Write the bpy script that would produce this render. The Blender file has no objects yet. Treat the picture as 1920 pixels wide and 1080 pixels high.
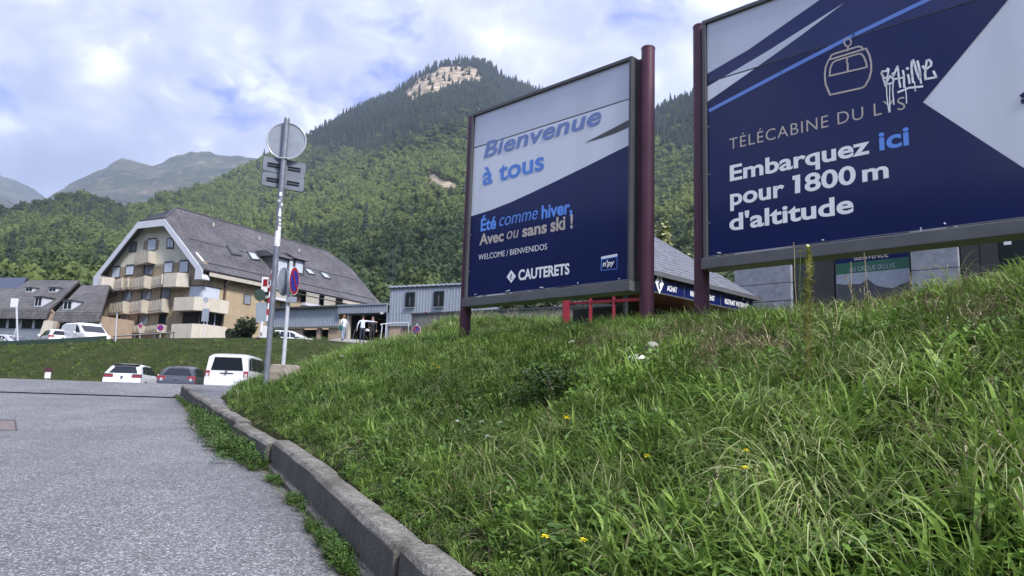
import bpy, bmesh, math, random
import numpy as np
from mathutils import Vector, Matrix

# ------------------------------------------------------------------ camera, sky, sun, exposure
scene = bpy.context.scene
COL = scene.collection
FOC = 1400.0                                    # focal length in pixels of the 1920 wide frame
_U = np.array([300/FOC, 9340/FOC, -1.0]); _U /= np.linalg.norm(_U)
_c = np.array([0, 0, -1.0]); _F = _c-(_c@_U)*_U; _F /= np.linalg.norm(_F); _X = np.cross(_F, _U)
EYE = np.array([0.0, 0.0, 1.6])

cam_d = bpy.data.cameras.new('camera'); cam = bpy.data.objects.new('camera', cam_d); COL.objects.link(cam)
cam_d.sensor_width = 36; cam_d.lens = 36*FOC/1920; cam_d.clip_start = 0.05; cam_d.clip_end = 20000
cam.matrix_world = Matrix(((_X[0], _X[1], _X[2], 0), (_F[0], _F[1], _F[2], 0), (_U[0], _U[1], _U[2], 1.6), (0, 0, 0, 1)))
scene.camera = cam

SUN_EL, SUN_AZ = math.radians(46), math.radians(141)      # azimuth from +Y towards +X
scene.view_settings.view_transform = 'Standard'; scene.view_settings.look = 'None'
scene.view_settings.exposure = 2.4; scene.view_settings.gamma = 1.0; scene.view_settings.use_curve_mapping = False
scene.cycles.use_denoising = True
scene.cycles.max_bounces = 6; scene.cycles.transparent_max_bounces = 8; scene.cycles.volume_bounces = 0
scene.cycles.use_adaptive_sampling = True; scene.cycles.adaptive_threshold = 0.01

w = bpy.data.worlds.new('World'); scene.world = w; w.use_nodes = True
nt = w.node_tree; N = nt.nodes; L = nt.links; N.clear()
out = N.new('ShaderNodeOutputWorld'); bg = N.new('ShaderNodeBackground'); L.new(bg.outputs[0], out.inputs[0]); bg.inputs[1].default_value = 0.064
sky = N.new('ShaderNodeTexSky'); sky.sky_type = 'NISHITA'; sky.sun_disc = False; sky.sun_elevation = SUN_EL; sky.sun_rotation = SUN_AZ
sky.altitude = 900; sky.air_density = 1.0; sky.dust_density = 1.0; sky.ozone_density = 2.5
tc = N.new('ShaderNodeTexCoord'); sp = N.new('ShaderNodeSeparateXYZ'); L.new(tc.outputs['Generated'], sp.inputs[0])
def wmath(op, a, b=None, c=None, clamp=False):
    n = N.new('ShaderNodeMath'); n.operation = op; n.use_clamp = clamp
    for i, v in enumerate((a, b, c)):
        if v is None: continue
        if isinstance(v, (int, float)): n.inputs[i].default_value = v
        else: L.new(v, n.inputs[i])
    return n.outputs[0]
def wramp(fac, stops):
    n = N.new('ShaderNodeValToRGB'); L.new(fac, n.inputs[0]); e = n.color_ramp.elements
    while len(e) < len(stops): e.new(0.5)
    for i, (p, c) in enumerate(stops):
        e[i].position = p; e[i].color = (c, c, c, 1) if isinstance(c, (int, float)) else (*c, 1)
    return n.outputs[0]
cb = N.new('ShaderNodeMapping'); L.new(tc.outputs['Generated'], cb.inputs[0]); cb.inputs['Scale'].default_value = (1.0, 1.0, 1.45)      # cloud field over the whole sky dome
def wnoise(scale, detail, rough, dist=0.0, off=(0, 0, 0)):
    mp = N.new('ShaderNodeMapping'); L.new(cb.outputs[0], mp.inputs[0]); mp.inputs['Location'].default_value = off
    mp.inputs['Rotation'].default_value = (0, 0.25, 0.5)
    n = N.new('ShaderNodeTexNoise'); L.new(mp.outputs[0], n.inputs['Vector'])
    n.inputs['Scale'].default_value = scale; n.inputs['Detail'].default_value = detail; n.inputs['Roughness'].default_value = rough
    n.inputs['Distortion'].default_value = dist
    return n.outputs['Fac']
SKY_OFF = (8.3, 2.8, 8.7)
cover_n = wnoise(5.6, 10, 0.60, 0.25, SKY_OFF)
puff_n = wnoise(7.5, 10, 0.56, 0.3, (SKY_OFF[0]+5, SKY_OFF[1]-2, 0))
thin_n = wnoise(2.2, 6, 0.5, 0.0, (1, 4, 0))
cover = wramp(cover_n, [(0.39, 0.0), (0.43, 0.5), (0.485, 1.0)])
shade = wramp(puff_n, [(0.36, (2.2, 2.35, 3.15)), (0.46, (2.9, 3.05, 3.9)), (0.55, (3.8, 3.95, 4.75)), (0.64, (6.2, 6.3, 6.7))])
tint = N.new('ShaderNodeMixRGB'); tint.blend_type = 'MULTIPLY'; tint.inputs[0].default_value = 1; L.new(shade, tint.inputs[1])
L.new(wramp(thin_n, [(0.35, (0.82, 0.85, 0.92)), (0.6, (1.08, 1.06, 1.03))]), tint.inputs[2])
skyb = N.new('ShaderNodeMixRGB'); skyb.blend_type = 'MULTIPLY'; skyb.inputs[0].default_value = 1; L.new(sky.outputs[0], skyb.inputs[1]); skyb.inputs[2].default_value = (0.66, 0.56, 0.95, 1)
mx = N.new('ShaderNodeMixRGB'); L.new(cover, mx.inputs[0]); L.new(skyb.outputs[0], mx.inputs[1]); L.new(tint.outputs[0], mx.inputs[2])
L.new(mx.outputs[0], bg.inputs[0])

sl = bpy.data.lights.new('sun', 'SUN'); sl.energy = 1.5; sl.angle = math.radians(10); sl.color = (1.0, 0.955, 0.88)
so = bpy.data.objects.new('sun', sl); COL.objects.link(so)
_s = Vector((math.sin(SUN_AZ)*math.cos(SUN_EL), math.cos(SUN_AZ)*math.cos(SUN_EL), math.sin(SUN_EL)))
so.rotation_euler = _s.to_track_quat('Z', 'Y').to_euler()

# ------------------------------------------------------------------ small helpers
random.seed(7); RNG = np.random.default_rng(11)

def ray(px, py):
    v = np.array([(px-960)/FOC, -(py-540)/FOC, -1.0]); return np.array([v@_X, v@_F, v@_U])
def at(px, py, Y):
    d = ray(px, py); return EYE+d*Y/d[1]
class Frame:
    """local frame of a thing: origin on the ground, turned about z"""
    def __init__(s, o, rz):
        s.o = np.array(o, float); s.rz = rz; c, n = math.cos(rz), math.sin(rz)
        s.x = np.array([c, n, 0]); s.y = np.array([-n, c, 0]); s.z = np.array([0, 0, 1.0])
    def loc(s, p):
        d = np.array(p)-s.o; return np.array([d@s.x, d@s.y, d@s.z])
    def hit(s, px, py, axis, val):
        """local point where the sight line through a photo pixel meets the local plane axis = val"""
        n = {'x': s.x, 'y': s.y, 'z': s.z}[axis]; d = ray(px, py)
        t = (val-(EYE-s.o)@n)/(d@n); return s.loc(EYE+d*t)

def put(o, label=None, cat=None, group=None, kind=None):
    if label: o['label'] = label
    if cat: o['category'] = cat
    if group: o['group'] = group
    if kind: o['kind'] = kind
    return o
def empty(name, loc=(0, 0, 0), rz=0.0, label=None, cat=None, group=None, kind=None):
    o = bpy.data.objects.new(name, None); COL.objects.link(o); o.location = loc; o.rotation_euler = (0, 0, rz); o.empty_display_size = 0.2
    return put(o, label, cat, group, kind)

class MB:
    def __init__(s): s.v = []; s.f = []; s.m = []
    def add(s, vs, fs, mi=0):
        b = len(s.v); s.v += [tuple(map(float, p)) for p in vs]; s.f += [tuple(b+i for i in f) for f in fs]; s.m += [mi]*len(fs); return s
    def box(s, a, b, mi=0):
        x0, y0, z0 = (min(a[i], b[i]) for i in range(3)); x1, y1, z1 = (max(a[i], b[i]) for i in range(3))
        return s.add([(x0, y0, z0), (x1, y0, z0), (x1, y1, z0), (x0, y1, z0), (x0, y0, z1), (x1, y0, z1), (x1, y1, z1), (x0, y1, z1)],
                     [(0, 3, 2, 1), (4, 5, 6, 7), (0, 1, 5, 4), (1, 2, 6, 5), (2, 3, 7, 6), (3, 0, 4, 7)], mi)
    def cyl(s, p0, p1, r0, r1=None, n=12, mi=0, cap=True):
        r1 = r0 if r1 is None else r1; p0 = Vector(p0); p1 = Vector(p1); d = (p1-p0).normalized()
        a = d.orthogonal().normalized(); b = d.cross(a); vs = []
        for p, r in ((p0, r0), (p1, r1)):
            for i in range(n):
                t = 2*math.pi*i/n; vs.append(p+a*(r*math.cos(t))+b*(r*math.sin(t)))
        fs = [(i, (i+1) % n, n+(i+1) % n, n+i) for i in range(n)]
        if cap: fs += [tuple(range(n-1, -1, -1)), tuple(range(n, 2*n))]
        return s.add(vs, fs, mi)
    def tube(s, pts, r, n=8, mi=0):
        for a, b in zip(pts[:-1], pts[1:]): s.cyl(a, b, r, r, n, mi)
        return s
    def prism(s, poly, ax, a, b, mi=0):
        """poly: 2-D outline; extruded along axis ax ('x': (y,z), 'y': (x,z), 'z': (x,y)) from a to b"""
        def P(u, v, t): return {'x': (t, u, v), 'y': (u, t, v), 'z': (u, v, t)}[ax]
        n = len(poly); ar = sum(poly[i][0]*poly[(i+1) % n][1]-poly[(i+1) % n][0]*poly[i][1] for i in range(n))
        if ar < 0: poly = poly[::-1]
        vs = [P(u, v, a) for u, v in poly]+[P(u, v, b) for u, v in poly]
        flip = (a < b) == (ax != 'y')
        lo, hi = tuple(range(n)), tuple(range(n, 2*n))
        fs = [(i, (i+1) % n, n+(i+1) % n, n+i) for i in range(n)]
        fs = fs+[lo[::-1], hi]
        if not flip: fs = [f[::-1] for f in fs]
        return s.add(vs, fs, mi)
    def disc(s, c, nrm, r, t, n=32, mi=0):
        nrm = Vector(nrm).normalized(); c = Vector(c); return s.cyl(c-nrm*t/2, c+nrm*t/2, r, r, n, mi)
    def slab(s, q, t, mi=0):
        """thick sheet under a planar polygon q (3-D points)"""
        q = [Vector(p) for p in q]; n = (q[1]-q[0]).cross(q[2]-q[0]).normalized(); k = len(q)
        vs = [p for p in q]+[p-n*t for p in q]
        fs = [tuple(range(k)), tuple(range(2*k-1, k-1, -1))]+[(i, k+i, k+(i+1) % k, (i+1) % k) for i in range(k)]
        return s.add(vs, fs, mi)
    def build(s, name, mats, parent=None, smooth=False, bevel=0.0, seg=2):
        me = bpy.data.meshes.new(name); me.from_pydata(s.v, [], s.f)
        for m in (mats if isinstance(mats, (list, tuple)) else [mats]): me.materials.append(m)
        me.polygons.foreach_set('material_index', s.m)
        if smooth: me.polygons.foreach_set('use_smooth', [True]*len(me.polygons))
        me.update()
        o = bpy.data.objects.new(name, me); COL.objects.link(o)
        if parent is not None: o.parent = parent
        if smooth: me.set_sharp_from_angle(angle=math.radians(38))
        if bevel:
            md = o.modifiers.new('bevel', 'BEVEL'); md.width = bevel; md.segments = seg; md.limit_method = 'ANGLE'; md.angle_limit = math.radians(35); md.harden_normals = False
        return o

def copy_tree(o, parent=None):
    c = o.copy(); COL.objects.link(c)
    if parent is not None: c.parent = parent
    for ch in list(o.children): copy_tree(ch, c)
    return c

def mesh_np(name, V, Fq, mats, parent=None, smooth=False, link=True):
    me = bpy.data.meshes.new(name); k = Fq.shape[1]
    me.vertices.add(len(V)); me.vertices.foreach_set('co', np.asarray(V, np.float32).ravel())
    me.loops.add(Fq.size); me.loops.foreach_set('vertex_index', Fq.astype(np.int32).ravel())
    me.polygons.add(len(Fq)); me.polygons.foreach_set('loop_start', np.arange(0, Fq.size, k, dtype=np.int32))
    try: me.polygons.foreach_set('loop_total', np.full(len(Fq), k, np.int32))
    except Exception: pass
    for m in (mats if isinstance(mats, (list, tuple)) else [mats]): me.materials.append(m)
    if smooth: me.polygons.foreach_set('use_smooth', np.ones(len(Fq), bool))
    me.update(calc_edges=True); me.validate()
    o = bpy.data.objects.new(name, me)
    if link: COL.objects.link(o)
    if parent is not None: o.parent = parent
    return o

# ------------------------------------------------------------------ materials
class NT:
    def __init__(s, name):
        s.m = bpy.data.materials.new(name); s.m.use_nodes = True; s.t = s.m.node_tree; s.n = s.t.nodes; s.l = s.t.links
        s.b = s.n['Principled BSDF']; s.tc = s.n.new('ShaderNodeTexCoord')
    def lk(s, a, b): s.l.new(a, b)
    def map(s, scale=(1, 1, 1), src='Object', rot=(0, 0, 0)):
        mp = s.n.new('ShaderNodeMapping'); s.lk(s.tc.outputs[src], mp.inputs[0]); mp.inputs['Scale'].default_value = scale; mp.inputs['Rotation'].default_value = rot; return mp.outputs[0]
    def noise(s, scale, detail=4, rough=0.55, vec=None, dist=0):
        n = s.n.new('ShaderNodeTexNoise'); s.lk(vec or s.tc.outputs['Object'], n.inputs['Vector'])
        n.inputs['Scale'].default_value = scale; n.inputs['Detail'].default_value = detail; n.inputs['Roughness'].default_value = rough; n.inputs['Distortion'].default_value = dist
        return n.outputs['Fac']
    def vor(s, scale, feat='F1', vec=None, out='Distance'):
        n = s.n.new('ShaderNodeTexVoronoi'); n.feature = feat; s.lk(vec or s.tc.outputs['Object'], n.inputs['Vector']); n.inputs['Scale'].default_value = scale
        return n.outputs[out]
    def ramp(s, fac, stops):
        n = s.n.new('ShaderNodeValToRGB'); s.lk(fac, n.inputs[0]); e = n.color_ramp.elements
        while len(e) < len(stops): e.new(0.5)
        for i, (p, c) in enumerate(stops):
            e[i].position = p; e[i].color = (c, c, c, 1) if isinstance(c, (int, float)) else (*c, 1)
        return n.outputs[0]
    def mix(s, fac, a, b, mode='MIX'):
        n = s.n.new('ShaderNodeMixRGB'); n.blend_type = mode
        for i, v in enumerate((fac, a, b)):
            if isinstance(v, (int, float)): n.inputs[i].default_value = v if i == 0 else (v, v, v, 1)
            elif isinstance(v, tuple): n.inputs[i].default_value = (*v[:3], 1)
            else: s.lk(v, n.inputs[i])
        return n.outputs[0]
    def math(s, op, a, b=None, clamp=False):
        n = s.n.new('ShaderNodeMath'); n.operation = op; n.use_clamp = clamp
        for i, v in enumerate((a, b)):
            if v is None: continue
            if isinstance(v, (int, float)): n.inputs[i].default_value = v
            else: s.lk(v, n.inputs[i])
        return n.outputs[0]
    def attr(s, name, typ='GEOMETRY', out='Fac'):
        n = s.n.new('ShaderNodeAttribute'); n.attribute_name = name; n.attribute_type = typ; return n.outputs[out]
    def col(s, c):
        if isinstance(c, tuple): s.b.inputs['Base Color'].default_value = (*c[:3], 1)
        else: s.lk(c, s.b.inputs['Base Color'])
    def set(s, **k):
        for a, v in k.items():
            i = s.b.inputs[{'rough': 'Roughness', 'metal': 'Metallic', 'spec': 'Specular IOR Level', 'coat': 'Coat Weight', 'coatr': 'Coat Roughness', 'alpha': 'Alpha', 'trans': 'Transmission Weight', 'emis': 'Emission Strength'}[a]]
            if isinstance(v, (int, float)): i.default_value = v
            else: s.lk(v, i)
        return s
    def bump(s, h, strength=0.3, dist=0.02):
        n = s.n.new('ShaderNodeBump'); n.inputs['Strength'].default_value = strength; n.inputs['Distance'].default_value = dist
        s.lk(h, n.inputs['Height']); s.lk(n.outputs[0], s.b.inputs['Normal']); return s

def M(name, c, rough=0.6, var=0.12, scale=3.0, metal=0.0, spec=0.5, bump=0.0, bscale=30, bdist=0.01, coat=0.0, streak=0.0):
    t = NT(name); f = t.noise(scale, 5, 0.6)
    lo = tuple(x*(1-var) for x in c); hi = tuple(min(1, x*(1+var)) for x in c)
    cc = t.ramp(f, [(0.3, lo), (0.7, hi)])
    if streak:
        g = t.noise(1.0, 5, 0.6, t.map((2.2, 2.2, 0.18))); cc = t.mix(t.ramp(g, [(0.45, 0.0), (0.75, streak)]), cc, tuple(x*0.45 for x in c))
    t.col(cc); t.set(rough=rough, metal=metal, spec=spec, coat=coat, coatr=0.06 if 'car' in name else 0.12)
    if bump: t.bump(t.noise(bscale, 4, 0.6), bump, bdist)
    return t.m

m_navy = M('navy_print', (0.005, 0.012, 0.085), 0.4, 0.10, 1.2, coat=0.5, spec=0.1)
m_navy_up = M('sky_sheen_navy_print', (0.022, 0.032, 0.125), 0.4, 0.10, 1.2, coat=0.5, spec=0.1)  # upper navy: reflected sky put into the print colour as a lighter tone
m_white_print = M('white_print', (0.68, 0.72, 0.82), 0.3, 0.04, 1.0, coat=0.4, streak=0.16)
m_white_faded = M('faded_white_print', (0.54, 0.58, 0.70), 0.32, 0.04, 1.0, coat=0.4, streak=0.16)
m_letter_white = M('white_lettering', (0.88, 0.89, 0.93), 0.35, 0.03)
m_letter_blue = M('blue_lettering', (0.10, 0.25, 0.72), 0.35, 0.05)
m_letter_blue_dull = M('faded_blue_lettering', (0.16, 0.24, 0.52), 0.4, 0.08, 6)
m_letter_sky = M('light_blue_lettering', (0.12, 0.30, 0.85), 0.35, 0.03)
m_letter_beige = M('beige_lettering', (0.52, 0.46, 0.42), 0.35, 0.03)
m_line_blue = M('blue_stripe_print', (0.10, 0.22, 0.66), 0.3, 0.04, coat=0.5)
m_maroon = M('maroon_paint', (0.068, 0.013, 0.036), 0.5, 0.25, 4, coat=0.12, streak=0.35)
m_crimson = M('crimson_paint', (0.24, 0.012, 0.035), 0.45, 0.15, 3, coat=0.1)
m_frame = M('dark_grey_metal', (0.075, 0.078, 0.085), 0.45, 0.15, 3, streak=0.3)
m_frame_low = M('grey_metal_box', (0.105, 0.11, 0.12), 0.5, 0.15, 3, streak=0.3)
m_seam = M('black_gap', (0.008, 0.008, 0.012), 0.7, 0.1)
m_edge = M('torn_white_edge', (0.62, 0.64, 0.70), 0.5, 0.2, 20)
m_bolt = M('zinc_bolt', (0.65, 0.66, 0.70), 0.35, 0.1, 20, metal=0.5)
m_galv = M('galvanised_steel', (0.20, 0.22, 0.27), 0.45, 0.22, 8, metal=0.35, streak=0.35)
m_galv_light = M('pale_galvanised_rim', (0.50, 0.52, 0.58), 0.45, 0.12, 8, metal=0.3)
m_panel_back = M('slate_panel_back', (0.15, 0.175, 0.23), 0.5, 0.15, 6)
m_sign_back = M('grey_sign_back', (0.26, 0.30, 0.37), 0.5, 0.12, 6)
m_rail_dark = M('dark_rail', (0.05, 0.055, 0.07), 0.5, 0.1)
m_sticker = M('peeling_white_sticker', (0.68, 0.70, 0.75), 0.6, 0.3, 25)
m_post_white = M('pale_painted_post', (0.50, 0.53, 0.60), 0.45, 0.15, 6, streak=0.2)
m_sign_blue = M('sign_blue', (0.02, 0.035, 0.35), 0.35, 0.06)
m_sign_red = M('sign_red', (0.42, 0.02, 0.03), 0.35, 0.06)
m_sign_white = M('sign_white', (0.72, 0.72, 0.75), 0.4, 0.06)
m_concrete = M('rough_concrete', (0.28, 0.25, 0.215), 0.9, 0.3, 5, bump=0.6, bscale=25, bdist=0.02)
m_white_paint = M('white_car_paint', (0.72, 0.74, 0.79), 0.3, 0.02, coat=0.7)
m_grey_paint = M('dark_grey_car_paint', (0.045, 0.052, 0.075), 0.3, 0.04, coat=0.7)
m_black_plastic = M('black_plastic', (0.012, 0.013, 0.016), 0.5, 0.1)
m_tyre = M('tyre_rubber', (0.010, 0.010, 0.011), 0.8, 0.1)
m_rim = M('alloy_rim', (0.35, 0.36, 0.38), 0.3, 0.1, metal=0.7)
m_tail = M('red_tail_lamp', (0.24, 0.010, 0.016), 0.25, 0.15, coat=0.6)
m_lamp = M('clear_headlamp', (0.45, 0.48, 0.52), 0.15, 0.1, coat=0.8)
m_plate = M('number_plate', (0.60, 0.60, 0.64), 0.4, 0.1, 30)
_t = NT('car_glass'); _t.col((0.012, 0.016, 0.024)); _t.set(rough=0.05, spec=0.5); m_glass = _t.m
_t = NT('window_glass'); _t.col((0.015, 0.02, 0.028)); _t.set(rough=0.06, spec=0.8); m_wglass = _t.m

m_cream_wall = M('cream_render', (0.62, 0.61, 0.52), 0.85, 0.10, 0.8, streak=0.22)
m_tan_wall = M('tan_render', (0.44, 0.345, 0.235), 0.85, 0.14, 0.7, streak=0.35)
m_brown_wall = M('brown_render', (0.31, 0.25, 0.18), 0.85, 0.15, 0.9, streak=0.3)
m_balc = M('cream_balcony', (0.62, 0.57, 0.49), 0.8, 0.10, 1.2, streak=0.25)
m_balc_rail = M('grey_balcony_rail', (0.46, 0.43, 0.38), 0.6, 0.15, 3, streak=0.4)
m_barge = M('white_bargeboard', (0.60, 0.63, 0.72), 0.6, 0.06, 1.5)
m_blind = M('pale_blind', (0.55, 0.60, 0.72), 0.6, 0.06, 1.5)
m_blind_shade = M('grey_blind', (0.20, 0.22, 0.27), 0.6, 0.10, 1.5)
m_dark_open = M('dark_interior', (0.012, 0.012, 0.017), 0.8, 0.2)
m_pipe = M('brown_downpipe', (0.075, 0.045, 0.035), 0.5, 0.2)
m_gutter = M('cream_gutter', (0.52, 0.48, 0.42), 0.5, 0.12, 2)
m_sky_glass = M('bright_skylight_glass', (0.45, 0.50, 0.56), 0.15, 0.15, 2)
m_clad = M('blue_grey_cladding', (0.30, 0.345, 0.42), 0.5, 0.08, 0.6, streak=0.15)
m_clad2 = M('grey_cladding_fascia', (0.24, 0.28, 0.34), 0.5, 0.08, 0.6, streak=0.15)
m_salmon = M('salmon_render', (0.44, 0.33, 0.25), 0.85, 0.12, 1.0, streak=0.2)
m_conc_wall = M('stained_concrete_wall', (0.175, 0.175, 0.175), 0.9, 0.2, 1.0, bump=0.3, bscale=12, streak=0.5)
m_gravel = M('pale_gravel', (0.30, 0.28, 0.26), 0.9, 0.35, 6, bump=0.5, bscale=40)
m_stone = M('grey_marble_slab', (0.27, 0.29, 0.34), 0.55, 0.28, 3.5, bump=0.15, bscale=18)
m_dark_panel = M('charcoal_panel', (0.035, 0.038, 0.038), 0.5, 0.15, 2)
m_green = M('green_poster', (0.015, 0.10, 0.065), 0.5, 0.08)
m_wood = M('red_brown_wood', (0.115, 0.04, 0.028), 0.6, 0.25, 4)
m_skin = M('skin', (0.45, 0.27, 0.20), 0.55, 0.05)
m_hair = M('dark_hair', (0.02, 0.014, 0.012), 0.6, 0.2, 30)
m_hair2 = M('light_brown_hair', (0.22, 0.13, 0.08), 0.6, 0.2, 30)
m_shirt_w = M('white_cotton', (0.66, 0.70, 0.80), 0.8, 0.06)
m_shirt_d = M('black_cotton', (0.018, 0.016, 0.020), 0.8, 0.1)
m_jeans = M('dark_jeans', (0.025, 0.032, 0.060), 0.8, 0.15, 8)
m_jeans_l = M('pale_jeans', (0.25, 0.32, 0.42), 0.8, 0.15, 8)
m_teal = M('teal_fabric', (0.04, 0.16, 0.14), 0.8, 0.15)
m_shoe = M('dark_shoe', (0.02, 0.02, 0.022), 0.6, 0.1)

def roof_mat(name, c, along='x', row=0.30, wide=0.35, lich=0.2):
    t = NT(name); sx = t.n.new('ShaderNodeSeparateXYZ'); t.lk(t.tc.outputs['Object'], sx.inputs[0])
    cm = t.n.new('ShaderNodeCombineXYZ'); t.lk(sx.outputs[0 if along == 'x' else 1], cm.inputs[0]); t.lk(sx.outputs[2], cm.inputs[1])
    br = t.n.new('ShaderNodeTexBrick'); t.lk(cm.outputs[0], br.inputs['Vector'])
    br.inputs['Scale'].default_value = 1.0; br.inputs['Brick Width'].default_value = wide; br.inputs['Row Height'].default_value = row
    br.inputs['Mortar Size'].default_value = 0.03; br.inputs['Color1'].default_value = (*[x*0.8 for x in c], 1); br.inputs['Color2'].default_value = (*[x*1.2 for x in c], 1)
    br.inputs['Mortar'].default_value = (*[x*0.35 for x in c], 1)
    big = t.ramp(t.noise(0.35, 6, 0.65), [(0.35, 0.75), (0.65, 1.25)])
    cc = t.mix(1.0, br.outputs['Color'], big, 'MULTIPLY')
    li = t.ramp(t.noise(1.7, 8, 0.75, t.map((1, 1, 0.35))), [(0.55, 0.0), (0.75, lich)])
    cc = t.mix(li, cc, (0.26, 0.25, 0.22))
    t.col(cc); t.set(rough=0.75, spec=0.3); t.bump(br.outputs['Fac'], -0.25, 0.03)
    return t.m
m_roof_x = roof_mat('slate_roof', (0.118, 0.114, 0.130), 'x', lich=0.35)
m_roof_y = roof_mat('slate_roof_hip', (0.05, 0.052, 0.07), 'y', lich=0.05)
m_roof_old = roof_mat('weathered_slate_roof', (0.125, 0.122, 0.128), 'x', lich=0.6)
m_roof_blue = M('dark_blue_roof', (0.03, 0.04, 0.085), 0.5, 0.1)
m_shingle = M('kiosk_shingle', (0.15, 0.16, 0.195), 0.65, 0.35, 7, bump=0.2, bscale=20)
# ------------------------------------------------------------------ land: heights
def fbm2(x, y, seed=0, octaves=5, gain=0.5):
    """value noise, -1..1"""
    r = np.random.default_rng(seed); tab = r.random((256, 256))*2-1; x = np.asarray(x, float); y = np.asarray(y, float)
    tot = np.zeros(np.broadcast(x, y).shape); amp = 1.0; norm = 0
    for o in range(octaves):
        fx, fy = x*2**o+17.3*o, y*2**o+9.1*o; ix, iy = np.floor(fx).astype(int), np.floor(fy).astype(int); tx, ty = fx-ix, fy-iy
        tx = tx*tx*(3-2*tx); ty = ty*ty*(3-2*ty); g = lambda a, b: tab[a & 255, b & 255]
        tot += amp*((g(ix, iy)*(1-tx)+g(ix+1, iy)*tx)*(1-ty)+(g(ix, iy+1)*(1-tx)+g(ix+1, iy+1)*tx)*ty); norm += amp; amp *= gain
    return tot/norm
def sstep(a, b, x): t = np.clip((x-a)/(b-a), 0, 1); return t*t*(3-2*t)
KY = [-8, 0, 4.34, 5.4, 7.73, 10.2, 12.48, 15.05, 23.05]
KX = [4.9, 1.55, -0.384, -0.912, -1.955, -3.17, -4.42, -5.85, -10.02]
def kerb_x(y): return np.interp(y, KY, KX)
def road_z(x, y):
    y = np.asarray(y, float); base = 0.06*np.clip(y, -40, 22.3)
    crest = 0.41*sstep(22.3, 26.2, y)-0.42*sstep(27.5, 31.5, y)
    lip = np.where(y > 22.3, 0.03, 0.0)
    return base+crest+lip
EYS = [-8, 15.5, 18, 20, 23, 27, 34, 40]
def edge_x(y):
    return np.where(y < 15.5, kerb_x(y)+0.22, np.interp(y, [15.5, 18, 20, 23, 27, 34, 41], [kerb_x(15.5)+0.22, -6.9, -7.35, -7.9, -8.3, -8.8, -9.3]))
def ground_z(x, y):
    x = np.asarray(x, float); y = np.asarray(y, float)
    xe = edge_x(y); zb = np.where(y < 23, 0.06*np.maximum(y, -8)+0.335, np.maximum(road_z(x, y), 1.35)+0.02)
    z1 = zb+0.375*(x-xe)+0.03*fbm2(x*0.9, y*0.9, 3)
    P = 2.86+0.05*(x+0.84)+0.055*np.maximum(y-15, 0)
    P = np.where(x > 7, np.minimum(P, 3.25+0.055*np.maximum(y-15, 0)), P)
    P = np.maximum(P, 2.4)
    k = 0.16; near = -k*np.logaddexp(-z1/k, -P/k)
    near = near+0.06*fbm2(x*0.5+3, y*0.5, 5)
    near = near-np.interp(x, [-1, 2, 3.5, 4.8, 6], [0.04, 0.14, 0.27, 0.40, 0.36])*sstep(4.5, 9, y)*(1-sstep(17, 24, y))*sstep(0.3, 1.6, x-xe)
    left = road_z(x, y)-0.10
    near = np.where(x < xe, left, near)
    T = np.interp(x, [-40, -32, -26, -15, -9.5, -7.5, -6, -4, 2], [4.1, 4.25, 4.70, 5.12, 4.86, 4.92, 5.1, 5.5, 5.7])
    T = T+np.where(x > -14, 0.085*np.clip(y-48, 0, 9), -0.05*np.clip(y-49, 0, 6))*1.0
    T = np.where((x < -15) & (y > 49), np.minimum(T, 4.45), T)
    s0 = np.interp(x, [-7.5, -3], [40.5, 33.5]); s1 = np.interp(x, [-7.5, -3], [48, 40.5])
    b = np.clip((y-s0)/(s1-s0), 0, 1); b = b*b*(3-2*b)*0.5+b*0.5
    return near*(1-b)+T*b

def grid_mesh(name, xs, ys, zf, mats, kind='structure', keep=None, smooth=True):
    X, Y = np.meshgrid(xs, ys, indexing='ij'); Z = zf(X, Y); V = np.stack([X, Y, Z], -1).reshape(-1, 3); ny = len(ys)
    i, j = np.meshgrid(np.arange(len(xs)-1), np.arange(ny-1), indexing='ij'); a = (i*ny+j).ravel()
    Fq = np.stack([a, a+ny, a+ny+1, a+1], 1)
    if keep is not None:
        cx = V[Fq].mean(1); Fq = Fq[keep(cx[:, 0], cx[:, 1])]
    return put(mesh_np(name, V, Fq, mats, smooth=smooth), kind=kind)

# ground material: soil under the near grass, green beyond
t = NT('meadow_soil'); f = t.noise(1.3, 6, 0.65); g = t.noise(9, 5, 0.7)
dryg = t.attr('dry'); c1 = t.ramp(f, [(0.35, (0.022, 0.034, 0.012)), (0.55, (0.045, 0.052, 0.020)), (0.72, (0.085, 0.068, 0.04))])
t.col(t.mix(dryg, t.mix(t.ramp(g, [(0.3, 0.0), (0.7, 0.6)]), c1, (0.035, 0.05, 0.018)), t.ramp(g, [(0.35, (0.07, 0.055, 0.035)), (0.65, (0.24, 0.195, 0.125))]))); t.set(rough=0.95, spec=0.1); t.bump(g, 0.8, 0.08); m_soil = t.m
xs = np.unique(np.concatenate([np.arange(-300, -120, 12.0), np.arange(-120, -20, 4.0), np.arange(-20, -12, 1.0), np.arange(-12, 9, 0.25), np.arange(9, 30, 1.0), np.arange(30, 121, 6.0)]))
ys = np.unique(np.concatenate([np.arange(-300, -60, 12.0), np.arange(-60, -4, 4.0), np.arange(-4, 1, 0.5), np.arange(1, 22, 0.25), np.arange(22, 60, 0.6), np.arange(60, 132, 4.0)]))
GROUND = put(grid_mesh('ground', xs, ys, ground_z, m_soil), kind='structure')

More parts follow.
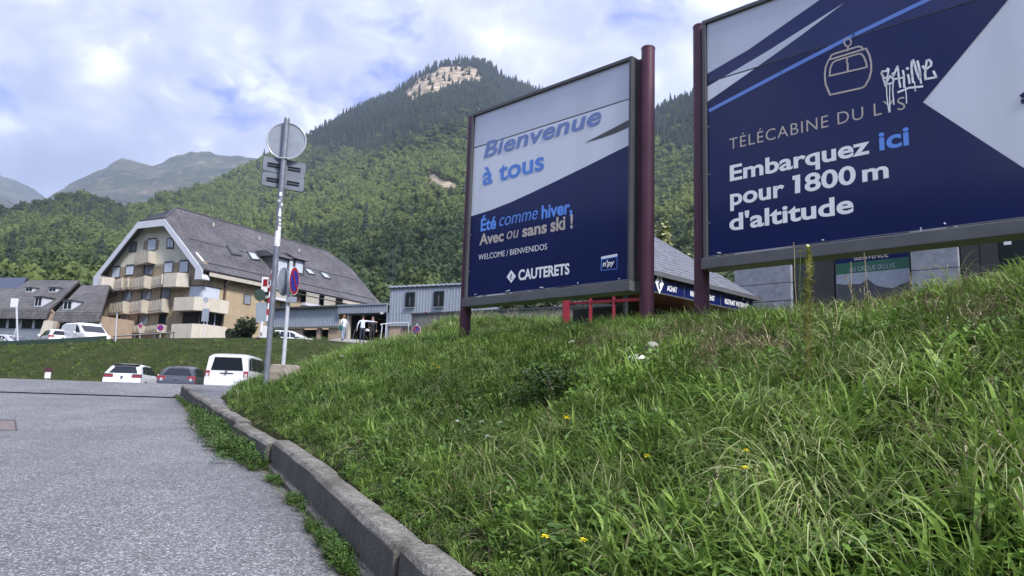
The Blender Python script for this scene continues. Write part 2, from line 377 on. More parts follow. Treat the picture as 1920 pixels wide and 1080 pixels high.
# asphalt
t = NT('old_asphalt')
v1 = t.vor(72, vec=t.map()); v2 = t.vor(72, vec=t.map(), out='Color')
sepc = t.n.new('ShaderNodeSeparateColor'); t.lk(v2, sepc.inputs[0])
grain = t.ramp(sepc.outputs[0], [(0.0, (0.07, 0.072, 0.079)), (0.45, (0.135, 0.138, 0.149)), (0.80, (0.20, 0.203, 0.216)), (1.0, (0.42, 0.42, 0.435))])
blot = t.ramp(t.noise(0.55, 6, 0.62), [(0.30, (0.80, 0.80, 0.84)), (0.5, (1.0, 1.0, 1.0)), (0.70, (1.20, 1.19, 1.17))])
fine = t.ramp(t.noise(28, 4, 0.7), [(0.3, 0.84), (0.7, 1.16)])
cc = t.mix(1.0, t.mix(1.0, grain, blot, 'MULTIPLY'), fine, 'MULTIPLY')
cc = t.mix(t.ramp(t.noise(2.4, 7, 0.7), [(0.56, 0.0), (0.70, 0.5)]), cc, (0.075, 0.075, 0.082)); cc = t.mix(t.math('MULTIPLY', t.attr('dirt'), t.ramp(t.noise(5, 6, 0.7), [(0.3, 0.35), (0.6, 1.0)])), cc, (0.045, 0.042, 0.036))
crk = t.n.new('ShaderNodeTexVoronoi'); crk.feature = 'DISTANCE_TO_EDGE'; crk.inputs['Scale'].default_value = 0.32
dv = t.n.new('ShaderNodeVectorMath'); dv.operation = 'ADD'; nn = t.n.new('ShaderNodeTexNoise'); nn.inputs['Scale'].default_value = 2.5; nn.inputs['Detail'].default_value = 6
t.lk(t.tc.outputs['Object'], nn.inputs['Vector']); t.lk(t.tc.outputs['Object'], dv.inputs[0]); t.lk(nn.outputs['Color'], dv.inputs[1]); t.lk(dv.outputs[0], crk.inputs['Vector'])
crack = t.ramp(crk.outputs['Distance'], [(0.0, 0.30), (0.006, 0.0)])
cc = t.mix(crack, cc, (0.03, 0.03, 0.032))
t.col(cc); t.set(rough=0.82, spec=0.35); t.bump(t.math('ADD', t.math('MULTIPLY', v1, -1.0), t.math('MULTIPLY', t.noise(60, 3, 0.6), 0.6)), 0.55, 0.006); m_asphalt = t.m

def strip_grid(name, yv, xl, xr, nx, zf, mat):
    V = []; ny = len(yv)
    for y in yv:
        a, b = xl(y), xr(y)
        for i in range(nx+1):
            x = b+(a-b)*(i/nx)**3; V.append((x, y, float(zf(x, y))))
    a = (np.arange(ny-1)[:, None]*(nx+1)+np.arange(nx)[None, :]).ravel()
    Fq = np.stack([a, a+nx+1, a+nx+2, a+1], 1)
    V = np.array(V); o = put(mesh_np(name, V, Fq, mat, smooth=True), kind='structure'); a_ = o.data.attributes.new('dirt', 'FLOAT', 'POINT')
    a_.data.foreach_set('value', np.exp(-np.abs(kerb_x(V[:, 1])-V[:, 0])/0.22).astype(np.float32)*(V[:, 1] < 22.5)); return o
yv = np.unique(np.concatenate([np.arange(-8, 22.2, 0.5), [22.26], np.arange(22.4, 40.9, 0.4)]))
strip_grid('road', np.unique(np.concatenate([np.arange(-8, 22.2, 0.5), [22.27]])), lambda y: -70, lambda y: float(kerb_x(y))+0.05, 40, road_z, m_asphalt)
strip_grid('upper_road', np.arange(22.31, 41.2, 0.35), lambda y: -70, lambda y: float(np.where(y < 23.1, kerb_x(y)+.05, edge_x(y)+0.12)), 40, road_z, m_asphalt)
# asphalt pavement behind the kerb, where the verge pulls back
strip_grid('pavement', np.arange(14.9, 23.2, 0.4), lambda y: float(kerb_x(y))+0.18, lambda y: float(edge_x(y))+0.15, 8, lambda x, y: 0.06*y+0.345+0.0*x, m_asphalt)

# kerb: long cast blocks, each one laid by itself
t = NT('kerb_concrete'); v = t.vor(70, out='Color'); sc_ = t.n.new('ShaderNodeSeparateColor'); t.lk(v, sc_.inputs[0])
g0 = t.ramp(sc_.outputs[0], [(0.0, (0.13, 0.125, 0.115)), (0.6, (0.23, 0.22, 0.205)), (1.0, (0.34, 0.33, 0.31))])
stn = t.ramp(t.noise(2.2, 7, 0.7, t.map((1, 1, 0.5))), [(0.38, (0.50, 0.49, 0.46)), (0.62, (1.05, 1.04, 1.02))])
cc = t.mix(1.0, g0, stn, 'MULTIPLY')
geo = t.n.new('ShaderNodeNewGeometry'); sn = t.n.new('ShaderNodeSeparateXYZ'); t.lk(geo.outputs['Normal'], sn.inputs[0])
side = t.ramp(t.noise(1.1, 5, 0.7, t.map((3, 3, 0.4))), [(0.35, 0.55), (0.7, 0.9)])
side_shade = t.mix(t.ramp(sn.outputs[2], [(0.25, 1.0), (0.6, 0.0)]), (0, 0, 0), side)   # shade of the upright faces put into the colour, streaked by noise
cc = t.mix(side_shade, cc, (0.082, 0.078, 0.072)); cc = t.mix(t.ramp(t.noise(14, 6, 0.75), [(0.60, 0.0), (0.72, 0.5)]), cc, (0.05, 0.055, 0.03))
t.col(cc); t.set(rough=0.9, spec=0.2); t.bump(t.math('ADD', t.noise(45, 5, 0.7), t.math('MULTIPLY', t.vor(70), -0.5)), 0.7, 0.012); m_kerb = t.m
kerb = empty('kerb', (0, 0, 0), kind='structure')
kerb['label'] = 'tall dark concrete kerb climbing between road and grass'
ks = [-6.0, -3.3, -0.55, 2.20, 4.95, 7.62, 10.15, 12.6, 15.1, 17.7, 20.3, 22.95]
for i in range(len(ks)-1):
    y0, y1 = ks[i]+0.018, ks[i+1]-0.018
    a = np.array([kerb_x(y0), y0]); b = np.array([kerb_x(y1), y1]); d = (b-a)/np.linalg.norm(b-a); n = np.array([d[1], -d[0]])
    side_off = [0.0, 0.03, -0.01, 0.02, 0.0, 0.02, -0.055, 0.01, 0.0, -0.02, 0.01][i]; zo = [0, .01, 0, .012, 0, .008, -0.035, 0.0, .01, -.01, 0][i]
    m = MB(); nseg = 7; prof = [(-0.07, -0.35), (-0.07, 0.045), (-0.015, 0.06), (0.0, 0.315), (0.035, 0.36), (0.215, 0.36), (0.235, 0.34), (0.235, -0.35)]
    rr = random.Random(i+40); vs = []
    for s in range(nseg+1):
        p = a+(b-a)*s/nseg
        for (o_, z_) in prof:
            jit = rr.uniform(-0.006, 0.006)
            q = p+n*(o_+side_off+jit); vs.append((q[0], q[1], 0.06*p[1]+z_+zo+(jit if z_ > 0 else 0)))
    K = len(prof); fs = [(s*K+j, s*K+(j+1) % K, (s+1)*K+(j+1) % K, (s+1)*K+j) for s in range(nseg) for j in range(K)]
    fs = [f[::-1] for f in fs]+[tuple(range(K)), tuple(range(nseg*K+K-1, nseg*K-1, -1))]
    m.add(vs, fs); m.build('kerb_stone', m_kerb, kerb, smooth=False, bevel=0.012)

# gravel path and forecourt by the garage opening
pm = MB(); pth = [at(615, 640, 49), at(660, 645, 48), at(700, 650, 47), at(752, 655, 45.5), at(770, 652, 45.5), at(735, 640, 50), at(722, 636, 56), at(640, 636, 57.5)]
def drape(name, poly, mat, lift=0.03, n=14):
    xs_ = [p[0] for p in poly]; ys_ = [p[1] for p in poly]
    bm = bmesh.new(); vs = [bm.verts.new((p[0], p[1], 0)) for p in poly]; bm.faces.new(vs)
    bmesh.ops.triangulate(bm, faces=bm.faces[:]); bmesh.ops.subdivide_edges(bm, edges=bm.edges[:], cuts=6, use_grid_fill=True)
    for v_ in bm.verts: v_.co.z = float(ground_z(v_.co.x, v_.co.y))+lift
    bmesh.ops.recalc_face_normals(bm, faces=bm.faces[:])
    me = bpy.data.meshes.new(name); bm.to_mesh(me); bm.free(); me.materials.append(mat); o = bpy.data.objects.new(name, me); COL.objects.link(o); return o
pa_ = put(drape('path', pth, m_gravel, 0.05), kind='structure'); sd_ = pa_.modifiers.new('thick', 'SOLIDIFY'); sd_.thickness = 0.35; sd_.offset = -1

# ------------------------------------------------------------------ mountains
SKY_PX = [(0, 407), (60, 392), (140, 371), (190, 384), (240, 398), (300, 378), (400, 345), (440, 324), (480, 305), (560, 268), (620, 234), (660, 211), (700, 192), (740, 178), (775, 150), (800, 133), (830, 121), (870, 116), (905, 119), (925, 128), (940, 145), (1000, 166), (1020, 178), (1100, 214), (1170, 228), (1230, 207), (1262, 192), (1298, 183), (1400, 150), (1600, 120), (1920, 100)]
def to_ae(px, py): d = ray(px, py); return math.degrees(math.atan2(d[0], d[1])), d[2]/math.hypot(d[0], d[1])
AE = [to_ae(*p) for p in SKY_PX]
AZ_T = [-180, -150, -115, -80, -50, -42]+[a for a, e in AE]+[50, 80, 120, 150, 180]
E_T = [0.25, 0.27, 0.275, 0.25, 0.24, 0.235]+[e for a, e in AE]+[0.45, 0.40, 0.22, 0.22, 0.25]
D_T = ([-180, -60, -35, -26, -20, -12, 3, 8, 14, 40, 80, 180], [900, 900, 950, 1050, 1400, 1700, 1800, 1500, 1200, 1000, 900, 900])
G_X = [0, 0.04, 0.08, 0.13, 0.22, 0.33, 0.5, 0.7, 0.85, 1.0]
G_Y = [0, 0.06, 0.16, 0.27, 0.42, 0.55, 0.68, 0.80, 0.90, 1.0]
def mount_z(az, r):
    E = np.interp(az, AZ_T, E_T); D = np.interp(az, D_T[0], D_T[1]); q = r/D
    x, y = r*np.sin(np.radians(az)), r*np.cos(np.radians(az))
    nz = fbm2(x/260, y/260, 21, 5, 0.55); rid = 1-np.abs(fbm2(x/420+5, y/420, 22, 4))*2
    amp = 0.13*np.sin(np.clip(q, 0, 1)*math.pi)**0.7
    z = 1.6+r*E*np.interp(q, G_X, G_Y)*(1+amp*(nz+0.8*(rid-0.6)))
    z = np.where(q > 1, 1.6+D*E*(1-0.9*np.clip(q-1, 0, 0.5)), z)
    base = np.where(np.abs(az) < 50, 3.6, -6.0)+0*r
    bl = sstep(100, 170, r); return base*(1-bl)+z*bl
def mount_xyz(az, r): return r*np.sin(np.radians(az)), r*np.cos(np.radians(az)), mount_z(az, r)
def px_of(x, y, z):
    v = np.stack([x, y, z], -1)-EYE; cx = v[..., 0]*_X[0]+v[..., 1]*_F[0]+v[..., 2]*_U[0]
    cy = v[..., 0]*_X[1]+v[..., 1]*_F[1]+v[..., 2]*_U[1]; cz = v[..., 0]*_X[2]+v[..., 1]*_F[2]+v[..., 2]*_U[2]
    return 960+FOC*cx/-cz, 540-FOC*cy/-cz
ROCKS = [(812, 158, 54, 20, -0.42), (858, 142, 42, 17, 0.02), (835, 148, 44, 16, -0.2), (778, 178, 18, 10, -0.6), (828, 350, 34, 13, 0.2), (845, 362, 22, 9, 0.0), (812, 335, 16, 9, 0.5)]   # bare cliffs: centre, half sizes, tilt as seen
def rock_w(x, y, z):
    px, py = px_of(x, y, z); r = np.zeros(px.shape); nz = 0.25+0.7*fbm2(px/9, py/7, 33, 4)
    for (cx, cy, a, b, th) in ROCKS:
        dx, dy = px-cx, py-cy; u = dx*math.cos(th)+dy*math.sin(th); v = -dx*math.sin(th)+dy*math.cos(th)
        r = np.maximum(r, np.clip((1.0-(u/a)**2-(v/b)**2+nz)*3, 0, 1))
    return r
azs = np.unique(np.concatenate([np.arange(-180, -44, 0.8), np.arange(-44, 44, 0.2), np.arange(44, 181, 3.0)]))
tt = np.linspace(0, 1, 120); rfr = 0.035+1.3*tt**1.35
A_, R_ = np.meshgrid(azs, rfr, indexing='ij'); RR = R_*np.interp(A_, D_T[0], D_T[1]); RR = np.maximum(RR, 85+60*R_)
XX, YY, ZZ = mount_xyz(A_, RR); V = np.stack([XX, YY, ZZ], -1).reshape(-1, 3); nr = len(rfr)
i, j = np.meshgrid(np.arange(len(azs)-1), np.arange(nr-1), indexing='ij'); a = (i*nr+j).ravel(); Fq = np.stack([a, a+nr, a+nr+1, a+1], 1)[:, ::-1]
t = NT('mountain_ground'); rk = t.attr('rock'); n1 = t.noise(0.02, 8, 0.7); n2 = t.noise(0.05, 9, 0.8, t.map((1, 1, 2.5)))
gr = t.ramp(n1, [(0.3, (0.018, 0.032, 0.014)), (0.6, (0.04, 0.06, 0.022))])
rc = t.ramp(n2, [(0.40, (0.09, 0.075, 0.05)), (0.5, (0.38, 0.31, 0.23)), (0.60, (0.62, 0.52, 0.40))])
t.col(t.mix(rk, gr, rc)); t.set(rough=0.95, spec=0.1); t.bump(n2, 0.8, 6.0); m_mount = t.m
mt = put(mesh_np('mountain', V, Fq, m_mount, smooth=True), kind='structure')
at_ = mt.data.attributes.new('rock', 'FLOAT', 'POINT'); rw = rock_w(V[:, 0], V[:, 1], V[:, 2]); rw[V[:, 1] < 50] = 0; at_.data.foreach_set('value', rw.astype(np.float32))

# far range, kilometres away
def far_range(name, sky_px, r0, r1, e0, mat, seed, amp=0.09):
    ae = [to_ae(*p) for p in sky_px]; AZ = [a for a, e in ae]; EE = [e for a, e in ae]
    az = np.arange(min(AZ), max(AZ), 0.08); fr = np.linspace(0, 1.25, 46); A, Fr = np.meshgrid(az, fr, indexing='ij')
    E = np.interp(A, AZ, EE); R = r0+(r1-r0)*Fr; x, y = R*np.sin(np.radians(A)), R*np.cos(np.radians(A))
    f = np.clip(Fr, 0, 1); el = e0+(E-e0)*(f**0.8)
    nz = 1-np.abs(fbm2(x/500+seed, y/500, seed, 6, 0.55))*2.2
    zz_ = 1.6+R*el*(1+amp*(nz-0.5)*np.clip(1.35-f, 0, 1)); zz_ = np.where(Fr > 1, 1.6+r1*E*(1-0.5*(Fr-1)), zz_)
    zz_ = zz_+R*0.0035*fbm2(x/160, y/160, seed+2, 5, 0.6)
    Vv = np.stack([x, y, zz_], -1).reshape(-1, 3); n = len(fr); i, j = np.meshgrid(np.arange(len(az)-1), np.arange(n-1), indexing='ij'); a = (i*n+j).ravel()
    return put(mesh_np(name, Vv, np.stack([a, a+1, a+n+1, a+n], 1), mat, smooth=True), kind='structure')
t = NT('far_mountain_ground'); n1 = t.noise(0.005, 9, 0.75); n2 = t.noise(0.016, 9, 0.78)
geo = t.n.new('ShaderNodeNewGeometry'); sn = t.n.new('ShaderNodeSeparateXYZ'); t.lk(geo.outputs['Normal'], sn.inputs[0])
gr = t.ramp(n1, [(0.35, (0.035, 0.055, 0.03)), (0.5, (0.075, 0.095, 0.04)), (0.62, (0.19, 0.165, 0.095))])
cc = t.mix(t.ramp(n2, [(0.55, 0.0), (0.63, 0.9)]), gr, (0.36, 0.31, 0.24)); cc = t.mix(t.ramp(n2, [(0.36, 0.8), (0.46, 0.0)]), cc, (0.02, 0.035, 0.02))
t.col(cc); t.set(rough=0.95, spec=0.1); t.bump(n2, 1.0, 40.0); m_far = t.m
far_range('far_mountain', [(-120, 300), (60, 395), (95, 366), (120, 350), (150, 336), (190, 320), (228, 304), (255, 308), (285, 312), (330, 295), (352, 289), (376, 287), (400, 293), (440, 292), (480, 293), (560, 286), (640, 290), (760, 300)], 1900, 4200, 0.16, m_far, 31)
far_range('far_mountain_ridge', [(-500, 300), (-260, 290), (-120, 300), (-40, 318), (0, 326), (20, 333), (45, 346), (70, 360), (85, 370), (150, 400), (240, 430)], 4300, 6200, 0.15, m_far, 47, 0.04)

# ------------------------------------------------------------------ scatter (geometry nodes; leaves, trees and grass nobody could count)
def scatter(name, pts, rot, scl, idx, tint, protos, label, kind='stuff'):
    me = bpy.data.meshes.new(name); me.vertices.add(len(pts)); me.vertices.foreach_set('co', np.asarray(pts, np.float32).ravel())
    for nm, ty, arr, key in (('rot', 'FLOAT_VECTOR', rot, 'vector'), ('scl', 'FLOAT_VECTOR', scl, 'vector'), ('idx', 'INT', idx, 'value'), ('tint', 'FLOAT', tint, 'value')):
        a = me.attributes.new(nm, ty, 'POINT'); a.data.foreach_set(key, np.asarray(arr, np.int32 if ty == 'INT' else np.float32).ravel())
    o = bpy.data.objects.new(name, me); COL.objects.link(o); put(o, kind=kind); o['label'] = label
    g = bpy.data.node_groups.new(name+'_nodes', 'GeometryNodeTree'); g.interface.new_socket('Geometry', in_out='INPUT', socket_type='NodeSocketGeometry'); g.interface.new_socket('Geometry', in_out='OUTPUT', socket_type='NodeSocketGeometry')
    n = g.nodes; gi = n.new('NodeGroupInput'); go = n.new('NodeGroupOutput'); jn = n.new('GeometryNodeJoinGeometry')
    def na(nm, ty):
        q = n.new('GeometryNodeInputNamedAttribute'); q.data_type = ty; q.inputs['Name'].default_value = nm; return q.outputs['Attribute']
    ar, asc, ai = na('rot', 'FLOAT_VECTOR'), na('scl', 'FLOAT_VECTOR'), na('idx', 'INT')
    for k, p in enumerate(protos):
        oi = n.new('GeometryNodeObjectInfo'); oi.inputs['Object'].default_value = p; oi.inputs['As Instance'].default_value = False
        g2 = n.new('GeometryNodeGeometryToInstance'); g.links.new(oi.outputs['Geometry'], g2.inputs[0])
        ip = n.new('GeometryNodeInstanceOnPoints'); cp = n.new('FunctionNodeCompare'); cp.data_type = 'INT'; cp.operation = 'EQUAL'
        g.links.new(ai, cp.inputs[2]); cp.inputs[3].default_value = k
        g.links.new(gi.outputs[0], ip.inputs['Points']); g.links.new(cp.outputs[0], ip.inputs['Selection']); g.links.new(g2.outputs[0], ip.inputs['Instance'])
        e2r = n.new('FunctionNodeEulerToRotation'); g.links.new(ar, e2r.inputs[0]); g.links.new(e2r.outputs[0], ip.inputs['Rotation']); g.links.new(asc, ip.inputs['Scale']); g.links.new(ip.outputs[0], jn.inputs[0])
    g.links.new(jn.outputs[0], go.inputs[0])
    md = o.modifiers.new('scatter', 'NODES'); md.node_group = g
    return o

def leaf_mat(name, lo, hi, var=0.25, transl=0.35, rough=0.55):
    t = NT(name); ti = t.attr('tint', 'INSTANCER'); f = t.noise(1.5, 3, 0.6)
    c = t.mix(ti, lo, hi); c = t.mix(1.0, c, t.ramp(f, [(0.3, 1-var), (0.7, 1+var)]), 'MULTIPLY')
    t.col(c); t.set(rough=rough, spec=0.3)
    if transl:
        tr = t.n.new('ShaderNodeBsdfTranslucent'); mx_ = t.n.new('ShaderNodeMixShader'); mx_.inputs[0].default_value = transl
        t.lk(c, tr.inputs[0]); t.lk(t.b.outputs[0], mx_.inputs[1]); t.lk(tr.outputs[0], mx_.inputs[2]); t.lk(mx_.outputs[0], t.n['Material Output'].inputs[0])
    return t.m

def ico(sub):
    bm = bmesh.new(); bmesh.ops.create_icosphere(bm, subdivisions=sub, radius=1); V_ = np.array([v.co[:] for v in bm.verts]); F_ = np.array([[v.index for v in f.verts] for f in bm.faces]); bm.free(); return V_, F_
IV, IF = ico(3)
def n3(p, s, seed):  # cheap 3-D noise from three planes
    return (fbm2(p[:, 0]*s+seed, p[:, 1]*s, seed, 3)+fbm2(p[:, 1]*s, p[:, 2]*s+seed, seed+1, 3)+fbm2(p[:, 2]*s, p[:, 0]*s-seed, seed+2, 3))/1.6
def crown_proto(name, seed, mat, nleaf=420, flat=0.85, lobes=7):
    r = np.random.default_rng(seed); C0 = [(0, 0, 0.62, 0.62)]
    for k in range(lobes):
        a = r.uniform(0, 6.28); d = r.uniform(0.35, 0.62); C0.append((d*math.cos(a), d*math.sin(a), r.uniform(0.35, 0.95), r.uniform(0.26, 0.42)))
    Vs, Fs, b = [], [], 0
    V2, F2 = ico(1)
    for (x, y, z, s) in C0:
        p = V2*s*0.86*np.array([1, 1, flat])+np.array([x, y, z]); Vs.append(p); Fs.append(F2+b); b += len(p)
    for k in range(nleaf):
        x, y, z, s = C0[r.integers(len(C0))]; d = r.normal(size=3); d /= np.linalg.norm(d); d[2] = abs(d[2])*1.0 if r.random() < 0.8 else d[2]
        c = np.array([x, y, z])+d*np.array([1, 1, flat])*s*r.uniform(0.8, 1.08)
        nrm = d+r.normal(size=3)*0.55; nrm /= np.linalg.norm(nrm); u = np.cross(nrm, [0, 0, 1.0]); u /= np.linalg.norm(u)+1e-6; v = np.cross(nrm, u); q = r.uniform(0.05, 0.105)
        Vs.append(np.array([c+u*q, c+v*q*0.8, c-u*q, c-v*q*0.8])); Fs.append(np.array([[b, b+1, b+2], [b, b+2, b+3]])); b += 4
    return mesh_np(name, np.vstack(Vs), np.vstack(Fs), mat, link=False)
def conifer_proto(name, seed, mat, tiers=9):
    r = np.random.default_rng(seed); Vs, Fs, b = [], [], 0
    for k in range(tiers):
        f = k/tiers; z0 = 0.08+0.9*f; rad = 0.26*(1-f)**0.85+0.02; n = 11
        top = np.array([[0, 0, z0+0.19*(1-0.4*f)]])
        a = np.arange(n)/n*6.283+r.uniform(0, 1); rr = rad*r.uniform(0.6, 1.15, n)
        ring = np.stack([rr*np.cos(a), rr*np.sin(a), z0-0.035+r.uniform(-0.02, 0.02, n)], 1); a2 = a+0.285; ring2 = np.stack([rad*0.5*np.cos(a2), rad*0.5*np.sin(a2), np.full(n, z0+0.03)], 1)
        P_ = np.vstack([top, ring, ring2]); Fk = [[0, 1+i, 1+n+i] for i in range(n)]+[[0, 1+n+i, 1+(i+1) % n] for i in range(n)]
        Vs.append(P_); Fs.append(np.array(Fk)+b); b += len(P_)
    return mesh_np(name, np.vstack(Vs), np.vstack(Fs), mat, link=False)
m_dec = leaf_mat('broadleaf_foliage', (0.028, 0.054, 0.018), (0.155, 0.205, 0.052), transl=0.15, rough=0.7)
m_con = leaf_mat('conifer_foliage', (0.014, 0.028, 0.020), (0.036, 0.058, 0.034), transl=0.0, rough=0.8)
protos = [crown_proto('crown_%s' % c, s, m_dec, 420, f, l) for c, s, f, l in (('a', 1, .85, 7), ('b', 2, .75, 9), ('c', 3, 1.0, 6), ('d', 4, .9, 11))]+[conifer_proto('conifer_a', 8, m_con), conifer_proto('conifer_b', 9, m_con, 7)]
# positions over the slope: jittered in azimuth and radius so the stand closes everywhere in view
pts, rots, scls, idxs, tints = [], [], [], [], []
r_ = 152.0
while r_ < 1900:
    sp_ = 6.4+r_*0.0012+1.2*math.exp(-((r_-350)/220)**2); n = int(np.radians(92)*r_/sp_); az = -46+92*(np.arange(n)+RNG.random(n))/n; rr = r_+RNG.uniform(-0.5, 0.5, n)*sp_
    D = np.interp(az, D_T[0], D_T[1]); ok = rr < D*1.03; az, rr = az[ok], rr[ok]
    if len(az):
        x, y, z = mount_xyz(az, rr); px, py = px_of(x, y, z); q = rr/np.interp(az, D_T[0], D_T[1])
        rk = rock_w(x, y, z); ok = (RNG.random(len(az)) > np.minimum(rk*1.5, .95))
        line = np.interp(px, [0, 560, 600, 700, 800, 900, 1000, 1200, 1300, 1920], [-99, 255, 285, 300, 255, 240, 225, 265, 300, 300])
        pc = sstep(-22, 18, line-py+14*fbm2(px/30, py/30, 61, 3)); pc = np.maximum(pc*0.93, 0.05)
        con = RNG.random(len(az)) < pc
        patch = fbm2(x/90, y/90, 71, 4); big = fbm2(x/300, y/300, 72, 3)
        hue = 0.50+0.50*patch+0.42*big+RNG.normal(0, 0.20, len(az))
        hue += 0.34*sstep(490, 420, py)*(px > 240)*sstep(240, 300, py) - 0.34*sstep(390, 470, py)*(px > 560) - 0.10*(px < 240)  # sunlit mid-slope and cloud shadow lower down painted into the crown tint
        hue = np.clip(hue, 0.02, 1.0)
        s = sp_*RNG.uniform(.72, 1.38, len(az))*np.where(hue > .9, .9, 1); hgt = s*RNG.uniform(0.8, 1.25, len(az))
        sc = np.where(con[:, None], np.stack([s*2.0, s*2.0, s*RNG.uniform(1.5, 2.5, len(az))], 1), np.stack([s*0.82, s*0.82, hgt], 1))
        ii = np.where(con, 4+RNG.integers(0, 2, len(az)), RNG.integers(0, 4, len(az)))
        for arr, val in ((pts, np.stack([x, y, z-1.0], 1)), (rots, np.stack([RNG.normal(0, .06, len(az)), RNG.normal(0, .06, len(az)), RNG.uniform(0, 6.28, len(az))], 1)), (scls, sc), (idxs, ii), (tints, hue)): arr.append(val[ok])
    r_ += sp_*0.9
scatter('forest', np.vstack(pts), np.vstack(rots), np.vstack(scls), np.concatenate(idxs), np.concatenate(tints), protos, 'mixed forest of beech and fir covering the mountainside')
print('forest points', sum(len(a) for a in pts))

# haze: one closed box of thin air round everything but the sky
hb = MB().box((-7000, -2200, -3), (3500, 8200, 2200))
ho = hb.build('haze', None, None); ho.data.materials.clear(); put(ho, kind='stuff'); ho['label'] = 'thin bluish mountain air between camera and far ridges'
hm = bpy.data.materials.new('air'); hm.use_nodes = True; hn = hm.node_tree; hn.nodes.clear(); o_ = hn.nodes.new('ShaderNodeOutputMaterial'); pv = hn.nodes.new('ShaderNodeVolumePrincipled')
pv.inputs['Color'].default_value = (0.62, 0.75, 1.0, 1); pv.inputs['Density'].default_value = 0.00017; pv.inputs['Anisotropy'].default_value = 0.2; hn.links.new(pv.outputs[0], o_.inputs['Volume']); ho.data.materials.append(hm)
# ------------------------------------------------------------------ lettering
def text_mesh(body, off=0.0, shear=0.0, spacing=1.0):
    cu = bpy.data.curves.new('lettering', 'FONT'); cu.body = body; cu.size = 1.0; cu.offset = off; cu.shear = shear; cu.space_character = spacing; cu.extrude = 0.0; cu.resolution_u = 4
    o = bpy.data.objects.new('lettering', cu); COL.objects.link(o); dg = bpy.context.evaluated_depsgraph_get(); me = bpy.data.meshes.new_from_object(o.evaluated_get(dg)); bpy.data.objects.remove(o)
    V_ = np.array([v.co[:] for v in me.vertices]); F_ = [tuple(p.vertices) for p in me.polygons]; return V_, F_
CAP = None
def lettering(parent, fr, yl, body, pL, pR, pT, mat, off=0.0, shear=0.0, name='lettering', spacing=1.0, th=0.0008, capref='E'):
    """text whose baseline runs between the sight lines pL and pR (photo pixels) on the plane local y = yl, capitals up to pT"""
    V_, F_ = text_mesh(body, off, shear, spacing); cap = text_mesh(capref, off)[0][:, 1].max()
    a = fr.hit(*pL, 'y', yl); b = fr.hit(*pR, 'y', yl); c = fr.hit(*pT, 'y', yl)
    z0 = (a[2]+b[2])/2; h = c[2]-z0; x0, x1 = V_[:, 0].min(), V_[:, 0].max()
    X_ = a[0]+(V_[:, 0]-x0)/(x1-x0)*(b[0]-a[0]); Z_ = z0+V_[:, 1]/cap*h; n = len(X_)
    m = MB(); vs = [(X_[i], yl, Z_[i]) for i in range(n)]; m.add(vs, F_)
    # sides: give the print a little thickness
    ed = {}
    for f in F_:
        for i in range(len(f)):
            e = (f[i], f[(i+1) % len(f)]); ed[tuple(sorted(e))] = ed.get(tuple(sorted(e)), 0)+1
    bd = [e for e, k in ed.items() if k == 1]
    m.v += [(X_[i], yl+th, Z_[i]) for i in range(n)]
    for a_, b_ in bd: m.f.append((a_, b_, n+b_, n+a_)); m.m.append(0)
    return m.build(name, mat, parent)
def ribbon(m, pts, wd, yl, th=0.003, mi=0):
    """flat painted line on the plane y = yl through local (x, z) points"""
    for (a, b) in zip(pts[:-1], pts[1:]):
        a = np.array(a); b = np.array(b); d = b-a; l = np.linalg.norm(d)
        if l < 1e-6: continue
        d /= l; n = np.array([-d[1], d[0]])*wd/2; e = d*wd*0.35; a2, b2 = a-e, b+e
        m.prism([tuple(a2-n), tuple(b2-n), tuple(b2+n), tuple(a2+n)], 'y', yl, yl+th, mi)
    return m
def flat(parent, fr, yl, px, mat, name, th=0.004, extra=None):
    poly = [fr.hit(*p, 'y', yl)[[0, 2]] if isinstance(p, tuple) else p for p in px]
    m = MB().prism([tuple(p) for p in poly], 'y', yl, yl+th); return m.build(name, mat, parent)

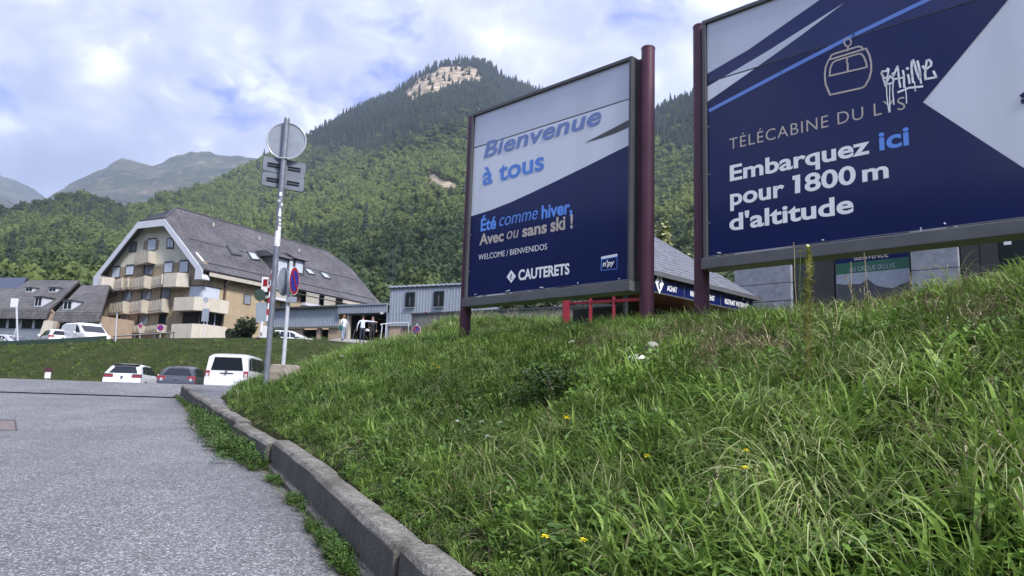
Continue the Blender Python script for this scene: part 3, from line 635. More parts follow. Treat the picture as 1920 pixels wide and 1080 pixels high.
# ------------------------------------------------------------------ the two billboards
R45 = math.radians(-45)
def billboard(x0, y0, zg, W, frame_z0, frame_z1, split, post_top, label, group, rpost, frx0, frx1, gz, name='billboard', up_mat=None, lo_mat=None):
    fr = Frame((x0, y0, 0), R45); root = empty(name, (x0, y0, 0), R45, label, 'billboard', group)
    for (px_, gz_) in ((0.0, gz[0]), (W, gz[1])):
        tp = post_top[0] if px_ == 0 else post_top[1]
        m = MB().cyl((px_, 0, gz_-0.6), (px_, 0, tp), 0.105, 0.105, 28); p = m.build('post', m_maroon, root, smooth=True)
        m = MB().cyl((px_, 0, tp), (px_, 0, tp+0.025), 0.112, 0.10, 28); m.build('post_cap', m_maroon, p, smooth=True)
        s = 1 if px_ == 0 else -1
        m = MB().box((px_+s*0.09, -0.035, frame_z0+0.02), (px_+s*0.155, 0.055, frame_z1-0.03)); m.build('side_channel', m_maroon, p, bevel=0.006)
    a, b = frx0, frx1; d = 0.17; t_ = 0.055
    for nm, q in (('frame_top', ((a, -d, frame_z1-t_), (b, 0.10, frame_z1))), ('frame_side', ((a, -d, frame_z0+0.0), (a+t_, 0.10, frame_z1-t_-0.001))), ('frame_side', ((b-t_, -d, frame_z0), (b, 0.10, frame_z1-t_-0.001)))):
        MB().box(*q).build(nm, m_frame, root, bevel=0.006)
    MB().box((a-0.02, -d-0.03, frame_z0-0.16), (b+0.02, 0.14, frame_z0-0.002)).build('frame_bottom', m_frame_low, root, bevel=0.012)
    m = MB()
    for k in range(5): m.box((a+0.3+k*(b-a-0.6)/4-0.03, 0.03, frame_z0), (a+0.3+k*(b-a-0.6)/4+0.03, 0.09, frame_z1-t_-0.01))
    m.build('back_rib', m_frame, root)['kind'] = 'stuff'
    zs = frame_z0+(frame_z1-frame_z0)*(1-split)
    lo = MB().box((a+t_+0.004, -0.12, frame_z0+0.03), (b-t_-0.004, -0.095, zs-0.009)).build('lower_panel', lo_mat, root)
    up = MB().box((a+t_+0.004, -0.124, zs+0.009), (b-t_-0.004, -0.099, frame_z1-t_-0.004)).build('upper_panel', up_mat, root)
    MB().box((a+t_+0.004, -0.105, zs-0.0085), (b-t_-0.004, -0.085, zs+0.0085)).build('panel_joint', m_seam, root)
    # ragged white edge of the print and the fixing bolts
    m = MB(); rr = random.Random(int(W*100))
    x = a+t_+0.01
    while x < b-t_-0.08:
        l = rr.uniform(0.05, 0.3); 
        if rr.random() < 0.8: m.box((x, -0.1225, frame_z0+0.026), (x+l, -0.121, frame_z0+0.03+rr.uniform(0.006, 0.018)))
        x += l
    z = frame_z0+0.03
    while z < zs-0.1:
        l = rr.uniform(0.05, 0.35)
        if rr.random() < 0.85:
            sx = a+t_+0.005 if name == 'b' or x0 > 0 else b-t_-0.014
            m.box((sx, -0.1225, z), (sx+rr.uniform(0.006, 0.012), -0.121, z+l))
        z += l
    m.build('print_edge', m_edge, lo)['kind'] = 'stuff'
    for k in range(5):
        xk = a+0.25+k*(b-a-0.5)/4
        for zk in (frame_z0+0.045,):
            MB().cyl((xk+rr.uniform(-.1, .1), -0.1205, zk+rr.uniform(0, .03)), (xk, -0.128, zk+.01), 0.011, 0.009, 8).build('bolt', m_bolt, lo)
    for zk in (frame_z0+0.5, frame_z0+1.2, frame_z0+1.9):
        for xk in (a+t_+0.02, b-t_-0.02): MB().cyl((xk, -0.1205, zk), (xk, -0.128, zk), 0.010, 0.009, 8).build('bolt', m_bolt, lo)
    return fr, root, lo, up, zs

# first board (navy wave, welcome text)
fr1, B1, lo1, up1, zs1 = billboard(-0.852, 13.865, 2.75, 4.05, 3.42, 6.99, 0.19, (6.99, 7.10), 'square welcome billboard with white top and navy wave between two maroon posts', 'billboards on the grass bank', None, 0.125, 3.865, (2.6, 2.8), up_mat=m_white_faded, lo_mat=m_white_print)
y1 = -0.1245
H1 = lambda x, y: tuple(fr1.hit(x, y, 'y', y1)[[0, 2]])
wl = 0.125+0.055+0.006; wr = 3.865-0.055-0.006
wave = [(wl, 3.452), (wr, 3.452), (wr, H1(1179, 272)[1])]+[H1(*p) for p in ((1160, 281.5), (1131, 296), (1100, 311.5), (1064, 329), (1028, 346.5), (992, 363.5), (957, 379.5), (920, 394))]+[(wl, H1(888, 404.5)[1])]
MB().prism(wave, 'y', y1, y1+0.003).build('wave_print', m_navy, lo1)
spk = [H1(1097, 267.5), H1(1128, 258.5), H1(1155, 249), (wr, H1(1179, 238)[1]), (wr, H1(1179, 224)[1]), H1(1150, 240), H1(1125, 253)]
MB().prism(spk, 'y', y1, y1+0.003).build('spike_print', m_frame, lo1)
yt = y1-0.0025
lettering(up1, fr1, -0.1275, 'Bienvenue', (906.5, 302), (1127, 224), (1125.5, 197.5), m_letter_blue_dull, 0.022, 0.18, spacing=1.02, capref='B')
lettering(lo1, fr1, -0.1255, 'à tous', (904.5, 348), (1020, 316.5), (1018.5, 281.5), m_letter_blue, 0.024, 0.0)
yt = y1-0.0025
for body, a, b, c, mt_, of, sh in (('Été', (901, 433), (930, 428), (930, 404.5), m_letter_sky, 0.03, 0), ('comme', (936, 424), (1008, 411), (1008, 385), m_letter_sky, -0.004, .25), ('hiver,', (1015, 410.2), (1073, 398), (1073, 373), m_letter_sky, 0.03, 0),
        ('Avec', (898.5, 459.5), (944, 451.5), (944, 430.5), m_letter_beige, 0.028, 0), ('ou', (950, 449), (972, 444.5), (972, 423), m_letter_beige, -0.004, .2), ('sans', (979, 443.5), (1025, 436), (1025, 413), m_letter_beige, 0.028, 0), ('ski !', (1032, 435), (1074, 426), (1074, 401), m_letter_beige, 0.028, 0),
        ('WELCOME / BIENVENIDOS', (897, 487.8), (1025.5, 467.5), (1025.5, 456.5), m_letter_white, -0.006, 0), ('CAUTERETS', (971.7, 525.5), (1067.5, 513), (1067.5, 493), m_letter_white, 0.034, 0)):
    lettering(lo1, fr1, yt, body, a, b, c, mt_, of, sh)
dm = [H1(950, 519.5), H1(958.5, 530.5), H1(967.5, 518), H1(958.5, 506.5)]
dlg = MB().prism(dm, 'y', yt, yt+.003).build('diamond_logo', m_letter_white, lo1)
cx_, cz_ = np.mean([p[0] for p in dm]), np.mean([p[1] for p in dm])
m = MB(); ribbon(m, [(cx_-.005, cz_+.045), (cx_+.012, cz_+.012), (cx_-.018, cz_-.012), (cx_+.004, cz_-.05)], 0.018, yt-.002, .002); m.build('logo_mark', m_navy, dlg)
bdg = flat(lo1, fr1, yt, [(1127, 481.5), (1126.5, 507.5), (1157, 504.5), (1157.5, 475.5)], m_letter_sky, 'ski_badge')
flat(bdg, fr1, yt-.002, [(1128.3, 487.5), (1128, 506), (1156, 503.2), (1156.4, 482)], m_navy, 'badge_field', .002)
flat(bdg, fr1, yt-.002, [(1127, 481.5), (1127, 485.8), (1157.5, 480.5), (1157.5, 475.5)], m_letter_white, 'badge_strip', .002)
lettering(bdg, fr1, yt-.0045, "n'py", (1130, 499.5), (1152, 496.5), (1152, 486.5), m_letter_white, 0.03, .15)

# second board (gondola)
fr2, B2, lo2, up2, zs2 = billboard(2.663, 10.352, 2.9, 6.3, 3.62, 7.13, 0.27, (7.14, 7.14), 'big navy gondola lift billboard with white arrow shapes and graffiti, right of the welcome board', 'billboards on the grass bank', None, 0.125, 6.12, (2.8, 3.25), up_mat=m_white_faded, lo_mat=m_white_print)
xa, xb = 0.125+.061, 6.12-.061; z0b, z1b = 3.652, 7.13-.055-.006
y2 = -0.1275
H2 = lambda x, y: np.array(fr2.hit(x, y, 'y', y2)[[0, 2]])
def line_at(p, q, axis, val):   # point where the local line p-q reaches x = val or z = val
    i = 0 if axis == 'x' else 1; f = (val-p[i])/(q[i]-p[i]); return p+(q-p)*f
tl_a = line_at(H2(1331, 135.6), H2(1404, 93), 'x', xa); tl_b = line_at(H2(1404, 93), H2(1466.7, 49), 'z', z1b)
sl_tip = H2(1584.4, 4.4); sl_u = line_at(H2(1440, 95.6), H2(1331, 160), 'x', xa); sl_l = line_at(H2(1346.7, 176.7), H2(1422, 124), 'x', xa)
ar_tip = H2(1730, 191.5); ar_up = line_at(ar_tip, H2(1889, 0), 'z', z1b); ar_dn = line_at(ar_tip, H2(1920, 315), 'z', z0b)
gap = 0.0095
def cut(poly, zc, above):
    """clip a 2-D polygon at height zc"""
    o_ = []
    for i in range(len(poly)):
        p, q = np.array(poly[i]), np.array(poly[(i+1) % len(poly)]); ip = (p[1] > zc) == above; iq = (q[1] > zc) == above
        if ip: o_.append(tuple(p))
        if ip != iq: o_.append(tuple(p+(q-p)*(zc-p[1])/(q[1]-p[1])))
    return o_
def both(poly, name, mu, ml, y, th=.003):
    u = cut(poly, zs2+gap, True); l = cut(poly, zs2-gap, False)
    if len(u) > 2: MB().prism(u, 'y', y, y+th).build(name, mu, up2)
    if len(l) > 2: MB().prism(l, 'y', y, y+th).build(name, ml, lo2)
field = [(xa, z0b), tuple(ar_dn), tuple(ar_tip), tuple(ar_up), (xa, z1b)]
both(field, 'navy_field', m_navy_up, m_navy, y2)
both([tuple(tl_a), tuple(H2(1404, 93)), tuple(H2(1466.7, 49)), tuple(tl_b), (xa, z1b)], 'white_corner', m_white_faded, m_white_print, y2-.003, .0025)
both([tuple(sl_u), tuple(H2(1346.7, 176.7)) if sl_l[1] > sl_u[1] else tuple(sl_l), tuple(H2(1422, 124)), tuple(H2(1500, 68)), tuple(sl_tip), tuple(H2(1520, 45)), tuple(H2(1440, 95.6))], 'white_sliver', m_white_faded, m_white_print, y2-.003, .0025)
st = [H2(1331, 207), H2(1464, 137), H2(1600, 66.5), H2(1735, 1.5)]; st[3] = line_at(st[2], st[3], 'x', st[2][0]+1.12)
m = MB(); ribbon(m, st, 0.05, y2-.003, .0025); m.build('blue_stripe', m_line_blue, up2)
# gondola cabin drawing
gy = y2-.0045
def stroke(px_list, wd, close=False):
    P_ = [tuple(H2(*p)) for p in px_list]
    if close: P_.append(P_[0])
    ribbon(m, P_, wd, gy, .004)
m = MB(); wd = .021
stroke([(1589.6+6.5*math.cos(a), 79.5+7.5*math.sin(a)) for a in np.linspace(-2.3, 3.7, 13)], wd*.9)
stroke([(1590, 87.5), (1589.6, 95)], wd)
stroke([(1556, 110), (1559, 103.5), (1566, 100.5), (1609, 87.3), (1615, 88), (1618, 92)], wd); stroke([(1554, 112.5), (1624, 91)], wd)
stroke([(1554, 112.5), (1551, 119), (1548, 127), (1546.5, 140), (1548, 158), (1556.5, 178), (1616, 165), (1622, 161.5), (1630, 147), (1633.5, 133), (1633.5, 117), (1630, 103), (1624, 91)], wd)
stroke([(1555.5, 142.5), (1557, 128), (1561, 118.5), (1567, 114), (1608, 101.5), (1615, 101), (1620, 107), (1624, 117), (1625.5, 126)], wd*.9, True)
stroke([(1589, 108.5), (1587.5, 115), (1589.5, 120), (1589.5, 133.5)], wd*.9)
m.build('gondola_drawing', m_letter_beige, up2)
# text
ty = y2-.004
lettering(lo2, fr2, ty, 'TÉLÉCABINE DU LYS', (1367.5, 280.5), (1697.5, 204.5), (1697, 180.5), m_letter_beige, -0.006, 0, spacing=1.12)
for body, a, b, c, mt_, of in (('Embarquez', (1368.5, 339), (1631, 287), (1631, 254), m_letter_white, .026), ('ici', (1648.5, 281.5), (1705, 270.5), (1705, 235), m_letter_sky, .026), ('pour', (1369, 384.5), (1471, 368), (1471, 335), m_letter_white, .026), ('800', (1509, 359.7), (1605, 342.5), (1605, 308.5), m_letter_white, .024), ('m', (1617, 340.5), (1666.5, 332), (1666.5, 299), m_letter_white, .026), ("d'altitude", (1367.5, 430.5), (1601, 399.5), (1601, 363), m_letter_white, .026)):
    lettering(lo2, fr2, ty, body, a, b, c, mt_, of)
MB().prism([tuple(H2(*p_)) for p_ in ((1490.8, 363), (1500.5, 361.2), (1500.5, 327), (1486, 330.3), (1486, 337.8), (1490.8, 336.9))], 'y', ty, ty+.0008).build('lettering', m_letter_white, lo2)
# graffiti
Z = lambda pts_: [tuple(H2(1560+x/4.5, y/4.5)) for x, y in pts_]
m = MB()
for pl, wd in (([(470, 578), (462, 600), (425, 603), (418, 620), (440, 660), (500, 650), (522, 668), (515, 700), (465, 712), (445, 690)], .022), ([(480, 585), (455, 720), (462, 700), (490, 640)], .018), ([(418, 612), (452, 728)], .016),
    ([(512, 620), (520, 640), (552, 560), (560, 610), (568, 690), (578, 735)], .022), ([(530, 668), (600, 655)], .02), ([(600, 598), (607, 640), (610, 735)], .022), ([(642, 632), (650, 665), (655, 703)], .022), ([(634, 576), (641, 581)], .028),
    ([(684, 695), (678, 640), (672, 580), (674, 520), (686, 508), (697, 540), (716, 610), (738, 665), (746, 640), (738, 580), (722, 518)], .024), ([(738, 600), (745, 650), (752, 702)], .02),
    ([(768, 560), (790, 590), (835, 555), (838, 525), (820, 506), (800, 512), (793, 560), (786, 620), (790, 668), (880, 652), (858, 603)], .024), ([(560, 778), (650, 742), (762, 730)], .024),
    ([(460, 720), (463, 800), (472, 880), (480, 935)], .011), ([(490, 700), (487, 800), (490, 945)], .010), ([(518, 690), (512, 760), (523, 882)], .012), ([(620, 735), (627, 800), (630, 872)], .010), ([(697, 690), (704, 770)], .010)):
    ribbon(m, Z(pl), wd, y2-.0052, .004)
m.build('graffiti', m_letter_white, lo2)
m = MB(); ribbon(m, [tuple(H2(1917, 180)), tuple(H2(1923, 176)), tuple(H2(1935, 175))], .05, y2-.0045, .003); ribbon(m, [tuple(H2(1918, 190)), tuple(H2(1936, 184))], .05, y2-.0045, .003); m.build('logo_mark', m_navy, lo2)
m = MB(); ribbon(m, [tuple(H2(1729, 457)), tuple(H2(1730.5, 448)), tuple(H2(1728, 440)), tuple(H2(1726.5, 427))], .012, y2-.0045, .003); m.build('scratch', m_edge, lo2)

# ------------------------------------------------------------------ road signs near the kerb
gz = lambda x, y: float(ground_z(x, y))
P0 = at(500, 700, 16.5); px0, py0 = P0[0], P0[1]
T = empty('road_sign', (px0, py0, 0), 0, 'tall grey steel sign post seen from behind, round plate over two small panels', 'road sign')
top = at(540, 222, 16.5)[2]; base = gz(px0, py0)-0.3
pole = MB().cyl((0, 0, base), (0, 0, top-.03), 0.064, 0.064, 20).build('post', m_galv, T, smooth=True)
MB().cyl((0, 0, top-.03), (0, 0, top+.02), 0.066, 0.05, 20).build('post_cap', m_galv, pole, smooth=True)
def zpx(x, y, Y=16.5): return at(x, y, Y)[2]
zc = zpx(536, 262); R_ = 0.435
da = math.radians(8)
D_ = empty('round_plate', (0, 0, 0)); D_.parent = T
dn = Vector((math.sin(da), -math.cos(da), 0))
pl = MB().disc((0.0, 0.095, zc), dn, R_-.02, 0.006, 48).build('round_plate', m_sign_back, T, smooth=True); bpy.data.objects.remove(D_)
m = MB(); n_ = 48; u_ = Vector((math.cos(da), math.sin(da), 0))
ring = [Vector((0, 0.085, zc))+u_*(R_*math.cos(2*math.pi*i/n_))+Vector((0, 0, R_*math.sin(2*math.pi*i/n_))) for i in range(n_+1)]
for a_, b_ in zip(ring[:-1], ring[1:]): m.cyl(a_, b_, .018, .018, 6, cap=False)
m.build('plate_rim', m_galv_light, pl, smooth=True)
MB().box((-.085, -.075, zc-R_-.035), (.085, .075, zc-R_-.005)).build('clamp', m_galv_light, T, bevel=.01)
for k, (ya, yb) in enumerate((((491, 287), (572, 331)), ((488, 318), (570, 358)))):
    zt = (zpx(488, ya[1])+zpx(571, ya[1]+14))/2 if k == 0 else None
specs = [((489.5, 289), (489, 316), (570.5, 332), (571.5, 304)), ((487.5, 318), (487, 344), (567.5, 358), (569, 331))]
rz = 0.0
for k, q in enumerate(specs):
    # panel tilted away in plan: its right side is farther off
    zt_l, zb_l = zpx(*q[0]), zpx(*q[1]); hgt = zt_l-zb_l
    xl = at(*q[0], 16.35)[0]-px0; xr = at(*q[3], 16.75)[0]-px0
    sag = -0.085
    yA, yB = -0.10, 0.22
    zr_t = at(*q[3], 16.5+yB)[2]; zr_b = at(*q[2], 16.5+yB)[2]; zl_t = at(*q[0], 16.5+yA)[2]; zl_b = at(*q[1], 16.5+yA)[2]
    ctr = []
    P4 = [(xl, yA+.12, zl_b), (xr, yB+.12, zr_b), (xr, yB+.12, zr_t), (xl, yA+.12, zl_t)]
    # rounded corners
    def lerp4(u, v): 
        a_ = Vector(P4[0]).lerp(Vector(P4[1]), u); b_ = Vector(P4[3]).lerp(Vector(P4[2]), u); return a_.lerp(b_, v)
    ru, rv = .05, .17; out_ = []
    for (cu_, cv_, s0) in ((1-ru, rv, -90), (1-ru, 1-rv, 0), (ru, 1-rv, 90), (ru, rv, 180)):
        for aa in (0, 30, 60, 90): out_.append(lerp4(cu_+ru*math.cos(math.radians(s0+aa)), cv_+rv*math.sin(math.radians(s0+aa))))
    pn = MB().slab(out_, -.02).build('direction_panel', m_panel_back, T)
    m = MB(); 
    for a_, b_ in zip(out_, out_[1:]+out_[:1]): m.cyl(a_, b_, .012, .012, 5, cap=False)
    m.build('panel_rim', m_rail_dark, pn)
    for (u0, u1) in ((.12, .46), (.60, .90)):
        m = MB()
        for v0 in (.40, .58): 
            a_, b_ = lerp4(u0, v0), lerp4(u1, v0); off = Vector((0, -.035, 0)); m.cyl(a_+off, b_+off, .016, .016, 6)
        m.build('panel_rail', m_rail_dark, pn)
m = MB(); rr = random.Random(3)
for k in range(11):
    z = zpx(528, 370+k*9+rr.uniform(-3, 3)); h_ = rr.uniform(.05, .12); a0 = rr.uniform(-2.4, -0.9); a1 = a0+rr.uniform(.5, 1.2); ns = 5
    vs = [(.0655*math.cos(a0+(a1-a0)*i/ns), .0655*math.sin(a0+(a1-a0)*i/ns), z+(h_ if j else 0)) for i in range(ns+1) for j in (0, 1)]
    m.add(vs, [(2*i, 2*i+2, 2*i+3, 2*i+1) for i in range(ns)])
m.build('sticker_remnant', m_sticker, pole)['kind'] = 'stuff'
for (yy, hh) in ((462, .34), (352, .05), (345, .03), (505, .13)):
    z = zpx(527, yy); MB().cyl((0, 0, z), (0, 0, z+hh), .0668, .0668, 20, cap=False).build('sleeve', m_galv if hh < .2 else m_sticker, pole, smooth=True)

Q0 = at(531, 684, 17.2); qx, qy = Q0[0], Q0[1]
T = empty('no_parking_sign', (qx, qy, 0), 0, 'thin pale post with two round no parking plates, set in a concrete block', 'traffic sign')
zt = at(548, 490, 17.2)[2]; zb = gz(qx, qy)-.1
MB().cyl((0, 0, zb), (0, 0, zt), .045, .045, 16).build('post', m_post_white, T, smooth=True)
def round_sign(parent, c, nrm, r, face=True, red=True, back=m_sign_back):
    nrm = Vector(nrm).normalized(); c = Vector(c)
    p = MB().disc(c, nrm, r, .02, 40).build('sign_plate', back, parent, smooth=True)
    u = nrm.orthogonal().normalized(); v = nrm.cross(u); m = MB()
    rg = [c+u*(r*math.cos(t))+v*(r*math.sin(t)) for t in np.linspace(0, 2*math.pi, 33)]
    for a_, b_ in zip(rg[:-1], rg[1:]): m.cyl(a_, b_, .016, .016, 6, cap=False)
    m.build('plate_rim', m_galv_light, p, smooth=True)
    if face:
        MB().disc(c+nrm*.012, nrm, r*.95, .006, 40).build('red_border', m_sign_red, p)
        MB().disc(c+nrm*.016, nrm, r*.74, .006, 40).build('blue_field', m_sign_blue, p)
        for sgn in ((1,) if not red else (1,)):
            dvec = (Vector((0, 0, 1))*sgn+nrm.cross(Vector((0, 0, 1)))).normalized(); sd = nrm.cross(dvec)
            q = [c+nrm*.0215+dvec*(r*.78)+sd*.035, c+nrm*.0215+dvec*(r*.78)-sd*.035, c+nrm*.0215-dvec*(r*.78)-sd*.035, c+nrm*.0215-dvec*(r*.78)+sd*.035]
            MB().slab(q, .004).build('red_bar', m_sign_red, p)
    return p
zc = at(545, 527, 17.2)[2]
round_sign(T, (-.17, .10, zc), (-.98, .167, 0), .325, False)     # its back is towards us
round_sign(T, (.10, .0, zc), (.998, -.06, 0), .325)
MB().box((-.02, -.10, zc-.52), (.22, -.07, zc-.38)).build('small_panel', m_sign_back, T, bevel=.01)
MB().box((-.055, -.055, zb+.05), (.055, .055, zb+.1)).build('base_collar', m_galv, T)
def rough_block(name, c, size, mat, seed, rz=0, label=None, cat=None):
    bm = bmesh.new(); bmesh.ops.create_cube(bm, size=1); bmesh.ops.subdivide_edges(bm, edges=bm.edges[:], cuts=5, use_grid_fill=True); r = random.Random(seed)
    for v in bm.verts:
        d = v.co.copy(); n_ = (d.length-.5)/.37; v.co *= 1-.13*max(0, n_)**2
        v.co += Vector((r.uniform(-.02, .02), r.uniform(-.02, .02), r.uniform(-.02, .02))); v.co = Vector((v.co.x*size[0], v.co.y*size[1], v.co.z*size[2]))
    me = bpy.data.meshes.new(name); bm.to_mesh(me); bm.free(); me.materials.append(mat); o = bpy.data.objects.new(name, me); COL.objects.link(o); o.location = c; o.rotation_euler = (0, 0, rz); return put(o, label, cat)
rough_block('concrete_block', (qx+.05, qy+.02, gz(qx, qy)+.12), (.66, .42, .55), m_concrete, 5, .2, 'rough concrete footing block in the grass under the pale sign post', 'concrete block')

# ------------------------------------------------------------------ crimson railing behind the first board
T = empty('railing', (0, 0, 0), 0, 'crimson steel railing standing behind the welcome billboard', 'railing')
a = at(1062, 560, 16.0); b = at(1200, 548, 14.95); zr = at(1062, 556, 16)[2]
def rp(u): return Vector((a[0]+(b[0]-a[0])*u, a[1]+(b[1]-a[1])*u, 0))
for u, wd_ in ((0, .075), (.345, .035), (.66, .03), (1.02, .035)):
    p = rp(u); MB().box((p.x-wd_, p.y-wd_, gz(p.x, p.y)-.3), (p.x+wd_, p.y+wd_, zr-.03 if u else zr+.05)).build('railing_post', m_crimson, T, bevel=.006)
for dz, hh in ((.0, .035), (-.16, .028)):
    p, q = rp(-.02), rp(1.04); nrm = Vector((q-p)).normalized(); sd = Vector((nrm.y, -nrm.x, 0))*.03; z = zr+dz
    if dz: p = rp(.05)
    MB().slab([p-sd+Vector((0, 0, z+hh)), q-sd+Vector((0, 0, z+hh)), q+sd+Vector((0, 0, z+hh)), p+sd+Vector((0, 0, z+hh))][::-1], -hh*2 if False else hh*2).build('railing_beam', m_crimson, T, bevel=.004)
# ------------------------------------------------------------------ ticket kiosk behind the boards
R0 = np.array([*at(1421, 559, 23.9)[:2]]); ze = 5.12; S = 7.0; DK = 5.0; HR = DK/2*.8
KL = empty('ticket_kiosk', (R0[0], R0[1], 0), math.radians(45), 'ticket kiosk with shingled hip roof and navy sign band, behind the maroon posts', 'kiosk')
frK = Frame((R0[0], R0[1], 0), math.radians(45))     # local -x runs towards the camera side along the eave, +y away
rA, rB = (-DK/2, DK/2, ze+HR), (-S+DK/2, DK/2, ze+HR)
cor = [(0.0, 0.0, ze), (-S, 0.0, ze), (-S, DK, ze), (0.0, DK, ze)]
m = MB(); m.slab([cor[0], rA, rB, cor[1]], .03); m.slab([cor[3], rA, cor[0]], .03); m.slab([cor[1], rB, cor[2]], .03); m.slab([cor[2], rB, rA, cor[3]], .03)
roofK = m.build('roof', m_frame, KL)
# shingle courses on the two faces one can see, every tile its own lapped piece (joined: several hundred)
m = MB(); rr = random.Random(9); rows = 16
for face in (0, 1):
    for r_i in range(rows):
        f0, f1 = r_i/rows, min(1, (r_i+1.3)/rows); d0, d1 = DK/2*f0, DK/2*f1
        lo_, hi_ = (-S+d0, -d0) if face == 0 else (d0, DK-d0); lo1_, hi1_ = (-S+d1, -d1) if face == 0 else (d1, DK-d1)
        u = lo_-rr.random()*.24
        while u < hi_:
            u0, u1 = max(u, lo_), min(u+.232, hi_); u += .24
            if u1-u0 < .02: continue
            l0 = .03+rr.uniform(0, .014); v0, v1 = max(u0, lo1_), min(u1, hi1_)
            if v1 <= v0: v0 = v1 = min(max((u0+u1)/2, lo1_), hi1_)
            def pt(q, d, f, l): return (q, d, ze+HR*f+l) if face == 0 else (-d, q, ze+HR*f+l)
            m.add([pt(u0, d0, f0, l0), pt(u1, d0, f0, l0), pt(v1, d1, f1, .008), pt(v0, d1, f1, .008), pt(u0, d0, f0, l0-.025), pt(u1, d0, f0, l0-.025)], [(0, 1, 2, 3), (0, 4, 5, 1)])
sh = m.build('shingles', m_shingle, roofK); sh['kind'] = 'stuff'
MB().box((-S, -.06, ze-.10), (.06, 0.0-.002, ze+.03)).build('eave_board', m_frame_low, KL); MB().box((0.002, -.06, ze-.10), (.06, DK, ze+.03)).build('eave_board', m_frame_low, KL)
# sign band
zb0, zb1 = ze-.50, ze-.13
band = MB().box((-S+.3, .10, zb0), (-.25, .16, zb1)).build('sign_band', m_navy, KL); MB().box((-.22, .10, zb0), (-.16, DK-.3, zb1)).build('sign_band', m_navy, KL)
MB().box((-S+.3, .085, zb0-.035), (-.25, .17, zb0-.002)).build('band_edge', m_frame_low, KL)
for px_ in (1283, 1351):
    q = frK.hit(px_, 545, 'y', .095); MB().box((q[0]-.012, .094, zb0), (q[0]+.012, .0985, zb1)).build('band_divider', m_frame_low, band)
for body, xl_, xr_ in (('ACHAT', 1251, 1269.5), ('RECHARGEMENT', 1294.5, 1340), ('RETRAIT INTERNET', 1359, 1403)):
    V_, F_ = text_mesh(body, .03); a_ = frK.hit(xl_, 540, 'y', .094)[0]; b_ = frK.hit(xr_, 540, 'y', .094)[0]; x0_, x1_ = V_[:, 0].min(), V_[:, 0].max(); cap = text_mesh('E', .03)[0][:, 1].max()
    MB().add([(a_+(v[0]-x0_)/(x1_-x0_)*(b_-a_), .096, zb0+.10+v[1]/cap*.15) for v in V_], F_).build('lettering', m_letter_white, band)
q = frK.hit(1235, 531, 'y', .09); MB().prism([(q[0]-.20, q[2]), (q[0], q[2]-.30), (q[0]+.20, q[2]), (q[0], q[2]+.30)], 'y', .06, .085).build('diamond_logo', m_letter_white, KL)
m = MB(); ribbon(m, [(q[0]-.01, q[2]+.13), (q[0]+.03, q[2]+.04), (q[0]-.05, q[2]-.03), (q[0]+.0, q[2]-.15)], .05, .052, .008); m.build('logo_mark', m_navy, KL)
# boarded soffit, walls, posts
for k in range(20):
    x0_ = -S+.2+k*(S-.4)/20; MB().box((x0_, .18, ze-.52), (x0_+(S-.4)/20-.012, 2.2, ze-.495)).build('soffit_board', m_wood, KL)
MB().box((-3.9, 2.2, 2.9), (-1.6, DK-.5, ze-.53)).build('wall', m_dark_panel, KL); MB().box((-3.8, 1.9, 2.9), (-1.8, 2.19, ze-.7)).build('counter_front', m_wood, KL)
for (x_, y_) in ((-.45, .45), (-S+.45, .45), (-.45, DK-.45)): MB().cyl((x_, y_, 2.9), (x_, y_, ze-.53), .07, .07, 10).build('roof_post', m_black_plastic, KL, smooth=True)
m = MB()
a_ = frK.hit(1262, 585, 'y', 1.6); b_ = frK.hit(1292, 555, 'y', 1.6); m.cyl((a_[0], 1.6, a_[2]-.4), (b_[0], 1.6, b_[2]), .10, .10, 6); m.build('brace', m_black_plastic, KL)

# ------------------------------------------------------------------ lift station building: marble pillars, dark cladding, welcome poster
o_ = at(1750, 475, 22.0); frS = Frame((o_[0], o_[1], 0), R45)
ST = empty('lift_station', (o_[0], o_[1], 0), R45, 'lift station with grey marble pillars and charcoal panels behind the gondola billboard', 'building')
def sx(px_, py_=500, y=0.0): return frS.hit(px_, py_, 'y', y)[0]
zsl = lambda px_, py_: frS.hit(px_, py_, 'y', 0)[2]
xl_ = sx(1395, 540); xe_ = sx(1925, 470)+1.5
for (xa_, xb_, zofs) in ((sx(1380, 545), sx(1486, 540), 0), (sx(1710, 500), sx(1799, 490), 0)):
    step = frS.hit(1750, 506, 'y', 0)[2]; h_ = frS.hit(1750, 470, 'y', 0)[2]-step
    z = step-3*.62
    k = 0
    while z < step+2.5:
        nx_ = 2 if xb_-xa_ > 3.0 else 1
        for i in range(nx_):
            a0, b0 = xa_+(xb_-xa_)*i/nx_+.006, xa_+(xb_-xa_)*(i+1)/nx_-.006
            MB().box((a0, -.12+.004*((k+i) % 2), z+.012), (b0, .45, z+.62-.012)).build('stone_slab', m_stone, ST, bevel=.008)
        z += .62; k += 1
m = MB().box((sx(1380), .1, 2.4), (xe_, .4, 7.2)); m.build('wall', m_dark_panel, ST)
xs_ = [sx(1488)+.03, sx(1530), sx(1565)]
for a0, b0 in ((sx(1489)+.02, sx(1522)-.01), (sx(1522)+.01, sx(1564)-.02), (sx(1801)+.02, sx(1838)-.01), (sx(1838)+.01, sx(1875)-.02)): MB().box((a0, 0.03, 2.9), (b0, .09, 7.0)).build('wall_panel', m_dark_panel, ST, bevel=.006)
MB().box((sx(1878), .02, 2.9), (xe_-.05, .085, 7.0)).build('glass_door', m_wglass, ST)
stk = MB().box((sx(1882, 457), .0, zsl(1888, 459)), (sx(1896, 455), .015, zsl(1888, 450))).build('door_sticker', m_letter_white, ST)
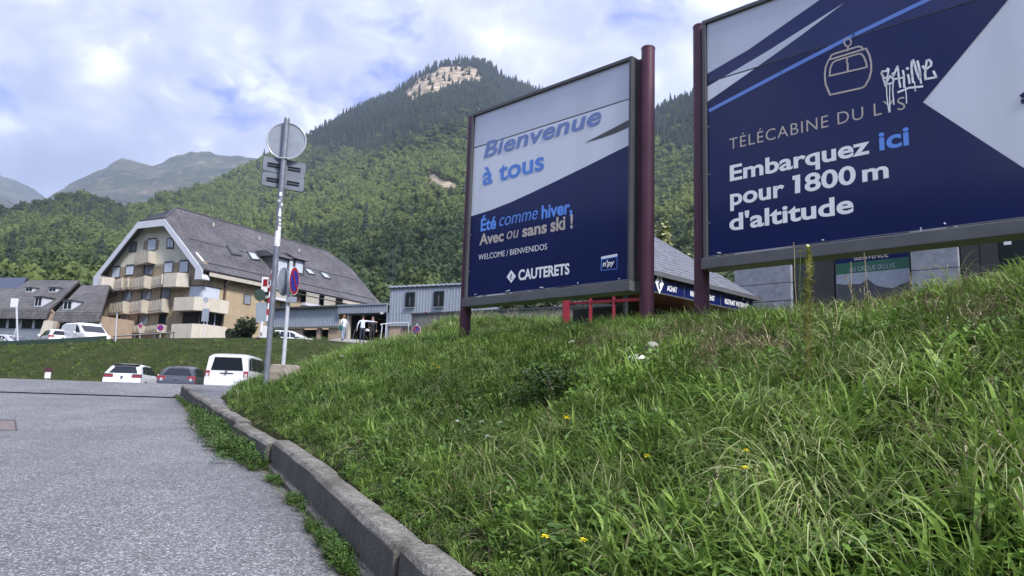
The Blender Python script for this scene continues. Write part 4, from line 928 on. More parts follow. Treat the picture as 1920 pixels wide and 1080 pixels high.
# poster
pa, pb = sx(1566)+.02, sx(1708)-.03; zt = zsl(1636, 472); z1_ = zsl(1636, 488.5); z2_ = zsl(1636, 509); py_ = -.02
PO = empty('welcome_poster', (o_[0], o_[1], 0), R45, 'welcome poster with green band between the two marble pillars', 'poster')
MB().box((pa, py_, zt-2.6), (pb, .02, zt+.55)).build('poster_board', m_frame, PO)
MB().box((pa+.01, py_-.004, z1_+.0), (pb-.01, py_-.001, zt+.5)).build('navy_band', m_navy, PO); MB().box((pa+.01, py_-.004, z2_), (pb-.01, py_-.001, z1_-.003)).build('green_band', m_green, PO)
MB().box((pa+.01, py_-.004, zt-2.5), (pb-.01, py_-.001, z2_-.003)).build('picture_field', m_sign_back, PO)
r_ = random.Random(4); pts_ = [(pa+.02, zt-2.4)]+[(pa+.02+(pb-pa-.04)*i/9, z2_-.38-r_.uniform(-.16, .18)-.1*(i % 2)) for i in range(10)]+[(pb-.02, zt-2.4)]
MB().prism(pts_, 'y', py_-.007, py_-.0045).build('mountain_picture', m_rail_dark, PO)
for body, zz0, hh, mt_ in (('BIENVENUE', z1_+.06, .16, m_letter_beige), ('AU CIRQUE DU LYS', z1_-.30, .15, m_sign_back)):
    V_, F_ = text_mesh(body, .01); cap = text_mesh('E', .01)[0][:, 1].max(); x0_, x1_ = V_[:, 0].min(), V_[:, 0].max(); wl_ = (pb-pa)*(.46 if body[0] == 'B' else .62); c0 = (pa+pb)/2-wl_/2
    MB().add([(c0+(v[0]-x0_)/(x1_-x0_)*wl_, py_-.0085, zz0+v[1]/cap*hh) for v in V_], F_).build('lettering', mt_, PO)

# ------------------------------------------------------------------ apartment building with the sawtooth balconies
oA = at(378, 560, 80.0); AR = math.atan2(.894, .447); frA = Frame((oA[0], oA[1], 0), AR)
AB = empty('apartment_building', (oA[0], oA[1], 0), AR, 'large cream and tan apartment house with half-hipped slate roof and angled balconies', 'building')
GX = lambda px_, py_, x=0.0: frA.hit(px_, py_, 'x', x)      # on the gable
GY = lambda px_, py_, y=0.0: frA.hit(px_, py_, 'y', y)      # on the long side
WG, LN, z0A = 16.0, 30.8, 3.8
Z2 = lambda x, y: (160+x/4.153, 380+y/4.153)
Z3 = lambda x, y: (400+x/3.857, 380+y/3.857)
zEave = 14.75; slope = (20.35-zEave)/5.8
zsplit = GX(*Z2(480, 480))[2]-.1
# gable wall: tan below, cream above, set flush
MB().box((0.0, 0.0, z0A), (.35, WG, zsplit-.0)).build('lower_wall', m_brown_wall, AB)
gtop = [(0.02, zsplit+.003), (WG-.02, zsplit+.003), (WG-.02, zEave+.4), (10.2, 20.1), (5.8, 20.1), (0.02, zEave+.4)]
MB().prism(gtop, 'x', -0.02, .33).build('upper_wall', m_cream_wall, AB)
MB().box((.36, 0, z0A), (LN, .35, zEave+.3)).build('side_wall', m_tan_wall, AB); MB().box((.36, WG-.35, z0A), (LN, WG, zEave+.3)).build('back_wall', m_tan_wall, AB); MB().prism([(0, z0A), (WG, z0A), (WG, zEave+.3), (10.2, 20), (5.8, 20), (0, zEave+.3)], 'x', LN-.35, LN-.001).build('end_wall', m_tan_wall, AB)
# roof
ov, yo = 1.0, .95
def roofpt(y): return 14.95+slope*y if y <= 8 else 14.95+slope*(16-y)
zr8 = roofpt(8); E1, E2 = (2.1, 8, zr8), (28.7, 8, zr8); zm = roofpt(3.0)
m = MB()
zl = roofpt(-yo)+.35
m.slab([(-ov, -yo, zl), (LN+ov, -yo, zl), (LN+ov, 0.9, roofpt(.9)), (-ov, .9, roofpt(.9))], .22)
m.slab([(-ov, .9, roofpt(.9)), (LN+ov, .9, roofpt(.9)), (LN+ov, 5.8, roofpt(5.8)), (-ov, 5.8, roofpt(5.8))], .22)
m.slab([(-ov, 5.8, roofpt(5.8)), (LN+ov, 5.8, roofpt(5.8)), E2, E1], .22)
m2 = [(x, 16-y, z) for (x, y, z) in [(-ov, -yo, zl), (LN+ov, -yo, zl), (LN+ov, 5.8, roofpt(5.8)), E2, E1, (-ov, 5.8, roofpt(5.8))]]
m.slab(m2[::-1], .22)
roofA = m.build('roof', m_roof_x, AB)
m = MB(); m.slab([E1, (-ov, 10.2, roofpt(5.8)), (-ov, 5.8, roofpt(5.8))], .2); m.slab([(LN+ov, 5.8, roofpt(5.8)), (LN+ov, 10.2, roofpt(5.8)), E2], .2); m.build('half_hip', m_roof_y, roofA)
m = MB(); m.cyl(E1, E2, .12, .12, 6); m.cyl((-ov, 5.8, roofpt(5.8)+.03), (E1[0], 8, zr8+.03), .1, .1, 6); m.build('ridge_cap', m_frame, roofA)
m = MB(); m.box((-ov+1.5, 3.4, roofpt(3.4)+.02), (LN+ov-1, 3.5, roofpt(3.4)+.13)); m.build('snow_guard', m_frame, roofA)
m = MB(); m.box((-ov+1.2, .25, roofpt(.25)+.05), (LN+ov-1, .32, roofpt(.25)+.25)); m.build('snow_guard', m_frame, roofA)
# bargeboards and boxed eaves (white)
xb_ = -ov-.08
outer = [(-yo-.05, zl-.55), (-yo-.05, zl-.05), (5.75, roofpt(5.75)-.12), (10.25, roofpt(5.75)-.12), (WG+yo+.05, zl-.05), (WG+yo+.05, zl-.55)]
def barge(y0_, za, y1_, zb_, wdt): MB().prism([(y0_, za), (y1_, zb_), (y1_, zb_-wdt*1.35), (y0_, za-wdt*1.35)], 'x', xb_, xb_+.12).build('bargeboard', m_barge, AB)
barge(-yo, zl-.1, 5.8, roofpt(5.8)-.14, .62); barge(WG+yo, zl-.1, 10.2, roofpt(5.8)-.14, .62); MB().box((xb_+.003, 5.8, roofpt(5.8)-.95), (xb_+.117, 10.2, roofpt(5.8)-.15)).build('bargeboard', m_barge, AB)
for (ya_, yb_) in ((-yo, .12), (WG-.12, WG+yo)):
    zz_ = zl-.1; s_ = 1 if ya_ < 0 else -1
    poly = [(ya_, zz_-1.0), (yb_, zz_-1.0), (yb_, zz_-.8+(slope*1.05 if s_ > 0 else 0)), (ya_, zz_-.8+(0 if s_ > 0 else slope*1.05))]
    MB().prism(poly, 'x', xb_+.004, -.03).build('boxed_eave', m_barge, AB)
MB().box((-.03, -yo-.02, zl-.62), (11.3, -yo+.10, zl-.22)).build('gutter', m_gutter, AB)
MB().box((22.3, -yo-.02, zl-.62), (LN+ov, -yo+.10, zl-.22)).build('gutter', m_gutter, AB); MB().box((-.0, -yo+.11, zl-.62), (LN+ov, -.01, zl-.55)).build('eave_soffit', m_frame_low, AB)
MB().slab([(-ov, 5.8, roofpt(5.8)-.24), (-ov, 10.2, roofpt(5.8)-.24), (-.02, 10.2, roofpt(5.8)-.24), (-.02, 5.8, roofpt(5.8)-.24)], .05).build('verge_soffit', m_barge, AB)
def rect_on_gable(name, q, mat, x=-.03, th=.05, parent=AB, seg=None):
    """q: photo corners in the zoomed crop: left, top, right, bottom -> upright rectangle on the gable plane"""
    l, t_, r, b_ = q; c = ((l+r)/2, (t_+b_)/2)
    yl_ = GX(*Z2(l, c[1]))[1]; yr_ = GX(*Z2(r, c[1]))[1]; zt_ = GX(*Z2(c[0], t_))[2]; zb_ = GX(*Z2(c[0], b_))[2]
    return (yr_, yl_, zb_, zt_)
def window(q, kind='blind', x=0.0, shade=False):
    y0_, y1_, zb_, zt_ = rect_on_gable('w', q, None)
    f = MB(); t_ = .07
    fr_ = MB().box((x-.06, y0_-t_, zb_-t_), (x-.022, y0_, zt_+t_)); fr_.box((x-.06, y1_, zb_-t_), (x-.022, y1_+t_, zt_+t_)); fr_.box((x-.06, y0_, zt_), (x-.022, y1_, zt_+t_)); fr_.box((x-.06, y0_, zb_-t_), (x-.022, y1_, zb_))
    wdw = fr_.build('window', m_frame, AB)
    mt_ = {'blind': m_blind, 'shade': m_blind_shade, 'dark': m_dark_open, 'glass': m_wglass}[kind]
    m = MB().box((x-.05, y0_, zb_), (x-.0225, y1_, zt_)); m.build('pane', mt_, wdw)
    MB().box((x-.14, y0_-.05, zt_+t_+.002), (x-.022, y1_+.05, zt_+t_+.06)).build('lintel', m_rail_dark, wdw)
    return wdw
# windows of the gable (crop coordinates: left, top, right, bottom)
for q, k in (((490, 287, 553, 368), 'blind'), ((212, 503, 270, 580), 'blind'), ((322, 492, 380, 560), 'blind'), ((620, 468, 682, 542), 'blind'), ((738, 458, 802, 542), 'blind'), ((470, 482, 528, 560), 'shade'), ((98, 700, 146, 775), 'blind')): window(q, k, -.02 if q[1] < 500 else 0)
for q in ((300, 685, 358, 765), (450, 672, 512, 755), (600, 665, 660, 745), (275, 875, 338, 955), (425, 865, 490, 950)): window(q, 'shade')
window((575, 868, 630, 945), 'glass'); window((825, 845, 1000, 940), 'glass') if False else None
for q in ((292, 690, 298, 760), (440, 675, 448, 750), (590, 668, 598, 745), (458, 480, 468, 550), (262, 878, 273, 955), (412, 868, 424, 950)): 
    y0_, y1_, zb_, zt_ = rect_on_gable('w', q, None); MB().box((-.04, y0_-.05, zb_), (-.004, y1_+.05, zt_)).build('recess', m_dark_open, AB)
for q in ((455, 295, 488, 368), (556, 290, 575, 368), (275, 505, 318, 575), (386, 490, 455, 560), (688, 465, 734, 540), (182, 510, 206, 575)):
    y0_, y1_, zb_, zt_ = rect_on_gable('w', q, None); MB().box((-.035, y0_, zb_), (-.021, y1_, zt_)).build('brown_infill', m_brown_wall, AB)
# the two shaped attic windows
for pl in ([(338, 388), (345, 345), (375, 308), (404, 302), (398, 385)], [(632, 362), (637, 280), (650, 275), (672, 273), (694, 305), (690, 362)]):
    poly = [(GX(*Z2(*p), -.02)[1], GX(*Z2(*p), -.02)[2]) for p in pl]; c = np.mean(poly, 0); wdw = MB().prism(poly, 'x', -.06, -.0215).build('attic_window', m_rail_dark, AB)
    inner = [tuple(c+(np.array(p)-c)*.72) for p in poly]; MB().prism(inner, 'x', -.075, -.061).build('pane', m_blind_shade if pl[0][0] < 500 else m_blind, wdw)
    MB().box((-.085, c[0]-.04, min(p[1] for p in inner)), (-.076, c[0]+.04, max(p[1] for p in inner)-.1)).build('glazing_bar', m_frame, wdw)
# balconies: a solid cream cheek and a barred front, both leaving the wall at an angle
def balcony(q_l, q_m, q_r, top, bot, depth=1.25, flip=False, nb=9):
    """crop x of left end, nose and right end; crop y of parapet top and floor"""
    yc = (top+bot)/2
    yl_ = GX(*Z2(q_l, yc))[1]; yr_ = GX(*Z2(q_r, yc))[1]; ym = GX(*Z2(q_m, yc), -depth)[1]
    zt_ = GX(*Z2(q_m, top), -depth)[2]; zb_ = GX(*Z2(q_m, bot), -depth)[2]
    A_, B_, C_ = (-.15, yl_), (-depth, ym), (-.04, yr_)
    bal = MB().prism([A_, B_, C_, (-.025, yl_)], 'z', zb_, zb_+.16).build('balcony', m_balc, AB)
    def wall_seg(P, Q, name, mat, z0_, z1_, th):
        P = np.array(P); Q = np.array(Q); d = (Q-P)/np.linalg.norm(Q-P); n_ = np.array([-d[1], d[0]])*th
        return MB().prism([tuple(P), tuple(Q), tuple(Q+n_), tuple(P+n_)], 'z', z0_, z1_).build(name, mat, bal)
    solid, rail = ((B_, C_), (A_, B_)) if not flip else ((A_, B_), (B_, C_))
    wall_seg(solid[0], solid[1], 'cheek_wall', m_balc, zb_+.162, zt_, .12 if not flip else .12)
    wall_seg(rail[0], rail[1], 'rail_panel', m_balc_rail, zb_+.26, zt_-.10, .03); wall_seg(rail[0], rail[1], 'handrail', m_rail_dark, zt_-.09, zt_-.02, .06)
    m = MB(); P, Q = np.array(rail[0]), np.array(rail[1])
    for k in range(nb+1):
        c = P+(Q-P)*k/nb; m.box((c[0]-.045, c[1]-.02, zb_+.2), (c[0]-.01, c[1]+.02, zt_-.03))
    m.build('baluster', m_balc, bal)['kind'] = 'stuff'
    return bal
for q in ((398, 495, 555, 372, 462), (105, 215, 0, 0, 0)):
    if q[3]: balcony(*q)
balcony(300, 338, 358, 585, 668, .9)
# large left balcony, solid front
def solid_balcony(ql, qr, top, bot, depth=1.1, seg=None):
    yc = (top+bot)/2; y1_ = GX(*Z2(ql, yc), -depth)[1]; y0_ = GX(*Z2(qr, yc), -depth*.4)[1]; zt_ = GX(*Z2((ql+qr)/2, top), -depth)[2]; zb_ = GX(*Z2((ql+qr)/2, bot), -depth)[2]
    bal = MB().prism([(-.03, y1_), (-depth, y1_), (-depth, y0_+1.0), (-depth*.4, y0_), (-.03, y0_)], 'z', zb_, zb_+.16).build('balcony', m_balc, AB)
    MB().box((-depth-.06, y0_+1.0, zb_), (-depth+.06, y1_, zt_)).build('front_wall', m_balc, bal); MB().box((-depth+.07, y1_-.12, zb_+.162), (-.03, y1_, zt_)).build('cheek_wall', m_balc, bal)
    MB().prism([(-depth, y0_+1.0), (-depth*.4, y0_), (-depth*.4+.12, y0_), (-depth+.12, y0_+1.0)], 'z', zb_+.162, zt_).build('cheek_wall', m_balc, bal)
    return bal
b_ = solid_balcony(108, 218, 577, 676); b_ = solid_balcony(615, 802, 545, 652)
for q in ((222, 290, 322, 582, 672), (370, 462, 522, 566, 660), (527, 602, 614, 556, 648), (203, 300, 352, 765, 858), (352, 440, 500, 755, 855), (503, 600, 660, 745, 848), (178, 270, 322, 955, 1015), (325, 418, 470, 950, 1010), (474, 560, 640, 948, 1005), (0, 68, 138, 782, 870)): balcony(*q)
# corner balcony wrapping to the long side
def corner_balc(zt_, zb_, m_=m_balc):
    y1_ = 3.3; x1_ = 3.2; d = 1.1
    bal = MB().prism([(-.03, y1_), (-d, y1_-.4), (-d, -.2), (-.2, -d), (x1_-.4, -d), (x1_, -.03), (-.03, -.03)], 'z', zb_, zb_+.15).build('balcony', m_, AB)
    pts_ = [(-.03, y1_), (-d, y1_-.4), (-d, -.2), (-.2, -d), (x1_-.4, -d), (x1_, -.03)]
    for k, (P, Q) in enumerate(zip(pts_[:-1], pts_[1:])):
        P = np.array(P); Q = np.array(Q); dd = (Q-P)/np.linalg.norm(Q-P); n_ = np.array([dd[1], -dd[0]])*-.1
        MB().prism([tuple(P), tuple(Q), tuple(Q+n_), tuple(P+n_)], 'z', zb_+.152, zt_).build('front_wall', m_balc_rail if k == 1 and False else m_, bal)
zt_, zb_ = GX(*Z2(880, 730), -1.1)[2], GX(*Z2(880, 835), -1.1)[2]; corner_balc(zt_, zb_); corner_balc(GX(*Z2(880, 940), -1.1)[2], z0A)
zw1, zw0 = GX(*Z2(900, 650))[2], GX(*Z2(900, 728))[2]
MB().box((-.05, .05, zw0-.6), (-.004, 1.9, zw1)).build('corner_window', m_blind, AB); MB().box((.0, -.05, zw0-.6), (2.3, -.004, zw1-.0)).build('corner_window', m_blind, AB)
MB().box((-.09, -.09, zw1+.002), (2.5, 2.1, zw1+.12)).build('lintel', m_rail_dark, AB)
MB().box((-.05, .05, GX(*Z2(900, 935))[2]-.5), (-.004, 2.6, GX(*Z2(900, 850))[2])).build('corner_window', m_dark_open, AB); MB().box((.0, -.05, GX(*Z2(900, 935))[2]-.5), (2.9, -.004, GX(*Z2(900, 850))[2])).build('corner_window', m_wglass, AB)
for x_ in (.9, 1.9): MB().box((x_, -.09, GX(*Z2(900, 935))[2]-.5), (x_+.12, -.052, GX(*Z2(900, 850))[2])).build('window_bar', m_blind, AB)
MB().box((.002, -.028, z0A), (1.4, -.003, zEave)).build('brown_corner_strip', m_brown_wall, AB)
# long side: pipe, small windows, recessed balconies
def side_rect(P, Q, x_t=0): a_ = GY(*P); b_ = GY(*Q); return a_[0], b_[0], a_[2], b_[2]
def side_window(l, t_, r, b_, mat, Zf=Z3, y=0.0):
    x0_ = GY(*Zf(l, (t_+b_)/2), y)[0]; x1_ = GY(*Zf(r, (t_+b_)/2), y)[0]; zt_ = GY(*Zf((l+r)/2, t_), y)[2]; zb_ = GY(*Zf((l+r)/2, b_), y)[2]
    wdw = MB().box((x0_-.08, y-.05, zb_-.08), (x1_+.08, y-.004, zt_+.12)).build('window', m_rail_dark, AB); MB().box((x0_+.03, y-.07, zb_), (x1_-.03, y-.051, zt_)).build('pane', mat, wdw); return wdw
side_window(1235, 722, 1284, 788, m_blind, Z2); side_window(222, 672, 266, 730, m_blind, Z3); side_window(490, 720, 520, 765, m_blind_shade, Z3)
pp = GY(*Z2(1092, 560)); MB().cyl((pp[0], -.14, z0A), (pp[0], -.14, zl-.63), .13, .13, 10).build('downpipe', m_pipe, AB, smooth=True); MB().cyl((pp[0], -.14, zl-1.1), (pp[0], -.75, zl-.6), .1, .1, 8).build('downpipe_elbow', m_gutter, AB, smooth=True)
x0_, x1_ = GY(*Z3(638, 680))[0], GY(*Z3(850, 700))[0]; zt_ = zl-.64; zf = GY(*Z3(640, 730))[2]
MB().box((x0_-.1, -.05, zf-.2), (x1_+.1, -.003, zt_)).build('recess', m_dark_open, AB)
xm0, xm1 = GY(*Z3(735, 700))[0], GY(*Z3(765, 700))[0]
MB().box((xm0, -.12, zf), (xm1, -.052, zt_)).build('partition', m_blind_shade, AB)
for (a0, b0) in ((x0_, GY(*Z3(730, 700))[0]), (xm1+.1, x1_)):
    rb = MB().box((a0, -.78, zf+.12), (b0, -.72, zf+1.35)).build('rail_panel', m_balc_rail, AB); MB().box((a0, -.82, zf+1.352), (b0, -.68, zf+1.45)).build('handrail', m_barge, rb)
MB().box((x0_-.1, -.8, zf-.25), (x1_+.4, -.051, zf+.1)).build('balcony_slab', m_barge, AB)
x2_ = GY(*Z3(370, 620))[0]; x3_ = GY(*Z3(530, 660))[0]; zf2 = GY(*Z3(450, 690))[2]
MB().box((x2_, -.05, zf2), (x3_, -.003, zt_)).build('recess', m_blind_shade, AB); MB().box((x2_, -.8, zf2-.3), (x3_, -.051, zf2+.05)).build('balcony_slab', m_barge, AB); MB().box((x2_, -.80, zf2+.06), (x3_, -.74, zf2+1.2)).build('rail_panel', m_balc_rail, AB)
# roof lights and dormers
def on_roof(px_, py_):
    """sight line against the visible roof plane"""
    n_ = np.array([0, -slope, 1.0]); n_ /= np.linalg.norm(n_); p0 = np.array([0, 0, 14.95]); d = ray(px_, py_); dl = np.array([d@frA.x, d@frA.y, d@frA.z]); ol = frA.loc(EYE)
    t_ = ((p0-ol)@n_)/(dl@n_); return ol+dl*t_
def skylight(q, mat):
    P_ = [on_roof(*Z3(*p)) for p in q]; n_ = Vector((0, -slope, 1)).normalized(); c = sum((Vector(p) for p in P_), Vector())/4
    fr_ = MB().slab([Vector(p)+n_*.14 for p in P_], .12).build('roof_window', m_rail_dark, roofA); fr_['kind'] = ''
    del fr_['kind']; MB().slab([c+(Vector(p)-c)*.78+n_*.165 for p in P_], .02).build('pane', mat, fr_)
skylight([(130, 378), (208, 390), (165, 325), (88, 308)], m_roof_x); skylight([(275, 415), (338, 424), (298, 372), (240, 358)], m_sky_glass); skylight([(690, 520), (735, 527), (698, 488), (652, 478)], m_sky_glass); skylight([(805, 548), (848, 556), (812, 517), (765, 505)], m_sky_glass)
def dormer(ql, qr, qb, qt):
    a_ = on_roof(*Z3(ql, qb)); b2 = on_roof(*Z3(qr, qb)); x0_, x1_ = a_[0], b2[0]; yb_ = a_[1]; zb_ = a_[2]; h_ = 2.0
    dm_ = MB().prism([(yb_, zb_-.1), (yb_, zb_+h_), (yb_+h_/slope+.2, zb_+h_)], 'x', x0_, x1_).build('dormer', m_frame, roofA)
    MB().prism([(yb_-.5, zb_+h_+.0), (yb_+.9, zb_+h_+.75), (yb_+h_/slope+1.3, zb_+h_+.75), (yb_+h_/slope+.3, zb_+h_)], 'x', x0_-.35, x1_+.35).build('dormer_roof', m_roof_x, dm_)
    MB().box((x0_+.35, yb_-.05, zb_+.35), (x1_-.35, yb_-.004, zb_+h_-.15)).build('dormer_window', m_blind, dm_)
dormer(425, 520, 500, 0); dormer(575, 640, 515, 0)
m = MB()
for q in ((0, 172), (332, 268), (620, 357)): p = on_roof(*Z3(*q)); m.cyl((p[0], p[1], p[2]), (p[0], p[1], p[2]+.45), .12, .12, 8)
m.build('roof_vent', m_gutter, roofA)

# ------------------------------------------------------------------ slate-roofed lodges at the left
def lodge(name, label, roof_px, Y0, depth, mat, wall_px, extra=None):
    """roof_px: eave left, eave right, ridge right, ridge left (photo pixels); front eave at distance Y0"""
    el, er, rr_, rl = roof_px; A_ = at(*el, Y0); B_ = at(*er, Y0-1.5); C_ = at(*rr_, Y0-1.5+depth); D_ = at(*rl, Y0+depth)
    z_e = (A_[2]+B_[2])/2; z_r = (C_[2]+D_[2])/2; A_[2] = B_[2] = z_e; C_[2] = D_[2] = z_r
    o = Vector(A_); o.z = 0; ang = math.atan2(B_[1]-A_[1], B_[0]-A_[0]); T = empty(name, o, ang, label, 'house', 'slate-roofed lodges'); fr_ = Frame(o, ang)
    a_, b_, c_, d_ = (Vector(fr_.loc(p)) for p in (A_, B_, C_, D_))
    rf_ = MB().slab([a_, b_, c_, d_], .25).build('roof', mat, T); W_ = b_.x
    back = [d_, c_, Vector((c_.x, c_.y+depth*.9, z_e)), Vector((d_.x, d_.y+depth*.9, z_e))]; MB().slab(back, .25).build('back_slope', mat, rf_)
    MB().box((.5, .7, 3.4), (W_-.5, depth, z_e-.35)).build('wall', m_salmon, T); return T, fr_, rf_, W_, z_e, (a_, b_, c_, d_)
L1 = lodge('lodge', 'weathered slate-roofed lodge with three little white dormers, left of the apartment house', ((-14, 578), (92, 581), (148, 527), (53, 524)), 84, 7.5, m_roof_old, None)
def plane_hit(fr_, q, px_, py_):
    n_ = (q[1]-q[0]).cross(q[3]-q[0]).normalized(); n_ = np.array(n_); d = ray(px_, py_); dl = np.array([d@fr_.x, d@fr_.y, d@fr_.z]); ol = fr_.loc(EYE)
    t_ = ((np.array(q[0])-ol)@n_)/(dl@n_); return ol+dl*t_
def mini_dormer(Lx, px_, py_, wd_, hh):
    T_, fr_, rf_, W_, ze_, q = Lx; p = plane_hit(fr_, q, px_, py_); s_ = (q[3].z-q[0].z)/(q[3].y-q[0].y)
    dm_ = MB().prism([(p[1], p[2]-.1), (p[1], p[2]+hh), (p[1]+hh/s_, p[2]+hh)], 'x', p[0]-wd_/2, p[0]+wd_/2).build('dormer', m_barge, rf_)
    MB().slab([(p[0]-wd_/2-.15, p[1]-.2, p[2]+hh+.08), (p[0]+wd_/2+.15, p[1]-.2, p[2]+hh+.08), (p[0]+wd_/2+.15, p[1]+hh/s_, p[2]+hh+.1), (p[0]-wd_/2-.15, p[1]+hh/s_, p[2]+hh+.1)], .07).build('dormer_roof', m_roof_old, dm_)
    for k in (-1, 1): MB().box((p[0]+k*wd_*.22-wd_*.15, p[1]-.05, p[2]+.15), (p[0]+k*wd_*.22+wd_*.15, p[1]-.004, p[2]+hh-.12)).build('window_pane', m_wglass, dm_)
mini_dormer(L1, 54, 548, 1.0, .55); mini_dormer(L1, 98, 548, 1.0, .55); mini_dormer(L1, 71, 575, 1.0, 1.1)
def apron(Lx, px_b, Wd):   # steep lower skirt of the roof, then the window strip and the grey base
    T_, fr_, rf_, W_, ze_, q = Lx
    MB().slab([(0, -.4, ze_-1.1), (W_, -.4, ze_-1.1), (W_, .0, ze_+.0), (0, 0, ze_+.0)], .2).build('roof_skirt', m_roof_old, rf_)
    zt_ = ze_-1.13
    n = max(3, int(W_/1.6)); 
    for k in range(n):
        x0_ = .3+k*(W_-.6)/n; wdw = MB().box((x0_, .45, zt_-.95), (x0_+(W_-.6)/n-.35, .52, zt_)).build('window', m_wglass, T_); MB().box((x0_+(W_-.6)/n-.33, .4, zt_-1.0), (x0_+(W_-.6)/n-.02, .6, zt_)).build('window_mullion', m_barge, wdw)
    MB().box((.1, .35, zt_-3.6), (W_-.1, .69, zt_-1.02)).build('base_wall', m_clad2, T_)
apron(L1, None, None)
L2 = lodge('lodge', 'slate-roofed lodge partly hidden behind the left end of the apartment house', ((104, 584), (190, 586), (205, 536), (152, 534)), 80, 6.5, m_roof_old, None); apron(L2, None, None); mini_dormer(L2, 126, 581, 1.2, 1.0)
L3 = lodge('lodge', 'lodge with a bright slate slope cut by the left edge of the photo', ((-70, 575), (-4, 575), (42, 541), (-30, 540)), 90, 7.0, m_roof_old, None)
L4 = lodge('lodge', 'low house with a smooth dark blue roof at the far left edge', ((-40, 548), (36, 546), (50, 521), (-20, 520)), 110, 8, m_roof_blue, None)
T = empty('leaning_wall', Vector(at(84, 620, 79)[:2].tolist()+[0]), 0, 'cream buttress wall slanting out below the lodge roof', 'wall')
zt_ = at(90, 602, 79)[2]; MB().prism([(-.9, 3.6), (.5, 3.6), (1.1, zt_), (.1, zt_)], 'y', -.5, .3).build('wall_face', m_balc, T)

# ------------------------------------------------------------------ grey clad depot
oD = at(725, 600, 58.0); AD = math.atan2(-.447, .894); frD = Frame((oD[0], oD[1], 0), AD)
Hd = lambda px_, py_, y=0.0: frD.hit(px_, py_, 'y', y)
DP = empty('depot', (oD[0], oD[1], 0), AD, 'long low depot clad in blue-grey ribbed metal with a wide dark garage opening', 'building')
def ribbed(name, x0_, x1_, z0_, z1_, y_, mat, parent, pitch=.26, d=.018, poly_top=None):
    m = MB(); n = max(2, int(abs(x1_-x0_)/pitch)); p_ = (x1_-x0_)/n; prof = []
    for k in range(n): xk = x0_+k*p_; prof += [(xk, 0), (xk+p_*.55, 0), (xk+p_*.65, -d), (xk+p_*.9, -d)]
    prof.append((x1_, 0)); K = len(prof); tp = (lambda x: z1_) if poly_top is None else poly_top
    vs = [(x, y_+o, z0_) for x, o in prof]+[(x, y_+o, tp(x)) for x, o in prof]+[(x, y_+.06, z0_) for x, o in prof]+[(x, y_+.06, tp(x)) for x, o in prof]
    fs = []
    for k in range(K-1): fs += [(k, k+1, K+k+1, K+k), (2*K+k+1, 2*K+k, 3*K+k, 3*K+k+1), (K+k, K+k+1, 3*K+k+1, 3*K+k), (k+1, k, 2*K+k, 2*K+k+1)]
    fs += [(0, K, 3*K, 2*K), (K-1, 3*K-1, 4*K-1, 2*K-1)]; m.add(vs, fs); return m.build(name, mat, parent)
xA, xB, xC = Hd(500, 590)[0], Hd(635, 600)[0], Hd(650, 610)[0]; x0g = Hd(654, 610)[0]; x1g = Hd(724, 610)[0]
zt0, zt1 = Hd(520, 580)[2], Hd(700, 574.5)[2]; zb_ = Hd(600, 612)[2]; zlin = Hd(690, 587.5)[2]; zbase = 4.6
ribbed('ribbed_wall', xA, xB, zb_, zt0, 0, m_clad, DP); ribbed('ribbed_fascia', xB+.02, x1g+.2, zlin, zt0+.02, -.25, m_clad2, DP)
MB().box((xA-.1, -.35, zt0+.01), (xB-.02, 8, zt0+.14)).build('roof', m_frame, DP); MB().box((xB+.0, -.33, zt0+.05), (x1g+.2, 8, zt0+.17)).build('roof', m_clad2, DP)
MB().box((xA, .07, zb_-.12), (xB, .3, zb_-.005)).build('ledge', m_gutter, DP)
MB().box((xA, .25, zbase-1), (Hd(563, 620)[0], .5, zb_-.13)).build('lower_wall', m_salmon, DP)
MB().box((Hd(612, 620)[0], .25, zbase-1), (xC, .5, zb_-.13)).build('lower_wall', m_salmon, DP); MB().box((Hd(590, 620)[0], .25, zbase-1), (Hd(597, 620)[0], .5, zb_-.13)).build('lower_wall', m_salmon, DP)
MB().box((xA, 2.4, zbase-1), (xB, 2.5, zb_)).build('inner_wall', m_dark_open, DP)
MB().box((xC, -.02, zbase-.4), (x0g, .3, zlin)).build('door_jamb', m_gutter, DP)
MB().box((x1g, -.02, zbase-.4), (x1g+.18, .3, zlin)).build('door_jamb', m_clad, DP)
m = MB().box((x0g, 6.0, zbase-.5), (x1g, 6.1, zlin)); m.box((x0g-.1, .3, zbase-.5), (x0g-.02, 6, zlin)); m.box((x1g+.1, .3, zbase-.5), (x1g+.02, 6, zlin)); m.box((x0g, .3, zlin+.01), (x1g, 6, zlin+.1)); m.build('garage_interior', m_dark_open, DP)
MB().box((x0g, -.2, zlin-.10), (x1g, .3, zlin-.005)).build('lintel', m_rail_dark, DP)
MB().box((x0g-.3, -.0, Hd(700, 639.5)[2]-.35), (x1g+.3, 6, Hd(700, 639.5)[2])).build('threshold', m_gravel, DP)
q = Hd(716, 586.5, -.3); MB().box((q[0]-.08, -.42, q[2]-.1), (q[0]+.1, -.26, q[2]+.02)).build('wall_lamp', m_sign_white, DP)
